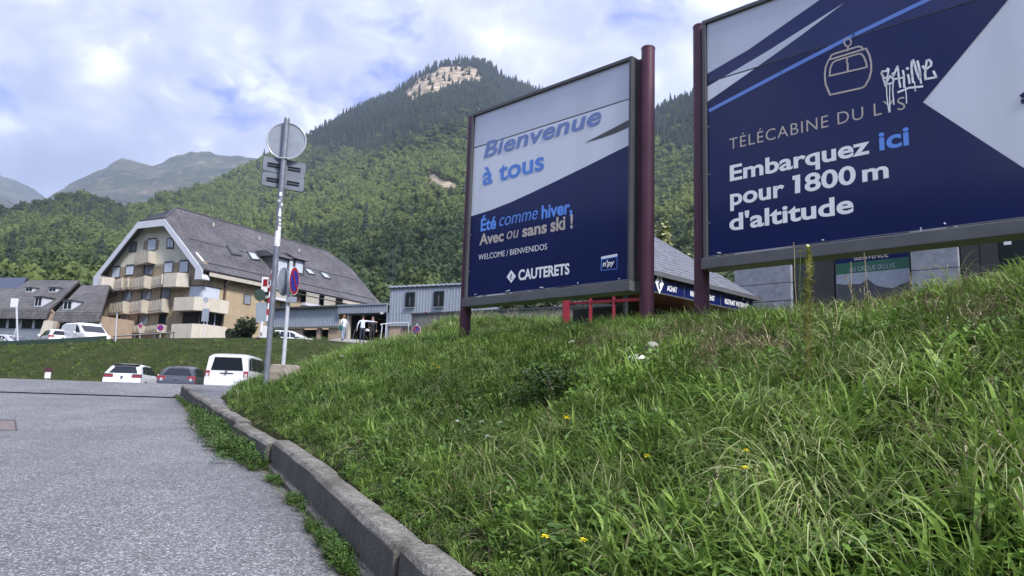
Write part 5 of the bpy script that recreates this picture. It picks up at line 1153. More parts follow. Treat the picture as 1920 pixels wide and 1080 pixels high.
# two storey part
UP = empty('metal_annex', (oD[0], oD[1], 0), AD, 'two storey annex in pale ribbed metal with two dark square windows', 'building')
xR = Hd(893, 560)[0]+3.2; zT = Hd(725, 543)[2]; zL = Hd(775, 611)[2]; zM = Hd(830, 586)[2]; xm = Hd(775, 600)[0]
ribbed('ribbed_wall', .22, xm, zL, zM-.01, -.04, m_clad, UP); ribbed('ribbed_wall', .22, xR, zM, zT, -.04, m_clad, UP)
MB().box((.1, -.12, zT+.002), (xR+.1, 7, zT+.12)).build('roof_edge', m_rail_dark, UP)
m = MB(); n = 26
for k in range(n): xk = .1+k*(xR)/n; m.cyl((xk+.1, -.2, zT+.18), (xk+.1, 7, zT+.4), .09, .09, 6)
rs = m.build('roof_corrugation', m_clad, UP); rs['kind'] = 'stuff'
for (l, r, t_, b2) in ((763, 778, 549.5, 575), (816, 832.5, 547.5, 574)):
    xa_, xb2 = Hd(l, 560)[0], Hd(r, 560)[0]; zt_, zb2 = Hd((l+r)/2, t_)[2], Hd((l+r)/2, b2)[2]
    wdw = MB().box((xa_-.07, -.13, zb2-.07), (xb2+.07, -.045, zt_+.07)).build('window', m_rail_dark, UP); MB().box((xa_, -.15, zb2), (xb2, -.131, zt_)).build('pane', m_wglass, wdw)
    MB().box((xa_+(xb2-xa_)*.45, -.16, zb2+.04), (xa_+(xb2-xa_)*.58, -.151, zt_-.3)).build('window_bar', m_frame_low, wdw); MB().box((xa_-.1, -.2, zb2-.12), (xb2+.1, -.131, zb2-.072)).build('sill', m_clad, wdw)
MB().box((xm-.9, -.10, zL-.22), (xm+.1, .2, zL-.004)).build('dark_gutter', m_rail_dark, UP)
MB().box((.25, .05, 4.6), (xm, .4, zL-.01)).build('lower_wall', m_salmon, UP); MB().box((xm+.01, .1, 4.6), (xR, .4, zM-.005)).build('concrete_base', m_conc_wall, UP)
# retaining wall with a coping
a_, b_ = at(772, 588, 47), at(1235, 576, 38.0); zt_ = a_[2]; ang = math.atan2(b_[1]-a_[1], b_[0]-a_[0]); Ln = math.hypot(b_[0]-a_[0], b_[1]-a_[1])
RW = empty('retaining_wall', (a_[0], a_[1], 0), ang, 'stained concrete retaining wall running behind the welcome billboard', 'wall')
MB().box((0, 0, 4.2), (Ln, .35, zt_-.1)).build('wall_face', m_conc_wall, RW, bevel=.02); MB().box((-.05, -.06, zt_-.098), (Ln+.05, .42, zt_+.02)).build('coping', m_rail_dark, RW)
# cream gable house behind it
h0 = at(885, 575, 62); h1 = at(1003, 583, 56); frH = Frame((h0[0], h0[1], 0), math.atan2(h1[1]-h0[1], h1[0]-h0[0])); HL = math.hypot(h1[0]-h0[0], h1[1]-h0[1])
HS = empty('cream_house', (h0[0], h0[1], 0), frH.rz, 'small cream house end seen under the welcome billboard', 'house')
zt_ = frH.hit(930, 563, 'y', 0)[2]; ze_ = frH.hit(1000, 582, 'y', 0)[2]
MB().prism([(-2, 4.6), (HL, 4.6), (HL, ze_), (HL*.76, zt_+.25), (-2, zt_+.6)], 'y', 0, 5).build('wall', M('pale_cream_render', (.50, .44, .36), .85, .08), HS)
MB().slab([(HL+.1, -.2, ze_+.03), (HL+.1, 5.2, ze_+.03), (HL*.76, 5.2, zt_+.36), (HL*.76, -.2, zt_+.36)], .1).build('roof', m_roof_old, HS)
for px_ in (917, 941): q = frH.hit(px_, 577, 'y', 0); MB().box((q[0]-.12, -.03, q[2]-.5), (q[0]+.12, -.004, q[2]+.2)).build('window', m_blind_shade, HS)
# ------------------------------------------------------------------ cars
def car(name, label, loc, rz, kind, paint, group=None, zbase=0.0):
    """kind: 'van', 'hatch', 'suv', 'micro' - x runs from the tail (0) to the nose (L), y to the car's left"""
    T = empty(name, loc, rz, label, 'van' if kind in ('van', 'smallvan') else 'car', group)
    spec = {
     'van': dict(L=4.4, W=.90, H=1.83, st=[(0.0, .10, .16), (.55, .55, .58), (2.75, 2.75, 2.62), (3.35, 3.55, 2.95), (3.78, 3.78, 3.78), (4.2, 4.2, 4.2), (4.40, 4.38, 4.38)], roof=[1.76, 1.83, 1.80, 1.62, .0, .0, .0], belt=[1.08, 1.08, 1.06, 1.04, 1.04, .90, .70], bw=[.87, .90, .90, .90, .89, .86, .74], rw=[.74, .76, .76, .72]),
     'suv': dict(L=4.23, W=.91, H=1.57, st=[(0.0, .12, .52), (.75, .75, .95), (2.35, 2.35, 2.2), (2.95, 3.1, 2.55), (3.40, 3.40, 3.40), (4.0, 4.0, 4.0), (4.2, 4.16, 4.16)], roof=[1.47, 1.57, 1.54, 1.46, .0, .0, .0], belt=[1.05, 1.02, .98, .98, .99, .88, .70], bw=[.86, .91, .91, .91, .89, .86, .70], rw=[.62, .66, .66, .62]),
     'hatch': dict(L=4.5, W=.90, H=1.48, st=[(0.0, .10, .50), (.85, .85, 1.05), (2.4, 2.4, 2.25), (3.0, 3.15, 2.6), (3.52, 3.52, 3.52), (4.25, 4.25, 4.25), (4.5, 4.45, 4.45)], roof=[1.38, 1.48, 1.46, 1.38, .0, .0, .0], belt=[.98, .95, .93, .92, .93, .82, .64], bw=[.84, .90, .90, .90, .88, .84, .70], rw=[.60, .64, .64, .60]),
    }[{'smallvan': 'van'}.get(kind, kind)]
    L_ = spec['L']; st = spec['st']; V_ = []; rings = []
    lv = [(.22, .94), (.42, 1.0), (.72, 1.0)]
    for i, (x0_, x1_, x2_) in enumerate(st):
        bw, bz = spec['bw'][i], spec['belt'][i]; row = []
        for z_, k_ in lv: row.append((x0_+(.03 if z_ < .3 and i == 0 else 0)-(.05 if 0 < i < 1 else 0), bw*k_, min(z_, bz-.04)))
        row.append((x1_, bw*.985, bz))
        if spec['roof'][i] > 0:
            row += [(x1_+(x2_-x1_)*.85, spec['rw'][i]+.05, bz+(spec['roof'][i]-bz)*.86), (x2_, spec['rw'][i]-.06, spec['roof'][i]-.015)]; row.append((x2_, spec['rw'][i]*.45, spec['roof'][i]+.012))
        else: row += [(x1_, bw*.9, bz+.03), (x1_, bw*.75, bz+.045), (x1_, bw*.4, bz+.05)]
        rings.append(row)
    m = MB(); K = 7; vs = []
    for row in rings:
        full = [(x, -y, z) for x, y, z in row]+[(x, y, z) for x, y, z in row[::-1]]; vs += full
    R2 = 2*K; fs = []
    for i in range(len(rings)-1):
        for j in range(R2-1): fs.append((i*R2+j, i*R2+j+1, (i+1)*R2+j+1, (i+1)*R2+j))
        fs.append((i*R2+R2-1, i*R2, (i+1)*R2, (i+1)*R2+R2-1))
    for j in range(K-1): fs.append((j, R2-1-j, R2-2-j, j+1)); e = (len(rings)-1)*R2; fs.append((e+j, e+j+1, e+R2-2-j, e+R2-1-j))
    m.add(vs, fs); body = m.build('body', paint, T, smooth=True, bevel=.035, seg=3)
    ring = lambda i, j: Vector(rings[i][j])
    def patch(P, name, mat, parent, off=.012, th=.01, mirror=False, sm=.0):
        P = [Vector(p) for p in P]; 
        if mirror: P = [Vector((p.x, -p.y, p.z)) for p in P][::-1]
        n_ = (P[1]-P[0]).cross(P[-1]-P[0]).normalized(); return MB().slab([p+n_*off for p in P], th).build(name, mat, parent)
    bl = lambda A_, B_, C_, D_, u, v: (A_.lerp(B_, u)).lerp(D_.lerp(C_, u), v)
    # side glass, both sides; y negative is the car's right side when it heads to +x
    for mir in (True, False):
        for i, (u0, u1) in ((0, (.22, .92)), (1, (.04, .46)), (1, (.50, .97)), (2, (.03, .80))):
            if kind == 'smallvan' and i < 2: continue
            A_, B_, C_, D_ = ring(i, 3), ring(i+1, 3), ring(i+1, 4), ring(i, 4)
            if i == 2: q = [bl(A_, B_, C_, D_, .03, .10), bl(A_, B_, C_, D_, .97, .08), bl(A_, B_, C_, D_, .70, .62), bl(A_, B_, C_, D_, .03, .97)]
            elif i == 0: q = [bl(A_, B_, C_, D_, .35, .10), bl(A_, B_, C_, D_, .97, .10), bl(A_, B_, C_, D_, .97, .92), bl(A_, B_, C_, D_, .50, .86)]
            else: q = [bl(A_, B_, C_, D_, u0, .10), bl(A_, B_, C_, D_, u1, .10), bl(A_, B_, C_, D_, u1, .94), bl(A_, B_, C_, D_, u0, .94)]
            q = [Vector((p.x, p.y, p.z)) for p in q]; patch(q[::-1], 'side_window', m_glass, T, .02, .012, mir) if True else None
    # rear window, lamps, plate, bumper
    A_, C_ = ring(0, 3), ring(0, 5); w0, w1 = .80, .84
    def rear(yn0, v0, yn1, v1, name, mat, off=.02, th=.012, par=T):
        """rectangle on the tail between belt (v=0) and roof (v=1); below the belt v runs negative to the sill"""
        def pt(yn, v):
            if v >= 0: a = A_.lerp(C_, v); return Vector((a.x, a.y*yn, a.z))
            a = ring(0, 3).lerp(ring(0, 1), -v); return Vector((a.x, a.y*yn, a.z))
        return patch([pt(yn0, v0), pt(yn0, v1), pt(yn1, v1), pt(yn1, v0)], name, mat, par, off, th)
    gw = rear(-.80, .10, .80, .88, 'rear_window', m_glass) if kind != 'van' else rear(-.78, .06, .78, .88, 'rear_window', m_glass)
    if kind == 'van':
        for s in (-1, 1): l_ = rear(s*1.02 if s < 0 else .80, -.62, -.80 if s < 0 else 1.02, .02, 'tail_lamp', m_tail, .03, .05); rear(s*.97 if s < 0 else .85, -.38, -.85 if s < 0 else .97, -.14, 'reverse_lamp', m_lamp, .04, .02, l_)
        pl_ = rear(-.30, -.42, .30, -.18, 'number_plate', m_plate, .022); rear(-.32, -.17, .32, -.10, 'plate_lamp_bar', m_black_plastic, .03); rear(-.06, .0+.0, .06, -.0001-.10, 'badge', m_rim, .03) if False else None
        MB().disc((-.03, 0, ring(0, 3).z-.03), (-1, 0, 0), .06, .02, 20).build('round_badge', m_rim, T); rear(-.13, -.62, .13, -.54, 'handle_recess', m_plate, .022)
        MB().box((-.06, -.84, .30), (.12, .84, .58)).build('bumper', paint, T, bevel=.05, seg=3)
        MB().box((.3, .955, .45), (3.6, .90, .52)).build('rub_strip', m_black_plastic, T); MB().box((.3, -.955, .45), (3.6, -.90, .52)).build('rub_strip', m_black_plastic, T)
    elif kind == 'suv':
        for s in (-1, 1):
            a0, b0 = (-1.04, -.52) if s < 0 else (.52, 1.04); l_ = rear(a0, -.32, b0, .02, 'tail_lamp', m_black_plastic, .03, .04); rear(a0*.95+.02*s*0, -.24, b0*.95, -.08, 'lamp_glow', m_tail, .042, .02, l_)
        MB().disc((-.03, 0, ring(0, 3).z-.14), (-1, 0, 0), .06, .02, 20).build('round_badge', m_rail_dark, T)
        MB().box((-.07, -.55, .34), (.10, .55, .62)).build('bumper_insert', m_black_plastic, T, bevel=.05); rear(-.30, -1.12, .30, -.92, 'number_plate', m_plate, .10)
        for s in (-1, 1): MB().box((-.05, s*.62, .32), (.12, s*.86, .54)).build('bumper_vent', m_black_plastic, T, bevel=.04)
        MB().box((.42, -.60, 1.49), (.72, .60, 1.55)).build('roof_spoiler', m_black_plastic, T, bevel=.02)
    else:
        for s in (-1, 1):
            a0, b0 = (-1.04, -.60) if s < 0 else (.60, 1.04); l_ = rear(a0, -.62, b0, .0, 'tail_lamp', m_tail, .03, .04); c = ring(0, 3).lerp(ring(0, 1), .3); MB().disc((c.x-.055, s*.66, c.z), (-1, 0, .1), .07, .02, 16).build('reverse_lamp', m_lamp, l_)
        MB().disc((-.04, 0, ring(0, 3).z-.10), (-1, 0, 0), .055, .02, 20).build('round_badge', m_rim, T); rear(-.26, -.98, .26, -.80, 'number_plate', m_plate, .03)
        MB().box((-.05, -.80, .30), (.12, .80, .60)).build('bumper', m_grey_paint if paint is not m_grey_paint else m_rail_dark, T, bevel=.05); MB().box((-.07, -.74, .56), (-.02, .74, .60)).build('chrome_strip', m_rim, T)
    # windscreen and bonnet end lamps
    A_, B_, C_, D_ = ring(3, 3), ring(3, 3), ring(2, 5), ring(2, 5)
    p0, p1 = ring(4, 4), ring(3, 5); g = lambda u, w_: (p0.x+(p1.x-p0.x)*u, w_, p0.z+(p1.z-p0.z)*u)
    patch([g(.08, -p0.y*.86), g(.08, p0.y*.86), g(.93, p1.y*1.05), g(.93, -p1.y*1.05)], 'windscreen', m_glass, T, .03, .012)
    for s in (-1, 1): MB().box((L_-.38, s*.50, .66), (L_-.06, s*.80, .80)).build('headlamp', m_lamp, T, bevel=.03)
    for s in (-1, 1): MB().box((2.75, s*.92, .98), (2.92, s*1.08, 1.14)).build('wing_mirror', m_black_plastic if kind == 'van' else paint, T, bevel=.03)
    for x_ in (.78, L_-.86):
        for s in (-1, 1):
            wl_ = MB().cyl((x_, s*.70, .32), (x_, s*.925, .32), .325, .325, 24).build('wheel', m_tyre, T, smooth=True); MB().cyl((x_, s*.90, .32), (x_, s*.94, .32), .21, .19, 20).build('rim', m_rim, wl_)
            MB().cyl((x_, s*.70, .33), (x_, s*.918, .33), .39, .39, 24).build('wheel_arch', m_black_plastic, T)
    return T
ah = lambda fx, fy: math.atan2(fy, fx)
rzv = ah(-.09, .99)
pv = at(424, 700, 31.5); car('parked_van', 'white people carrier with dark rear window, nearest of the cars below the bank', (pv[0]+.0, pv[1], 1.33), rzv, 'van', m_white_paint, 'cars parked below the grass bank')
rzs = ah(-.19, .98)
ph = at(331, 700, 36.0); car('parked_car', 'dark grey hatchback parked between the white crossover and the white van', (ph[0], ph[1], 1.24), rzs, 'hatch', m_grey_paint, 'cars parked below the grass bank')
pc = at(229, 700, 36.8); car('parked_car', 'white crossover with black roof spoiler, leftmost car below the grass bank', (pc[0], pc[1], 1.20), rzs, 'suv', m_white_paint, 'cars parked below the grass bank')
# cars up on the terrace, half hidden by the top of the bank
z_t = lambda x, y: gz(x, y)
p = at(136, 625, 54); car('parked_van', 'small white panel van on the upper terrace, nose to the right', (p[0], p[1], at(160, 609, 54)[2]-1.82), ah(.78, -.62), 'smallvan', m_white_paint, 'cars on the upper terrace')
p = at(118, 630, 52.5); car('parked_car', 'white hatchback on the upper terrace left of the small van', (p[0], p[1], at(95, 617, 53)[2]-1.46), ah(-.66, .75), 'hatch', m_white_paint, 'cars on the upper terrace')
p = at(-25, 635, 52); car('parked_car', 'pale car roof cut by the left edge of the photo', (p[0], p[1], at(10, 629, 52)[2]-1.47), ah(1, -.3), 'hatch', m_lamp, 'cars on the upper terrace')
p = at(488, 628, 53.5); car('parked_car', 'white car behind the bank in front of the low depot', (p[0], p[1], at(520, 619, 53)[2]-1.47), ah(1, .02), 'hatch', m_white_paint, 'cars on the upper terrace')

# ------------------------------------------------------------------ people
def person(loc, heading, joints, mats_z, label, hair, hair_long=False, skin_arm=True):
    """joints: pose dict in metres, local -y is where the person faces"""
    T = bpy.data.meshes.new('person'); J = joints; names = list(J); idx = {n_: i for i, n_ in enumerate(names)}
    E_ = [('pelvis', 'spine'), ('spine', 'chest'), ('chest', 'neck'), ('neck', 'head'), ('head', 'crown')]
    for s in 'lr': E_ += [('chest', 'sh'+s), ('sh'+s, 'el'+s), ('el'+s, 'wr'+s), ('wr'+s, 'pa'+s), ('pelvis', 'hp'+s), ('hp'+s, 'kn'+s), ('kn'+s, 'an'+s), ('an'+s, 'to'+s)]
    V_ = [tuple(J[n_][0]) for n_ in names]; R_ = [J[n_][1] for n_ in names]; Ed = [(idx[a], idx[b]) for a, b in E_]
    for s in 'lr':
        w_, p_ = Vector(J['wr'+s][0]), Vector(J['pa'+s][0]); d = (p_-w_).normalized(); sd = d.cross(Vector((0, 1, .1))).normalized()
        if sd.length < .1: sd = Vector((1, 0, 0))
        for k, (o_, l_) in enumerate(((-.032, .062), (-.011, .075), (.011, .070), (.032, .055))):
            b_ = len(V_); q = p_+sd*o_; V_ += [tuple(q+d*.02), tuple(q+d*(.02+l_*.5)), tuple(q+d*(.02+l_)+Vector((0, -.012, 0)))]; R_ += [.009, .008, .007]; Ed += [(idx['pa'+s], b_), (b_, b_+1), (b_+1, b_+2)]
        b_ = len(V_); V_ += [tuple(w_.lerp(p_, .5)+sd*.045), tuple(w_.lerp(p_, .9)+sd*.065+d*.015)]; R_ += [.010, .008]; Ed += [(idx['pa'+s], b_), (b_, b_+1)]
    T.from_pydata(V_, Ed, []); o = bpy.data.objects.new('person', T); COL.objects.link(o)
    sk = o.modifiers.new('skin', 'SKIN'); sk.use_smooth_shade = True; 
    for i, v in enumerate(T.skin_vertices[0].data): v.radius = (R_[i] if isinstance(R_[i], tuple) else (R_[i], R_[i])); v.use_root = (i == idx['pelvis'])
    ss = o.modifiers.new('sub', 'SUBSURF'); ss.levels = 2; ss.render_levels = 2
    dg = bpy.context.evaluated_depsgraph_get(); me = bpy.data.meshes.new_from_object(o.evaluated_get(dg)); bpy.data.objects.remove(o)
    o = bpy.data.objects.new('person', me); COL.objects.link(o); o.location = loc; o.rotation_euler = (0, 0, heading)
    me.materials.clear(); top, bottom = mats_z['top'], mats_z['legs']
    for m_ in (top, bottom, m_skin, m_shoe): me.materials.append(m_)
    hz = J['neck'][0][2]; pz = J['pelvis'][0][2]; wl_, wr_ = Vector(J['wrl'][0]), Vector(J['wrr'][0]); head = Vector(J['head'][0])
    for f in me.polygons:
        c = Vector(f.center); k = 0
        if min((c-Vector(J['pa'+s][0])).length for s in 'lr') < .085: k = 2
        elif (c-head).length < .17 or c.z > hz+.01: k = 2
        elif c.z < .085: k = 3
        elif c.z < pz+.02 and abs(c.x) < .26: k = 1
        f.material_index = k; f.use_smooth = True
    put(o, label, 'person')
    # face and hair
    r_ = J['head'][1]; r_ = r_[0] if isinstance(r_, tuple) else r_; h = head
    V2, F2 = ico(3); hv = V2*np.array([.083, .098, .105])+np.array([h.x, h.y+.018, h.z+.045]); keep = [f for f in F2 if (hv[f].mean(0)[2] > h.z+.055-(.0 if hv[f].mean(0)[1] < h.y+.02 else (.13 if not hair_long else .25)))]
    if hair_long: hv[:, 2] = np.where(hv[:, 2] < h.z, h.z+(hv[:, 2]-h.z)*2.0, hv[:, 2])
    ho_ = mesh_np('hair', hv, np.array(keep), hair, o, True)
    for s in (-1, 1): MB().disc((h.x+s*.032, h.y-.082, h.z+.03), (0, -1, 0), .010, .01, 10).build('eye', m_shoe, o); MB().cyl((h.x+s*.083, h.y+.01, h.z+.02), (h.x+s*.095, h.y+.015, h.z+.02), .026, .02, 10).build('ear', m_skin, o, smooth=True)
    MB().cyl((h.x, h.y-.08, h.z+.03), (h.x, h.y-.108, h.z-.005), .008, .015, 8).build('nose', m_skin, o, smooth=True); MB().box((h.x-.024, h.y-.091, h.z-.045), (h.x+.024, h.y-.083, h.z-.037)).build('mouth', m_tail, o)
    return o
def pose(elr, wrr, par, ell, wrl, pal, sep=.10, step=.0, hgt=1.0, br=1.0):
    J = dict(pelvis=((0, 0, .95), (.150*br, .115)), spine=((0, .0, 1.12), (.128*br, .10)), chest=((0, .0, 1.34), (.155*br, .115)), neck=((0, .0, 1.52), .055), head=((0, -.01, 1.63), (.078, .090)), crown=((0, 0, 1.71), (.070, .08)),
        shr=((-.185*br, 0, 1.42), .062), shl=((.185*br, 0, 1.42), .062), hpr=((-.095, 0, .90), (.092, .10)), hpl=((.095, 0, .90), (.092, .10)), knr=((-sep, -step*.5-.02, .50), .062), knl=((sep, step*.5-.02, .50), .062), anr=((-sep, -step*.6, .09), .042), anl=((sep, step*.9, .09), .042), tor=((-sep-.02, -step*.6-.15, .035), .038), tol=((sep+.02, step*.9-.15, .035), .038))
    J['elr'] = (elr, .045); J['wrr'] = (wrr, .032); J['par'] = (par, (.038, .02)); J['ell'] = (ell, .045); J['wrl'] = (wrl, .032); J['pal'] = (pal, (.038, .02))
    return {k: (tuple(c*hgt for c in v[0]), v[1]) for k, v in J.items()}
# the man points to the photo's right; seen from behind, facing away (+y), so the pose is turned by pi
zg_ = lambda x, y: max(float(ground_z(x, y))+.04, 0)
p = at(678, 643, 48)
man = person((p[0], p[1], p[2]), math.pi+.1, pose((-.30, .03, 1.16), (-.34, -.04, .90), (-.35, -.06, .80), (.48, -.05, 1.42), (.76, -.12, 1.40), (.86, -.14, 1.395)) if False else pose((-.47, -.03, 1.41), (-.74, -.10, 1.40), (-.84, -.12, 1.395), (.31, .04, 1.17), (.35, -.03, .92), (.36, -.05, .82), sep=.10, step=.06), dict(top=m_shirt_w, legs=m_jeans), 'man in white long-sleeved shirt and dark jeans pointing to the right', m_hair)
p2 = at(696.5, 643.5, 48.5)
per2 = person((p2[0], p2[1], p2[2]), .25, pose((-.25, -.02, 1.15), (-.22, -.20, .98), (-.20, -.29, .96), (.24, .0, 1.15), (.26, -.05, .90), (.26, -.06, .80), sep=.09, step=.12, hgt=1.0, br=.92), dict(top=m_shirt_d, legs=m_shirt_d), 'person in black clothes behind the pointing arm, holding something white', m_hair)
hb_ = empty('white_helmet', (p2[0]-.27, p2[1]-.28, 0), 0, 'small white helmet held by the person in black', 'helmet'); q = at(691, 620, 48.2)
V2, F2 = ico(3); hv = V2*np.array([.15, .15, .12]); hv[:, 2] = np.maximum(hv[:, 2], -.05); hs = mesh_np('shell', hv+np.array([0, 0, q[2]]), F2, m_sign_white, hb_, True); MB().box((-.06, -.17, q[2]-.05), (.06, -.13, q[2]+.0)).build('visor', m_shoe, hb_)
p3 = at(642.5, 638.5, 50.5)
per3 = person((p3[0], p3[1], p3[2]), -2.3, pose((-.24, .02, 1.15), (-.20, -.16, .98), (-.18, -.24, 1.0), (.24, .0, 1.15), (.22, -.15, .98), (.20, -.23, 1.0), sep=.08, step=.05, hgt=.98, br=.88), dict(top=m_shirt_w, legs=m_jeans_l), 'woman in white top and pale jeans standing beside the garage opening', m_hair2, True)
bg_ = empty('shoulder_bag', (p3[0]-.16, p3[1]-.1, p3[2]), -.6, 'teal shoulder bag hanging at the side of the woman in white', 'bag')
bm = bmesh.new(); bmesh.ops.create_cube(bm, size=1); bmesh.ops.bevel(bm, geom=bm.edges[:], offset=.18, segments=3, affect='EDGES'); me = bpy.data.meshes.new('bag_body'); 
for v in bm.verts: v.co = Vector((v.co.x*.34, v.co.y*.14, v.co.z*.34*(1+.1*v.co.x)+.86))
bm.to_mesh(me); bm.free(); me.materials.append(m_teal); b_o = bpy.data.objects.new('bag_body', me); COL.objects.link(b_o); b_o.parent = bg_
MB().tube([(-.12, 0, 1.0), (-.02, -.03, 1.25), (.10, .02, 1.42), (.15, .05, 1.2), (.12, 0, 1.0)], .013, 6).build('strap', m_teal, bg_)
# walking stick leaning at the jamb
p = at(661, 636, 52); T = empty('walking_stick', (p[0], p[1], 0), 0, 'thin pole leaning inside the garage opening', 'pole'); MB().cyl((0, 0, at(658, 636, 52)[2]), (at(664, 618, 52)[0]-p[0], .3, at(664, 617, 52)[2]), .015, .015, 6).build('shaft', m_frame_low, T)

# ------------------------------------------------------------------ street furniture on the bank
T = empty('information_board', (*at(28, 632, 47)[:2], 0), 0, 'white board on a white post with a slanting stay, far left on the bank', 'sign')
p = at(28, 632, 47); L_ = lambda x, y: Vector((at(x, y, 47)[0]-p[0], 0, at(x, y, 47)[2]))
MB().cyl(L_(33, 640), L_(31, 575), .06, .06, 10).build('post', m_post_white, T, smooth=True); MB().cyl(L_(25, 634), L_(31.5, 613), .045, .045, 8).build('stay', m_post_white, T, smooth=True)
a_, b_ = L_(19.5, 576), L_(35.5, 560); MB().box((a_.x, -.05, a_.z), (b_.x, .0, b_.z)).build('board', m_sign_white, T, bevel=.01)
T = empty('street_lamp', (*at(218, 636, 46.5)[:2], 0), 0, 'thin bent lamp pole on the bank before the apartment balconies', 'lamp post'); p = at(218, 636, 46.5); L_ = lambda x, y: Vector((at(x, y, 46.5)[0]-p[0], 0, at(x, y, 46.5)[2]))
MB().tube([L_(216.5, 640), L_(218.5, 600), L_(220, 588), L_(222.5, 585.5)], .04, 8).build('pole', m_post_white, T, smooth=True); MB().box(L_(221.5, 587)-Vector((0, .1, 0)), L_(224, 585)+Vector((0, .1, 0))).build('lamp_head', m_frame_low, T)
# low dark mesh fence along the edge of the terrace
T = empty('edge_fence', (0, 0, 0), 0, 'low dark green mesh fence along the top of the bank at the left', 'fence')
m = MB(); fx = [(-60, 46.9), (0, 46.9), (60, 46.9), (120, 46.9), (200, 47.2)]; fy = [643, 640.5, 638, 635, 630]
P_ = [Vector(at(x_, y_, Y_)) for (x_, Y_), y_ in zip(fx, fy)]
m_mesh = M('dark_green_mesh', (.02, .045, .035), .6, .2, 4)
for a_, b_ in zip(P_[:-1], P_[1:]):
    MB().slab([a_+Vector((0, 0, -.75)), b_+Vector((0, 0, -.75)), b_+Vector((0, 0, .02)), a_+Vector((0, 0, .02))], .03).build('mesh_panel', m_mesh, T); MB().cyl(a_+Vector((0, -.03, -.8)), a_+Vector((0, -.03, .05)), .03, .03, 6).build('fence_post', m_mesh, T)
T = empty('guard_rail', (0, 0, 0), 0, 'long grey rail along the bank below the apartment house', 'rail'); a_, b_ = Vector(at(212, 631, 47)), Vector(at(328, 623, 49))
MB().cyl(a_, b_, .05, .05, 8).build('rail', m_frame_low, T, smooth=True)
for u in (.02, .34, .66, .98): q = a_.lerp(b_, u); MB().cyl(q-Vector((0, 0, .75)), q, .04, .04, 8).build('rail_post', m_frame_low, T, smooth=True)
def small_sign(px_, py_top, py_r, py_base, Y, r_px, nrm, label, face=True, post_mat=m_post_white, cat='traffic sign'):
    p = at(px_, py_base, Y); T = empty('small_sign', (p[0], p[1], 0), 0, label, cat); z0_, z1_ = p[2], at(px_, py_top, Y)[2]
    MB().cyl((0, .03, z0_-.3), (0, .03, z1_), .03, .03, 8).build('post', post_mat, T, smooth=True); round_sign(T, (0, -.03, at(px_, py_r, Y)[2]), nrm, r_px*Y/FOC, face); return T
small_sign(300, 609, 614.5, 628, 48.5, 6.0, (.2, -1, 0), 'round no parking sign on the ground floor railing of the apartment house')
small_sign(262, 604, 611, 628, 48.5, 3.5, (.3, -1, 0), 'tiny round sign left of the no parking sign on the apartment railing')
T = small_sign(380, 556, 562, 628, 49, 5.0, (.6, -1, 0), 'thin sign post with small round and grey square plates before the corner balconies', False)
z_ = at(382, 600, 49)[2]; MB().box((-.15, -.06, z_-.1), (.3, -.03, z_+.75)).build('square_plate', m_sign_back, T)
T = small_sign(780, 606.5, 620, 642, 38, 9.5, (-.55, -1, 0), 'low no parking sign leaning in the weeds left of the welcome billboard'); q = at(780, 634, 38); MB().box((-.12, -.08, q[2]-.25), (.22, -.04, q[2]+.12)).build('white_plate', m_sign_white, T)
wm = at(799, 589.5, 50.0); T = empty('wall_sign', (wm[0], wm[1], 0), 0, 'round no parking sign fixed on the concrete base of the metal annex', 'traffic sign'); round_sign(T, (0, 0, wm[2]), (-.35, -1, 0), 5.8*50/FOC)
T = empty('route_sign', (*at(488, 620, 47.5)[:2], 0), 0, 'grey back of a road sign with a rounded dark plate above, behind the tall post', 'road sign'); p = at(488, 620, 47.5); L_ = lambda x, y, d=0.0: Vector((at(x, y, 47.5)[0]-p[0], d, at(x, y, 47.5)[2]))
MB().cyl(L_(490, 630), L_(487, 545), .05, .05, 8).build('post', m_galv, T, smooth=True); MB().prism([tuple(L_(x_, y_)[i] for i in (0, 2)) for x_, y_ in ((480.5, 569), (480.5, 604), (500, 604), (500, 567))], 'y', -.08, -.04).build('square_plate', m_sign_back, T)
MB().disc(L_(488, 553.5, -.06), (.7, -.7, 0), 11.5*47.5/FOC, .03, 24).build('round_plate', m_mesh, T); MB().cyl(L_(492, 624, -.3), L_(494, 604, -.3), .09, .09, 8).build('stub_post', m_sign_white, T)
T = empty('barrier_arm', (*at(500, 610, 48.5)[:2], 0), 0, 'raised red and white barrier arm behind the tall sign post', 'barrier'); p = at(500, 610, 48.5); A_, B_ = Vector(at(500, 602, 48.5)), Vector(at(512, 503, 48.5)); off = Vector((p[0], p[1], 0))
for k in range(9):
    a_, b_ = A_.lerp(B_, k/9)-off, A_.lerp(B_, (k+1)/9-.002)-off; MB().cyl(a_, b_, .08, .08, 8).build('white_stripe' if k % 2 == 0 else 'red_stripe', m_sign_white if k % 2 == 0 else m_sign_red, T, smooth=True)
a_ = at(503, 640, 48.5); MB().box((-.35, -.25, 4.3), (.35, .25, at(500, 612, 48.5)[2])).build('barrier_cabinet', m_sign_white, T, bevel=.03)
a_, b_ = Vector(at(492, 548, 48.7))-off, Vector(at(506, 521, 48.7))-off; MB().box((a_.x, -.1, a_.z), (b_.x, -.05, b_.z)).build('sign_box', m_sign_white, T); MB().box((b_.x-.3, -.13, b_.z-.6), (b_.x-.03, -.101, b_.z-.15)).build('red_mark', m_tail, T)
T = empty('path_handrail', (0, 0, 0), 0, 'galvanised handrail beside the path to the garage opening', 'railing'); Hr = lambda x, y, Y: Vector(at(x, y, Y))
MB().tube([Hr(713, 640, 46), Hr(716.5, 612, 46), Hr(714, 608, 46), Hr(733, 606, 47), Hr(766, 605, 50)], .035, 8).build('handrail', m_post_white, T, smooth=True)
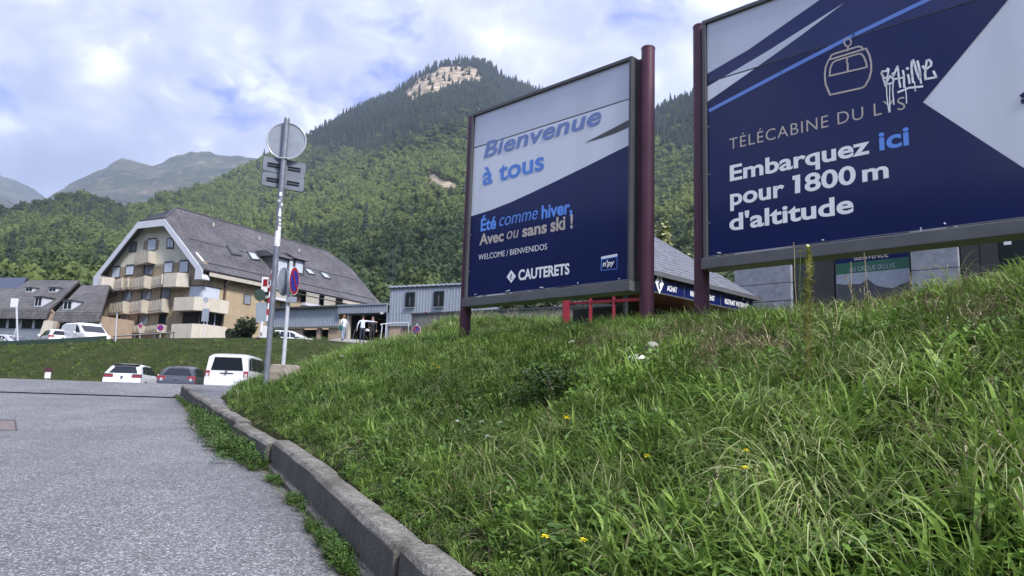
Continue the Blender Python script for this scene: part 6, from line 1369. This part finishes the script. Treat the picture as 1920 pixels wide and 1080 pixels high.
for (x_, y_, x2, y2, Y_) in ((722, 640, 724, 607, 46.3), (765, 640, 766, 606, 50)): MB().cyl(Hr(x_, y_, Y_), Hr(x2, y2, Y_), .03, .03, 8).build('rail_post', m_post_white, T, smooth=True)
# red-topped marker in the grass by the crest
p = at(90, 708, 39.5); T = empty('marker_post', (p[0], p[1], 0), .2, 'short marker with dark red round top and white plate at the foot of the bank', 'marker post'); zz_ = at(90, 689, 39.5)[2]
MB().box((-.10, 0, 1.2), (-.04, .05, zz_)).build('stake', m_post_white, T); MB().disc((0, -.03, zz_-.16), (.2, -1, 0), .19, .03, 24).build('red_disc', M('dark_maroon_plate', (.06, .01, .02)), T); MB().box((-.15, -.07, zz_-.56), (.13, -.02, zz_-.24)).build('white_plate', m_sign_white, T)
T = empty('drain_cover', (*at(8, 799, 14.2)[:2], 0), 0, 'rusty pink rectangular drain cover set in the asphalt', 'drain cover')
def onroad(x, y): 
    d = ray(x, y); t_ = (0-EYE[2])/(d[2]-.06*d[1]); return EYE+d*t_
q = [onroad(-12, 807), onroad(30, 807), onroad(27, 789), onroad(-10, 789)]; o = T.location
MB().slab([Vector(p)-o+Vector((0, 0, .006)) for p in q], .03).build('plate', M('rusty_cover', (.17, .135, .135), .8, .25, 8), T)
c = sum((Vector(p) for p in q), Vector())/4; m = MB(); qq = [c+(Vector(p)-c)*1.06 for p in q]
for a_, b_ in zip(qq, qq[1:]+qq[:1]): m.cyl(a_-o+Vector((0, 0, .003)), b_-o+Vector((0, 0, .003)), .018, .018, 5)
m.build('cover_frame', m_frame, T)
# ------------------------------------------------------------------ grass and weeds
def ground_hit(px, py):
    d = ray(px, py); t_ = np.arange(1.5, 60, .02); p = EYE[None]+d[None]*(t_/d[1])[:, None]; g = ground_z(p[:, 0], p[:, 1]); i = np.argmax(p[:, 2] < g); return p[i] if (p[:, 2] < g).any() else ground_hit(px, py+6)
def air_hit(px, py, h):
    d = ray(px, py); t_ = np.arange(1.5, 60, .02); p = EYE[None]+d[None]*(t_/d[1])[:, None]; g = ground_z(p[:, 0], p[:, 1])+h; i = np.argmax(p[:, 2] < g); return p[i]
class Leaf:
    def __init__(s): s.V, s.F, s.b = [], [], 0
    def blade(s, base, az, L_, w_, bend, seg=4, lean=.1, tip=.1, fold=0.0):
        """arching blade: leans outwards along az and bends over"""
        d = np.array([math.cos(az), math.sin(az), 0]); n_ = np.array([-math.sin(az), math.cos(az), 0]); p = np.array(base, float); th = lean; P_ = []
        for i in range(seg+1):
            f = i/seg; ww = w_*(1-f**2.2)*(.75+.5*min(1, f*3))/1.25+w_*tip*(i < seg)
            P_.append((p-n_*ww/2, p+n_*ww/2)); p = p+(d*math.sin(th)+np.array([0, 0, math.cos(th)]))*L_/seg; th += bend/seg*(1+f)
        for a, b in P_: s.V += [a, b]
        for i in range(seg): s.F.append((s.b+2*i, s.b+2*i+1, s.b+2*i+3, s.b+2*i+2))
        s.b += 2*(seg+1); return s
    def leaf(s, c, az, L_, w_, tilt, droop=.3):
        d = np.array([math.cos(az)*math.cos(tilt), math.sin(az)*math.cos(tilt), math.sin(tilt)]); n_ = np.array([-math.sin(az), math.cos(az), 0]); c = np.array(c, float); m1 = c+d*L_*.45; m2 = c+d*L_*.8-np.array([0, 0, droop*L_*.25]); e = c+d*L_-np.array([0, 0, droop*L_*.55])
        s.V += [c-n_*w_*.12, c+n_*w_*.12, m1+n_*w_*.5, m1-n_*w_*.5, m2+n_*w_*.36, m2-n_*w_*.36, e+n_*w_*.05, e-n_*w_*.05]; b = s.b
        s.F += [(b, b+1, b+2, b+3), (b+3, b+2, b+4, b+5), (b+5, b+4, b+6, b+7)]; s.b += 8; return s
    def build(s, name, mat, link=False, parent=None): return mesh_np(name, np.array(s.V), np.array(s.F), mat, link=link, parent=parent, smooth=True)
m_gr = leaf_mat('meadow_blade', (0.070, 0.125, 0.024), (0.260, 0.395, 0.085), transl=0.30, rough=0.5)
m_gr2 = leaf_mat('pale_long_blade', (0.12, 0.165, 0.045), (0.42, 0.46, 0.21), transl=0.25, rough=0.45)
m_clov = leaf_mat('low_broad_leaf', (0.055, 0.115, 0.024), (0.165, 0.295, 0.052), transl=0.25, rough=0.5)
m_straw = leaf_mat('dry_straw', (0.17, 0.135, 0.08), (0.46, 0.40, 0.27), transl=0.1, rough=0.8)
def tuft(name, seed, n, Lr, wr, bend, rad, mat, lean=(.0, .45), seg=4):
    r = random.Random(seed); k = Leaf()
    for i in range(n):
        a = r.uniform(0, 6.283); q = rad*math.sqrt(r.random()); a2 = a+r.uniform(-.8, .8)
        k.blade((q*math.cos(a), q*math.sin(a), -.03), a2, r.uniform(*Lr), r.uniform(*wr), r.uniform(*bend), seg, r.uniform(*lean))
    return k.build(name, mat)
def leafy(name, seed, n, hr, Lr, wr, rad, mat, tilt=(-.1, .6)):
    r = random.Random(seed); k = Leaf()
    for i in range(n):
        a = r.uniform(0, 6.283); q = rad*math.sqrt(r.random()); k.leaf((q*math.cos(a), q*math.sin(a), r.uniform(*hr)), r.uniform(0, 6.283), r.uniform(*Lr), r.uniform(*wr), r.uniform(*tilt))
    return k.build(name, mat)
def stalks(name, seed, n, hr, mat, head=.012):
    r = random.Random(seed); k = Leaf()
    for i in range(n):
        a = r.uniform(0, 6.283); h_ = r.uniform(*hr); b_ = (r.uniform(-.05, .05), r.uniform(-.05, .05), -.02); le = r.uniform(0, .25)
        k.blade(b_, a, h_, .0028, .25, 4, le, .9)
        d = np.array([math.cos(a)*math.sin(le+.15), math.sin(a)*math.sin(le+.15), math.cos(le+.15)]); tp = np.array(b_)+d*h_*.92
        for j in range(9): k.leaf(tp+d*(.010*j), r.uniform(0, 6.28), .020, head*.8, .9)
    return k.build(name, mat)
GP = [tuft('tuft_a', 1, 20, (.16, .36), (.007, .013), (.5, 1.9), .09, m_gr), tuft('tuft_b', 2, 30, (.09, .2), (.005, .008), (.3, 1.5), .11, m_gr, seg=3), tuft('tuft_c', 3, 9, (.18, .38), (.015, .026), (.6, 1.8), .07, m_gr),
      tuft('tuft_d', 4, 34, (.34, .62), (.004, .0075), (1.3, 2.4), .10, m_gr2, (.15, .6), 6), leafy('clover', 5, 42, (.02, .12), (.025, .05), (.02, .04), .13, m_clov), leafy('plantain', 6, 11, (.0, .03), (.12, .24), (.028, .055), .04, m_clov, (.3, 1.2)),
      tuft('straw', 7, 34, (.14, .36), (.005, .010), (.8, 2.6), .14, m_straw, (.3, 1.3)), stalks('seed_stalk', 8, 3, (.3, .5), m_straw), leafy('low_herb', 9, 60, (.0, .2), (.03, .06), (.015, .03), .12, m_clov, (.0, 1.1))]
DRY = [(1400, 660, 130, 45, .95), (1250, 640, 90, 25, .7), (1120, 645, 70, 18, .5), (1650, 590, 140, 35, .85), (1850, 600, 90, 60, .8), (1500, 600, 70, 30, .5), (1900, 730, 60, 60, .5), (1780, 820, 80, 60, .3), (620, 650, 40, 10, .4), (1330, 700, 60, 25, .5)]
LUSH = [(1040, 720, 60, 40), (560, 760, 120, 40), (850, 760, 120, 60), (1750, 520, 90, 20)]
LONG = [(1560, 860, 130, 90), (1650, 1000, 170, 80), (1450, 960, 120, 70), (1800, 900, 100, 120), (1130, 960, 60, 40), (960, 880, 70, 40), (1600, 740, 90, 30), (900, 720, 90, 35), (1640, 640, 50, 30)]
def blob(px, py, lst):
    o_ = np.zeros(px.shape)
    for q in lst: o_ = np.maximum(o_, (q[4] if len(q) > 4 else 1)*np.exp(-((px-q[0])/q[2])**2-((py-q[1])/q[3])**2))
    return o_
CLEAR = [(*air_hit(1196, 678, .05)[:2], .30), (*air_hit(1222, 655, .05)[:2], .26), (*ground_hit(1035, 765)[:2], .38)]
_gv = np.array([v.co[:] for v in GROUND.data.vertices]); _px, _py = px_of(_gv[:, 0], _gv[:, 1], _gv[:, 2]); _a = GROUND.data.attributes.new('dry', 'FLOAT', 'POINT'); _a.data.foreach_set('value', np.where((_gv[:, 1] > 2) & (_gv[:, 1] < 30), blob(_px, _py, DRY), 0).astype(np.float32))
gp, gr_, gs, gi_, gt = [], [], [], [], []
def sow(x0, x1, y0, y1, dens, weights, scale, cond=None, hue0=0.45, tall=1.0, ring=None):
    n = int((x1-x0)*(y1-y0)*dens); x = RNG.uniform(x0, x1, n); y = RNG.uniform(y0, y1, n); ok = (x > edge_x(y)+.06*(y < 15.5)+.12*(y >= 15.5)) | (y > 40.6)
    if cond is not None: ok &= cond(x, y)
    for (qx_, qy_, qr_) in CLEAR: ok &= np.hypot(x-qx_, (y-qy_+.15)) > qr_
    x, y = x[ok], y[ok]; z = ground_z(x, y); px, py = px_of(x, y, z); ok = (px > -200) & (px < 2150) & (py < 1300); x, y, z, px, py = x[ok], y[ok], z[ok], px[ok], py[ok]; n = len(x)
    if not n: return
    W = np.tile(np.array(weights, float), (n, 1)); dry = blob(px, py, DRY)*(y < 30)+.18*np.clip(fbm2(x*.8, y*.8, 91, 3), 0, 1); lg = blob(px, py, LONG)*(y < 20); lu = blob(px, py, LUSH)*(y < 20)
    nz = fbm2(x*1.1+7, y*1.1, 92, 3); nz2 = fbm2(x*2.3, y*2.3+4, 93, 2)
    W[:, 6] += dry*3.5; W[:, 8] *= 1-.8*dry; W[:, 3] *= 1-.8*dry; W[:, 7] += dry*.03; W[:, 0:3] *= (1-.88*dry)[:, None]; W[:, 4] *= 1-.85*dry
    W[:, 3] += lg*.42; W[:, 4] *= 1+1.6*np.clip(nz, -.6, 1); W[:, 2] *= 1+1.5*np.clip(nz2, -.6, 1); W[:, 8] += lu*.5+.15*np.clip(-nz2, 0, 1); W[:, 5] *= 1+np.clip(nz2, -.8, 1)
    W = np.clip(W, 0, None); W /= W.sum(1, keepdims=True); u = RNG.random(n)[:, None]; k = (np.cumsum(W, 1) < u).sum(1).clip(0, 8)
    s = scale*RNG.uniform(.7, 1.3, n)*(1+.25*nz)*(1-.42*dry); near_edge = np.clip((x-edge_x(y))/.45, .35, 1); s *= near_edge; s *= 1-.30*sstep(7, 11, y)*(y < 30); s = np.where(k == 7, s*.8, s)
    t_ = hue0+.08+.50*nz+.22*nz2+RNG.normal(0, .22, n)-.35*lu+.15*lg
    gp.append(np.stack([x, y, z-.01], 1)); gr_.append(np.stack([RNG.normal(0, .16, n), RNG.normal(0, .16, n)-.12, RNG.uniform(0, 6.283, n)], 1)); gs.append(np.stack([s, s, s*RNG.uniform(.8, 1.2, n)*tall], 1)); gi_.append(k); gt.append(np.clip(t_, 0, 1))
#            a    b    c    d    clov plan straw stalk herb
w_near = [1.0, 1.1, .65, .05, 1.4, .22, .10, .02, .25]
sow(-6, 8.5, 1.0, 7.5, 300, w_near, 1.0)
sow(-8, 9.5, 7.5, 13.5, 190, w_near, 1.12)
sow(-9, 12, 13.5, 24, 70, [1.2, 1, .3, .05, .6, .05, .12, .04, .2], 1.35, lambda x, y: x < 4)
sow(-9, 13, 24, 41, 9, [1, .6, .3, .1, .3, .1, .2, .1, .4], 2.2, lambda x, y: (x < 2))
sow(-48, -4, 40.3, 47.2, 24, [1.2, 1.3, .3, .03, .8, .05, .06, .02, .3], 1.7, None, .44)
sow(-14, 8, 46, 56, 7, [1, 1, .3, .1, .5, .1, .25, .1, .6], 1.9, lambda x, y: ~((x > -13.2) & (x < -6.6) & (y > 45.5)), .4)
sow(-7, 6, 38, 44, 26, [.8, .5, .3, .2, .6, .3, .6, .35, 1.0], 2.2, None, .55)
gr_o = scatter('grass', np.vstack(gp), np.vstack(gr_), np.vstack(gs), np.concatenate(gi_), np.concatenate(gt), GP, 'long uncut meadow grass, clover and straw covering the banks')
print('grass points', sum(len(a) for a in gp))

# weeds growing in the gutter along the kerb foot
wp, wr_, ws, wi, wt = [], [], [], [], []
rr = random.Random(21)
for (cx, cy, n, rx, ry, k_, sc) in ((352, 752, 30, 12, 6, 8, .8), (372, 770, 36, 16, 9, 0, .9), (392, 792, 60, 24, 14, 8, 1.6), (412, 812, 70, 30, 18, 8, 1.8), (436, 838, 80, 34, 20, 4, 1.8), (470, 858, 60, 26, 16, 8, 1.6), (490, 872, 30, 18, 10, 8, 1.0), (535, 905, 18, 14, 7, 4, .9), (570, 945, 26, 16, 10, 8, .75), (600, 985, 22, 18, 10, 1, .7), (650, 1022, 26, 24, 14, 8, .8), (690, 1050, 34, 24, 16, 8, .85), (700, 1075, 20, 20, 10, 4, .8), (625, 1000, 14, 40, 8, 4, .6)):
    for _ in range(n*3):
        x_, y_ = rr.gauss(cx, rx*.6), rr.gauss(cy, ry*.6); p = onroad(x_, y_); xk = float(kerb_x(p[1]))
        if p[0] > xk-.05: p[0] = xk-rr.uniform(.03, .16)
        if p[0] < xk-.62: continue
        wp.append((p[0], p[1], .06*p[1]-.005)); s = rr.uniform(.20, .78)*sc; ws.append((s, s, s)); wr_.append((rr.gauss(0, .2), rr.gauss(0, .2), rr.uniform(0, 6.28))); wi.append(k_ if rr.random() < .6 else rr.choice([0, 1, 4, 8, 6, 6, 5])); wt.append(min(1, max(0, rr.gauss(.12, .22))))
for _ in range(260):
    y_ = rr.uniform(3.2, 22); x_ = float(kerb_x(y_))-rr.uniform(.02, .16); s = rr.uniform(.18, .4); wp.append((x_, y_, .06*y_-.005)); ws.append((s, s, s)); wr_.append((0, 0, rr.uniform(0, 6.28))); wi.append(rr.choice([1, 4, 8, 6])); wt.append(rr.random())
scatter('weeds', wp, wr_, ws, wi, wt, GP, 'weeds and moss growing in the gutter along the foot of the kerb')

# ------------------------------------------------------------------ single plants, flowers and stones on the bank
def one(name, mat, label, cat, leafobj, loc, group=None):
    T = empty(name, loc, 0, label, cat, group); leafobj(T); return T
def solid_tint(name, c, var=.3): return M(name, c, .6, var, 9)
m_mull = solid_tint('pale_yellow_green_leaf', (.40, .41, .19)); m_bush = solid_tint('dark_bush_leaf', (.035, .075, .018), .45); m_yel = solid_tint('yellow_petal', (.80, .68, .02), .1); m_wht = solid_tint('white_petal', (.68, .68, .62), .1); m_dry = solid_tint('dry_stem', (.30, .25, .16), .2); m_grn = solid_tint('green_stem', (.08, .13, .03), .2)
def tall_stalk(px_, py_b, py_t, kind, label, px_t=None):
    p = ground_hit(px_, py_b); px_t = px_t or px_; tp = at(px_t, py_t, p[1]); T = empty('tall_weed', (p[0], p[1], p[2]), 0, label, 'weed', 'tall weeds on the crest of the bank'); H_ = tp[2]-p[2]; dx = tp[0]-p[0]; r = random.Random(int(px_))
    bendp = lambda f: (dx*f+.015*math.sin(f*9)*H_*.4, .02*math.sin(f*7+1)*H_*.3, H_*f)
    MB().tube([bendp(f) for f in np.linspace(-.03, 1, 12)], .0042 if kind != 'mull' else .007, 6).build('stem', m_dry if kind == 'dry' else m_grn if kind == 'yellow' else m_mull, T, smooth=True); k = Leaf()
    if kind == 'mull':
        for i in range(760):
            f = r.uniform(.05, 1); c = bendp(f); g = .022+.050*math.sin(min(1, (1.04-f)*2.2)*1.57); k.leaf(c, r.uniform(0, 6.28), g*r.uniform(.5, 1.2), .024, r.uniform(.2, 1.2))
        k.build('leaf_spike', m_mull, True, T)
    else:
        for i in range(14): k.leaf(bendp(r.uniform(.05, .75)), r.uniform(0, 6.28), .05, .008, .8)
        k.build('stem_leaves', m_grn, True, T); c = bendp(1); k = Leaf()
        for i in range(26 if kind == 'yellow' else 16): k.leaf((c[0], c[1], c[2]-r.uniform(0, .05 if kind != 'yellow' else .012)), r.uniform(0, 6.28), .030 if kind == 'yellow' else .014, .012, r.uniform(-.1, .5) if kind == 'yellow' else 1.0)
        k.build('flower_head' if kind == 'yellow' else 'seed_head', m_yel if kind == 'yellow' else m_dry, True, T)
    return T
tall_stalk(1513, 752, 462, 'mull', 'tall pale yellow-green weed spike standing before the lower edge of the gondola billboard', 1516)
tall_stalk(1500, 590, 470, 'yellow', 'thin green stem with a yellow flower beside the tall pale spike', 1500)
tall_stalk(1494, 600, 455, 'dry', 'thin leafless dry stalk just left of the tall pale spike', 1488)
tall_stalk(1630, 560, 474, 'dry', 'leaning dry stalk in front of the welcome poster', 1620); tall_stalk(1598, 560, 491, 'dry', 'short dry stalk near the left side of the welcome poster', 1595); tall_stalk(1607, 560, 515, 'dry', 'bent low dry stalk with a pale head before the poster', 1586)
tall_stalk(1715, 545, 509, 'dry', 'dry stalk with white head at the left edge of the right marble pillar', 1705)
def spike_flower(px_, py_, mat, label, group, sz=.035, hgt=.12):
    q = air_hit(px_, py_, .36 if py_ > 740 else .34); p = (q[0], q[1]+.05, float(ground_z(q[0], q[1]+.05))); T = empty('wild_flower', p, 0, label, 'flower', group); h_ = q[2]-p[2]; r = random.Random(int(px_*3+py_)); MB().cyl((0, 0, -.02), (0, -.05, h_), .003, .003, 5).build('stem', m_grn, T); k = Leaf()
    for i in range(16): k.leaf((0, -.05, h_), i*.39+r.uniform(-.1, .1), sz*r.uniform(.7, 1.1), sz*.42, r.uniform(-.1, .5))
    for i in range(8): k.leaf((r.uniform(-.3, .3)*sz, -.05+r.uniform(-.3, .3)*sz, h_+.004), r.uniform(0, 6.28), sz*.6, sz*.35, .6)
    k.build('petals', mat, True, T)
for x_, y_, l_ in ((1022, 1006, 'large yellow flower nearest to the camera at the bottom'), (1213, 855, 'yellow flower in the middle of the slope'), (1398, 845, 'yellow flower upper of a close pair right of the middle'), (1397, 877, 'yellow flower lower of the close pair right of the middle'), (1062, 783, 'small yellow flower below the dark bush'), (812, 683, 'left yellow flower of the trio on the upper left slope'), (822, 690, 'middle yellow flower of the trio on the upper left slope'), (768, 687, 'lone yellow flower left of the trio on the upper slope'), (1095, 1013, 'small yellow bud right of the nearest yellow flower')):
    spike_flower(x_, y_, m_yel, l_, 'yellow wild flowers', .024 if y_ > 800 else .04)
for x_, y_, l_ in ((857, 790, 'white flower head left of the middle, upper left one'), (903, 791, 'white flower head in the short row left of the middle'), (938, 792, 'white flower head at the right end of the short row'), (915, 818, 'white flower head below the short row'), (1227, 768, 'cream flower head standing above the middle of the slope'), (640, 668, 'white umbel at the far end of the near grass'), (1073, 641, 'white umbel near the foot of the crimson railing'), (590, 668, 'white umbel right of the concrete block')):
    spike_flower(x_, y_, m_wht, l_, 'white wild flowers', .03 if y_ > 700 else .06)
def stone(px_, py_, w_, h_, mat, label, seed):
    p = air_hit(px_, py_, .05); V2, F2 = ico(2); V2 = V2*(1+.25*n3(V2, 1.1, seed))[:, None]*np.array([w_, w_*.7, h_]); o_ = mesh_np('stone', V2, F2, mat, None, False); o_.location = (p[0], p[1]-.03, p[2]+h_*.55); put(o_, label, 'stone')
stone(1196, 678, .13, .045, m_wht, 'flat white stone lying in the dry grass', 61); stone(1222, 655, .075, .055, solid_tint('grey_boulder', (.28, .27, .24)), 'grey stone standing in the dry grass above the white one', 62)
# dark bush in the slope
p = ground_hit(1035, 765); T = empty('dark_bush', (p[0], p[1], p[2]), 0, 'low dark green bush in the grass below the crimson railing', 'bush'); k = Leaf(); r = random.Random(5)
for i in range(1500):
    a, q, h_ = r.uniform(0, 6.28), .42*math.sqrt(r.random()), r.random(); q *= math.sqrt(max(.05, 1-(h_*.85)**2)); k.leaf((q*math.cos(a)*1.25, q*math.sin(a), h_*.42-.02), r.uniform(0, 6.28), r.uniform(.03, .06), r.uniform(.02, .035), r.uniform(-.3, .8))
k.build('foliage', m_bush, True, T); MB().tube([(0, 0, -.1), (.02, 0, .15), (-.05, .03, .3)], .012, 6).build('stem', m_dry, T)
# shrubs and trees near the houses
def shrub(loc, size, label, cat, seed, mat, name='shrub', n=1800, trunk=True, leafw=.12, cone=0.0, grp=None):
    T = empty(name, loc, 0, label, cat, grp); r = np.random.default_rng(seed); V_, F_, b = [], [], 0
    lob = [(r.normal(0, .28), r.normal(0, .28), r.uniform(.25, .85), r.uniform(.22, .42)) for _ in range(11)]
    for i in range(n):
        lx, ly, lz, ls = lob[r.integers(len(lob))]; d = r.normal(size=3); d /= np.linalg.norm(d); rad = ls*r.uniform(.55, 1.08)
        if cone: lx *= (1-lz*cone); ly *= (1-lz*cone); rad *= (1-lz*cone*.7)
        c = (np.array([lx, ly, lz])+d*rad)*np.array(size); nr_ = d+r.normal(size=3)*.6; nr_ /= np.linalg.norm(nr_); u = np.cross(nr_, [0, 0, 1.]); u /= np.linalg.norm(u)+1e-6; v = np.cross(nr_, u); q = leafw*r.uniform(.6, 1.3)
        V_ += [c+u*q, c+v*q*.6, c-u*q, c-v*q*.6]; F_.append((b, b+1, b+2, b+3)); b += 4
    mesh_np('crown', np.array(V_), np.array(F_), mat, T)
    m = MB(); m.cyl((0, 0, -.4), (0, 0, size[2]*.75), size[0]*.06+.02, .02, 8)
    for k_ in range(5): a = k_*1.26; m.cyl((0, 0, size[2]*(.2+.1*k_)), (math.cos(a)*size[0]*.4, math.sin(a)*size[1]*.4, size[2]*(.45+.1*k_)), size[0]*.03+.01, .01, 6)
    m.build('trunk', m_pipe, T, smooth=True); return T
m_sh = solid_tint('dark_shrub_leaf', (.030, .050, .018), .5); m_sh2 = solid_tint('fresh_green_leaf', (.10, .16, .04), .4); m_lt = solid_tint('pale_yellow_leaf', (.27, .30, .12), .35)
p = at(462, 622, 50); shrub((p[0], p[1], 4.7), (1.0, .8, 1.7), 'dark shrub below the small window of the apartment house', 'shrub', 3, m_sh)
p = at(440, 622, 51); shrub((p[0], p[1], 4.7), (.8, .7, 1.0), 'low dark bush left of the dark shrub by the apartment house', 'shrub', 4, m_sh)
p = at(508, 622, 50); shrub((p[0], p[1], 4.7), (1.0, .8, 1.1), 'spiky dark bush behind the tall sign post', 'shrub', 5, m_sh)
p = at(1240, 560, 30); shrub((p[0], p[1], 3.2), (1.5, 1.5, at(1240, 400, 30)[2]-3.2), 'pale yellow-green young tree rising between the two maroon posts', 'tree', 6, m_lt, 'young_tree', 2600, leafw=.11, cone=.85)
p = at(1290, 560, 30); shrub((p[0]+.2, p[1], 3.2), (1.0, 1.0, at(1290, 455, 30)[2]-3.2), 'small whitish-green tree touching the right maroon post', 'tree', 7, m_lt, 'young_tree', 900, leafw=.10, cone=.6)
p = at(740, 640, 52); shrub((p[0], p[1], 4.7), (.9, .6, .9), 'green weeds bush beside the path handrail', 'shrub', 8, m_sh2); p = at(1190, 615, 44); shrub((p[0]-6, p[1]+2, 5.4), (4, 2.5, 2.6), 'dark hedge bush behind the retaining wall', 'shrub', 9, m_sh, n=2600, leafw=.2)
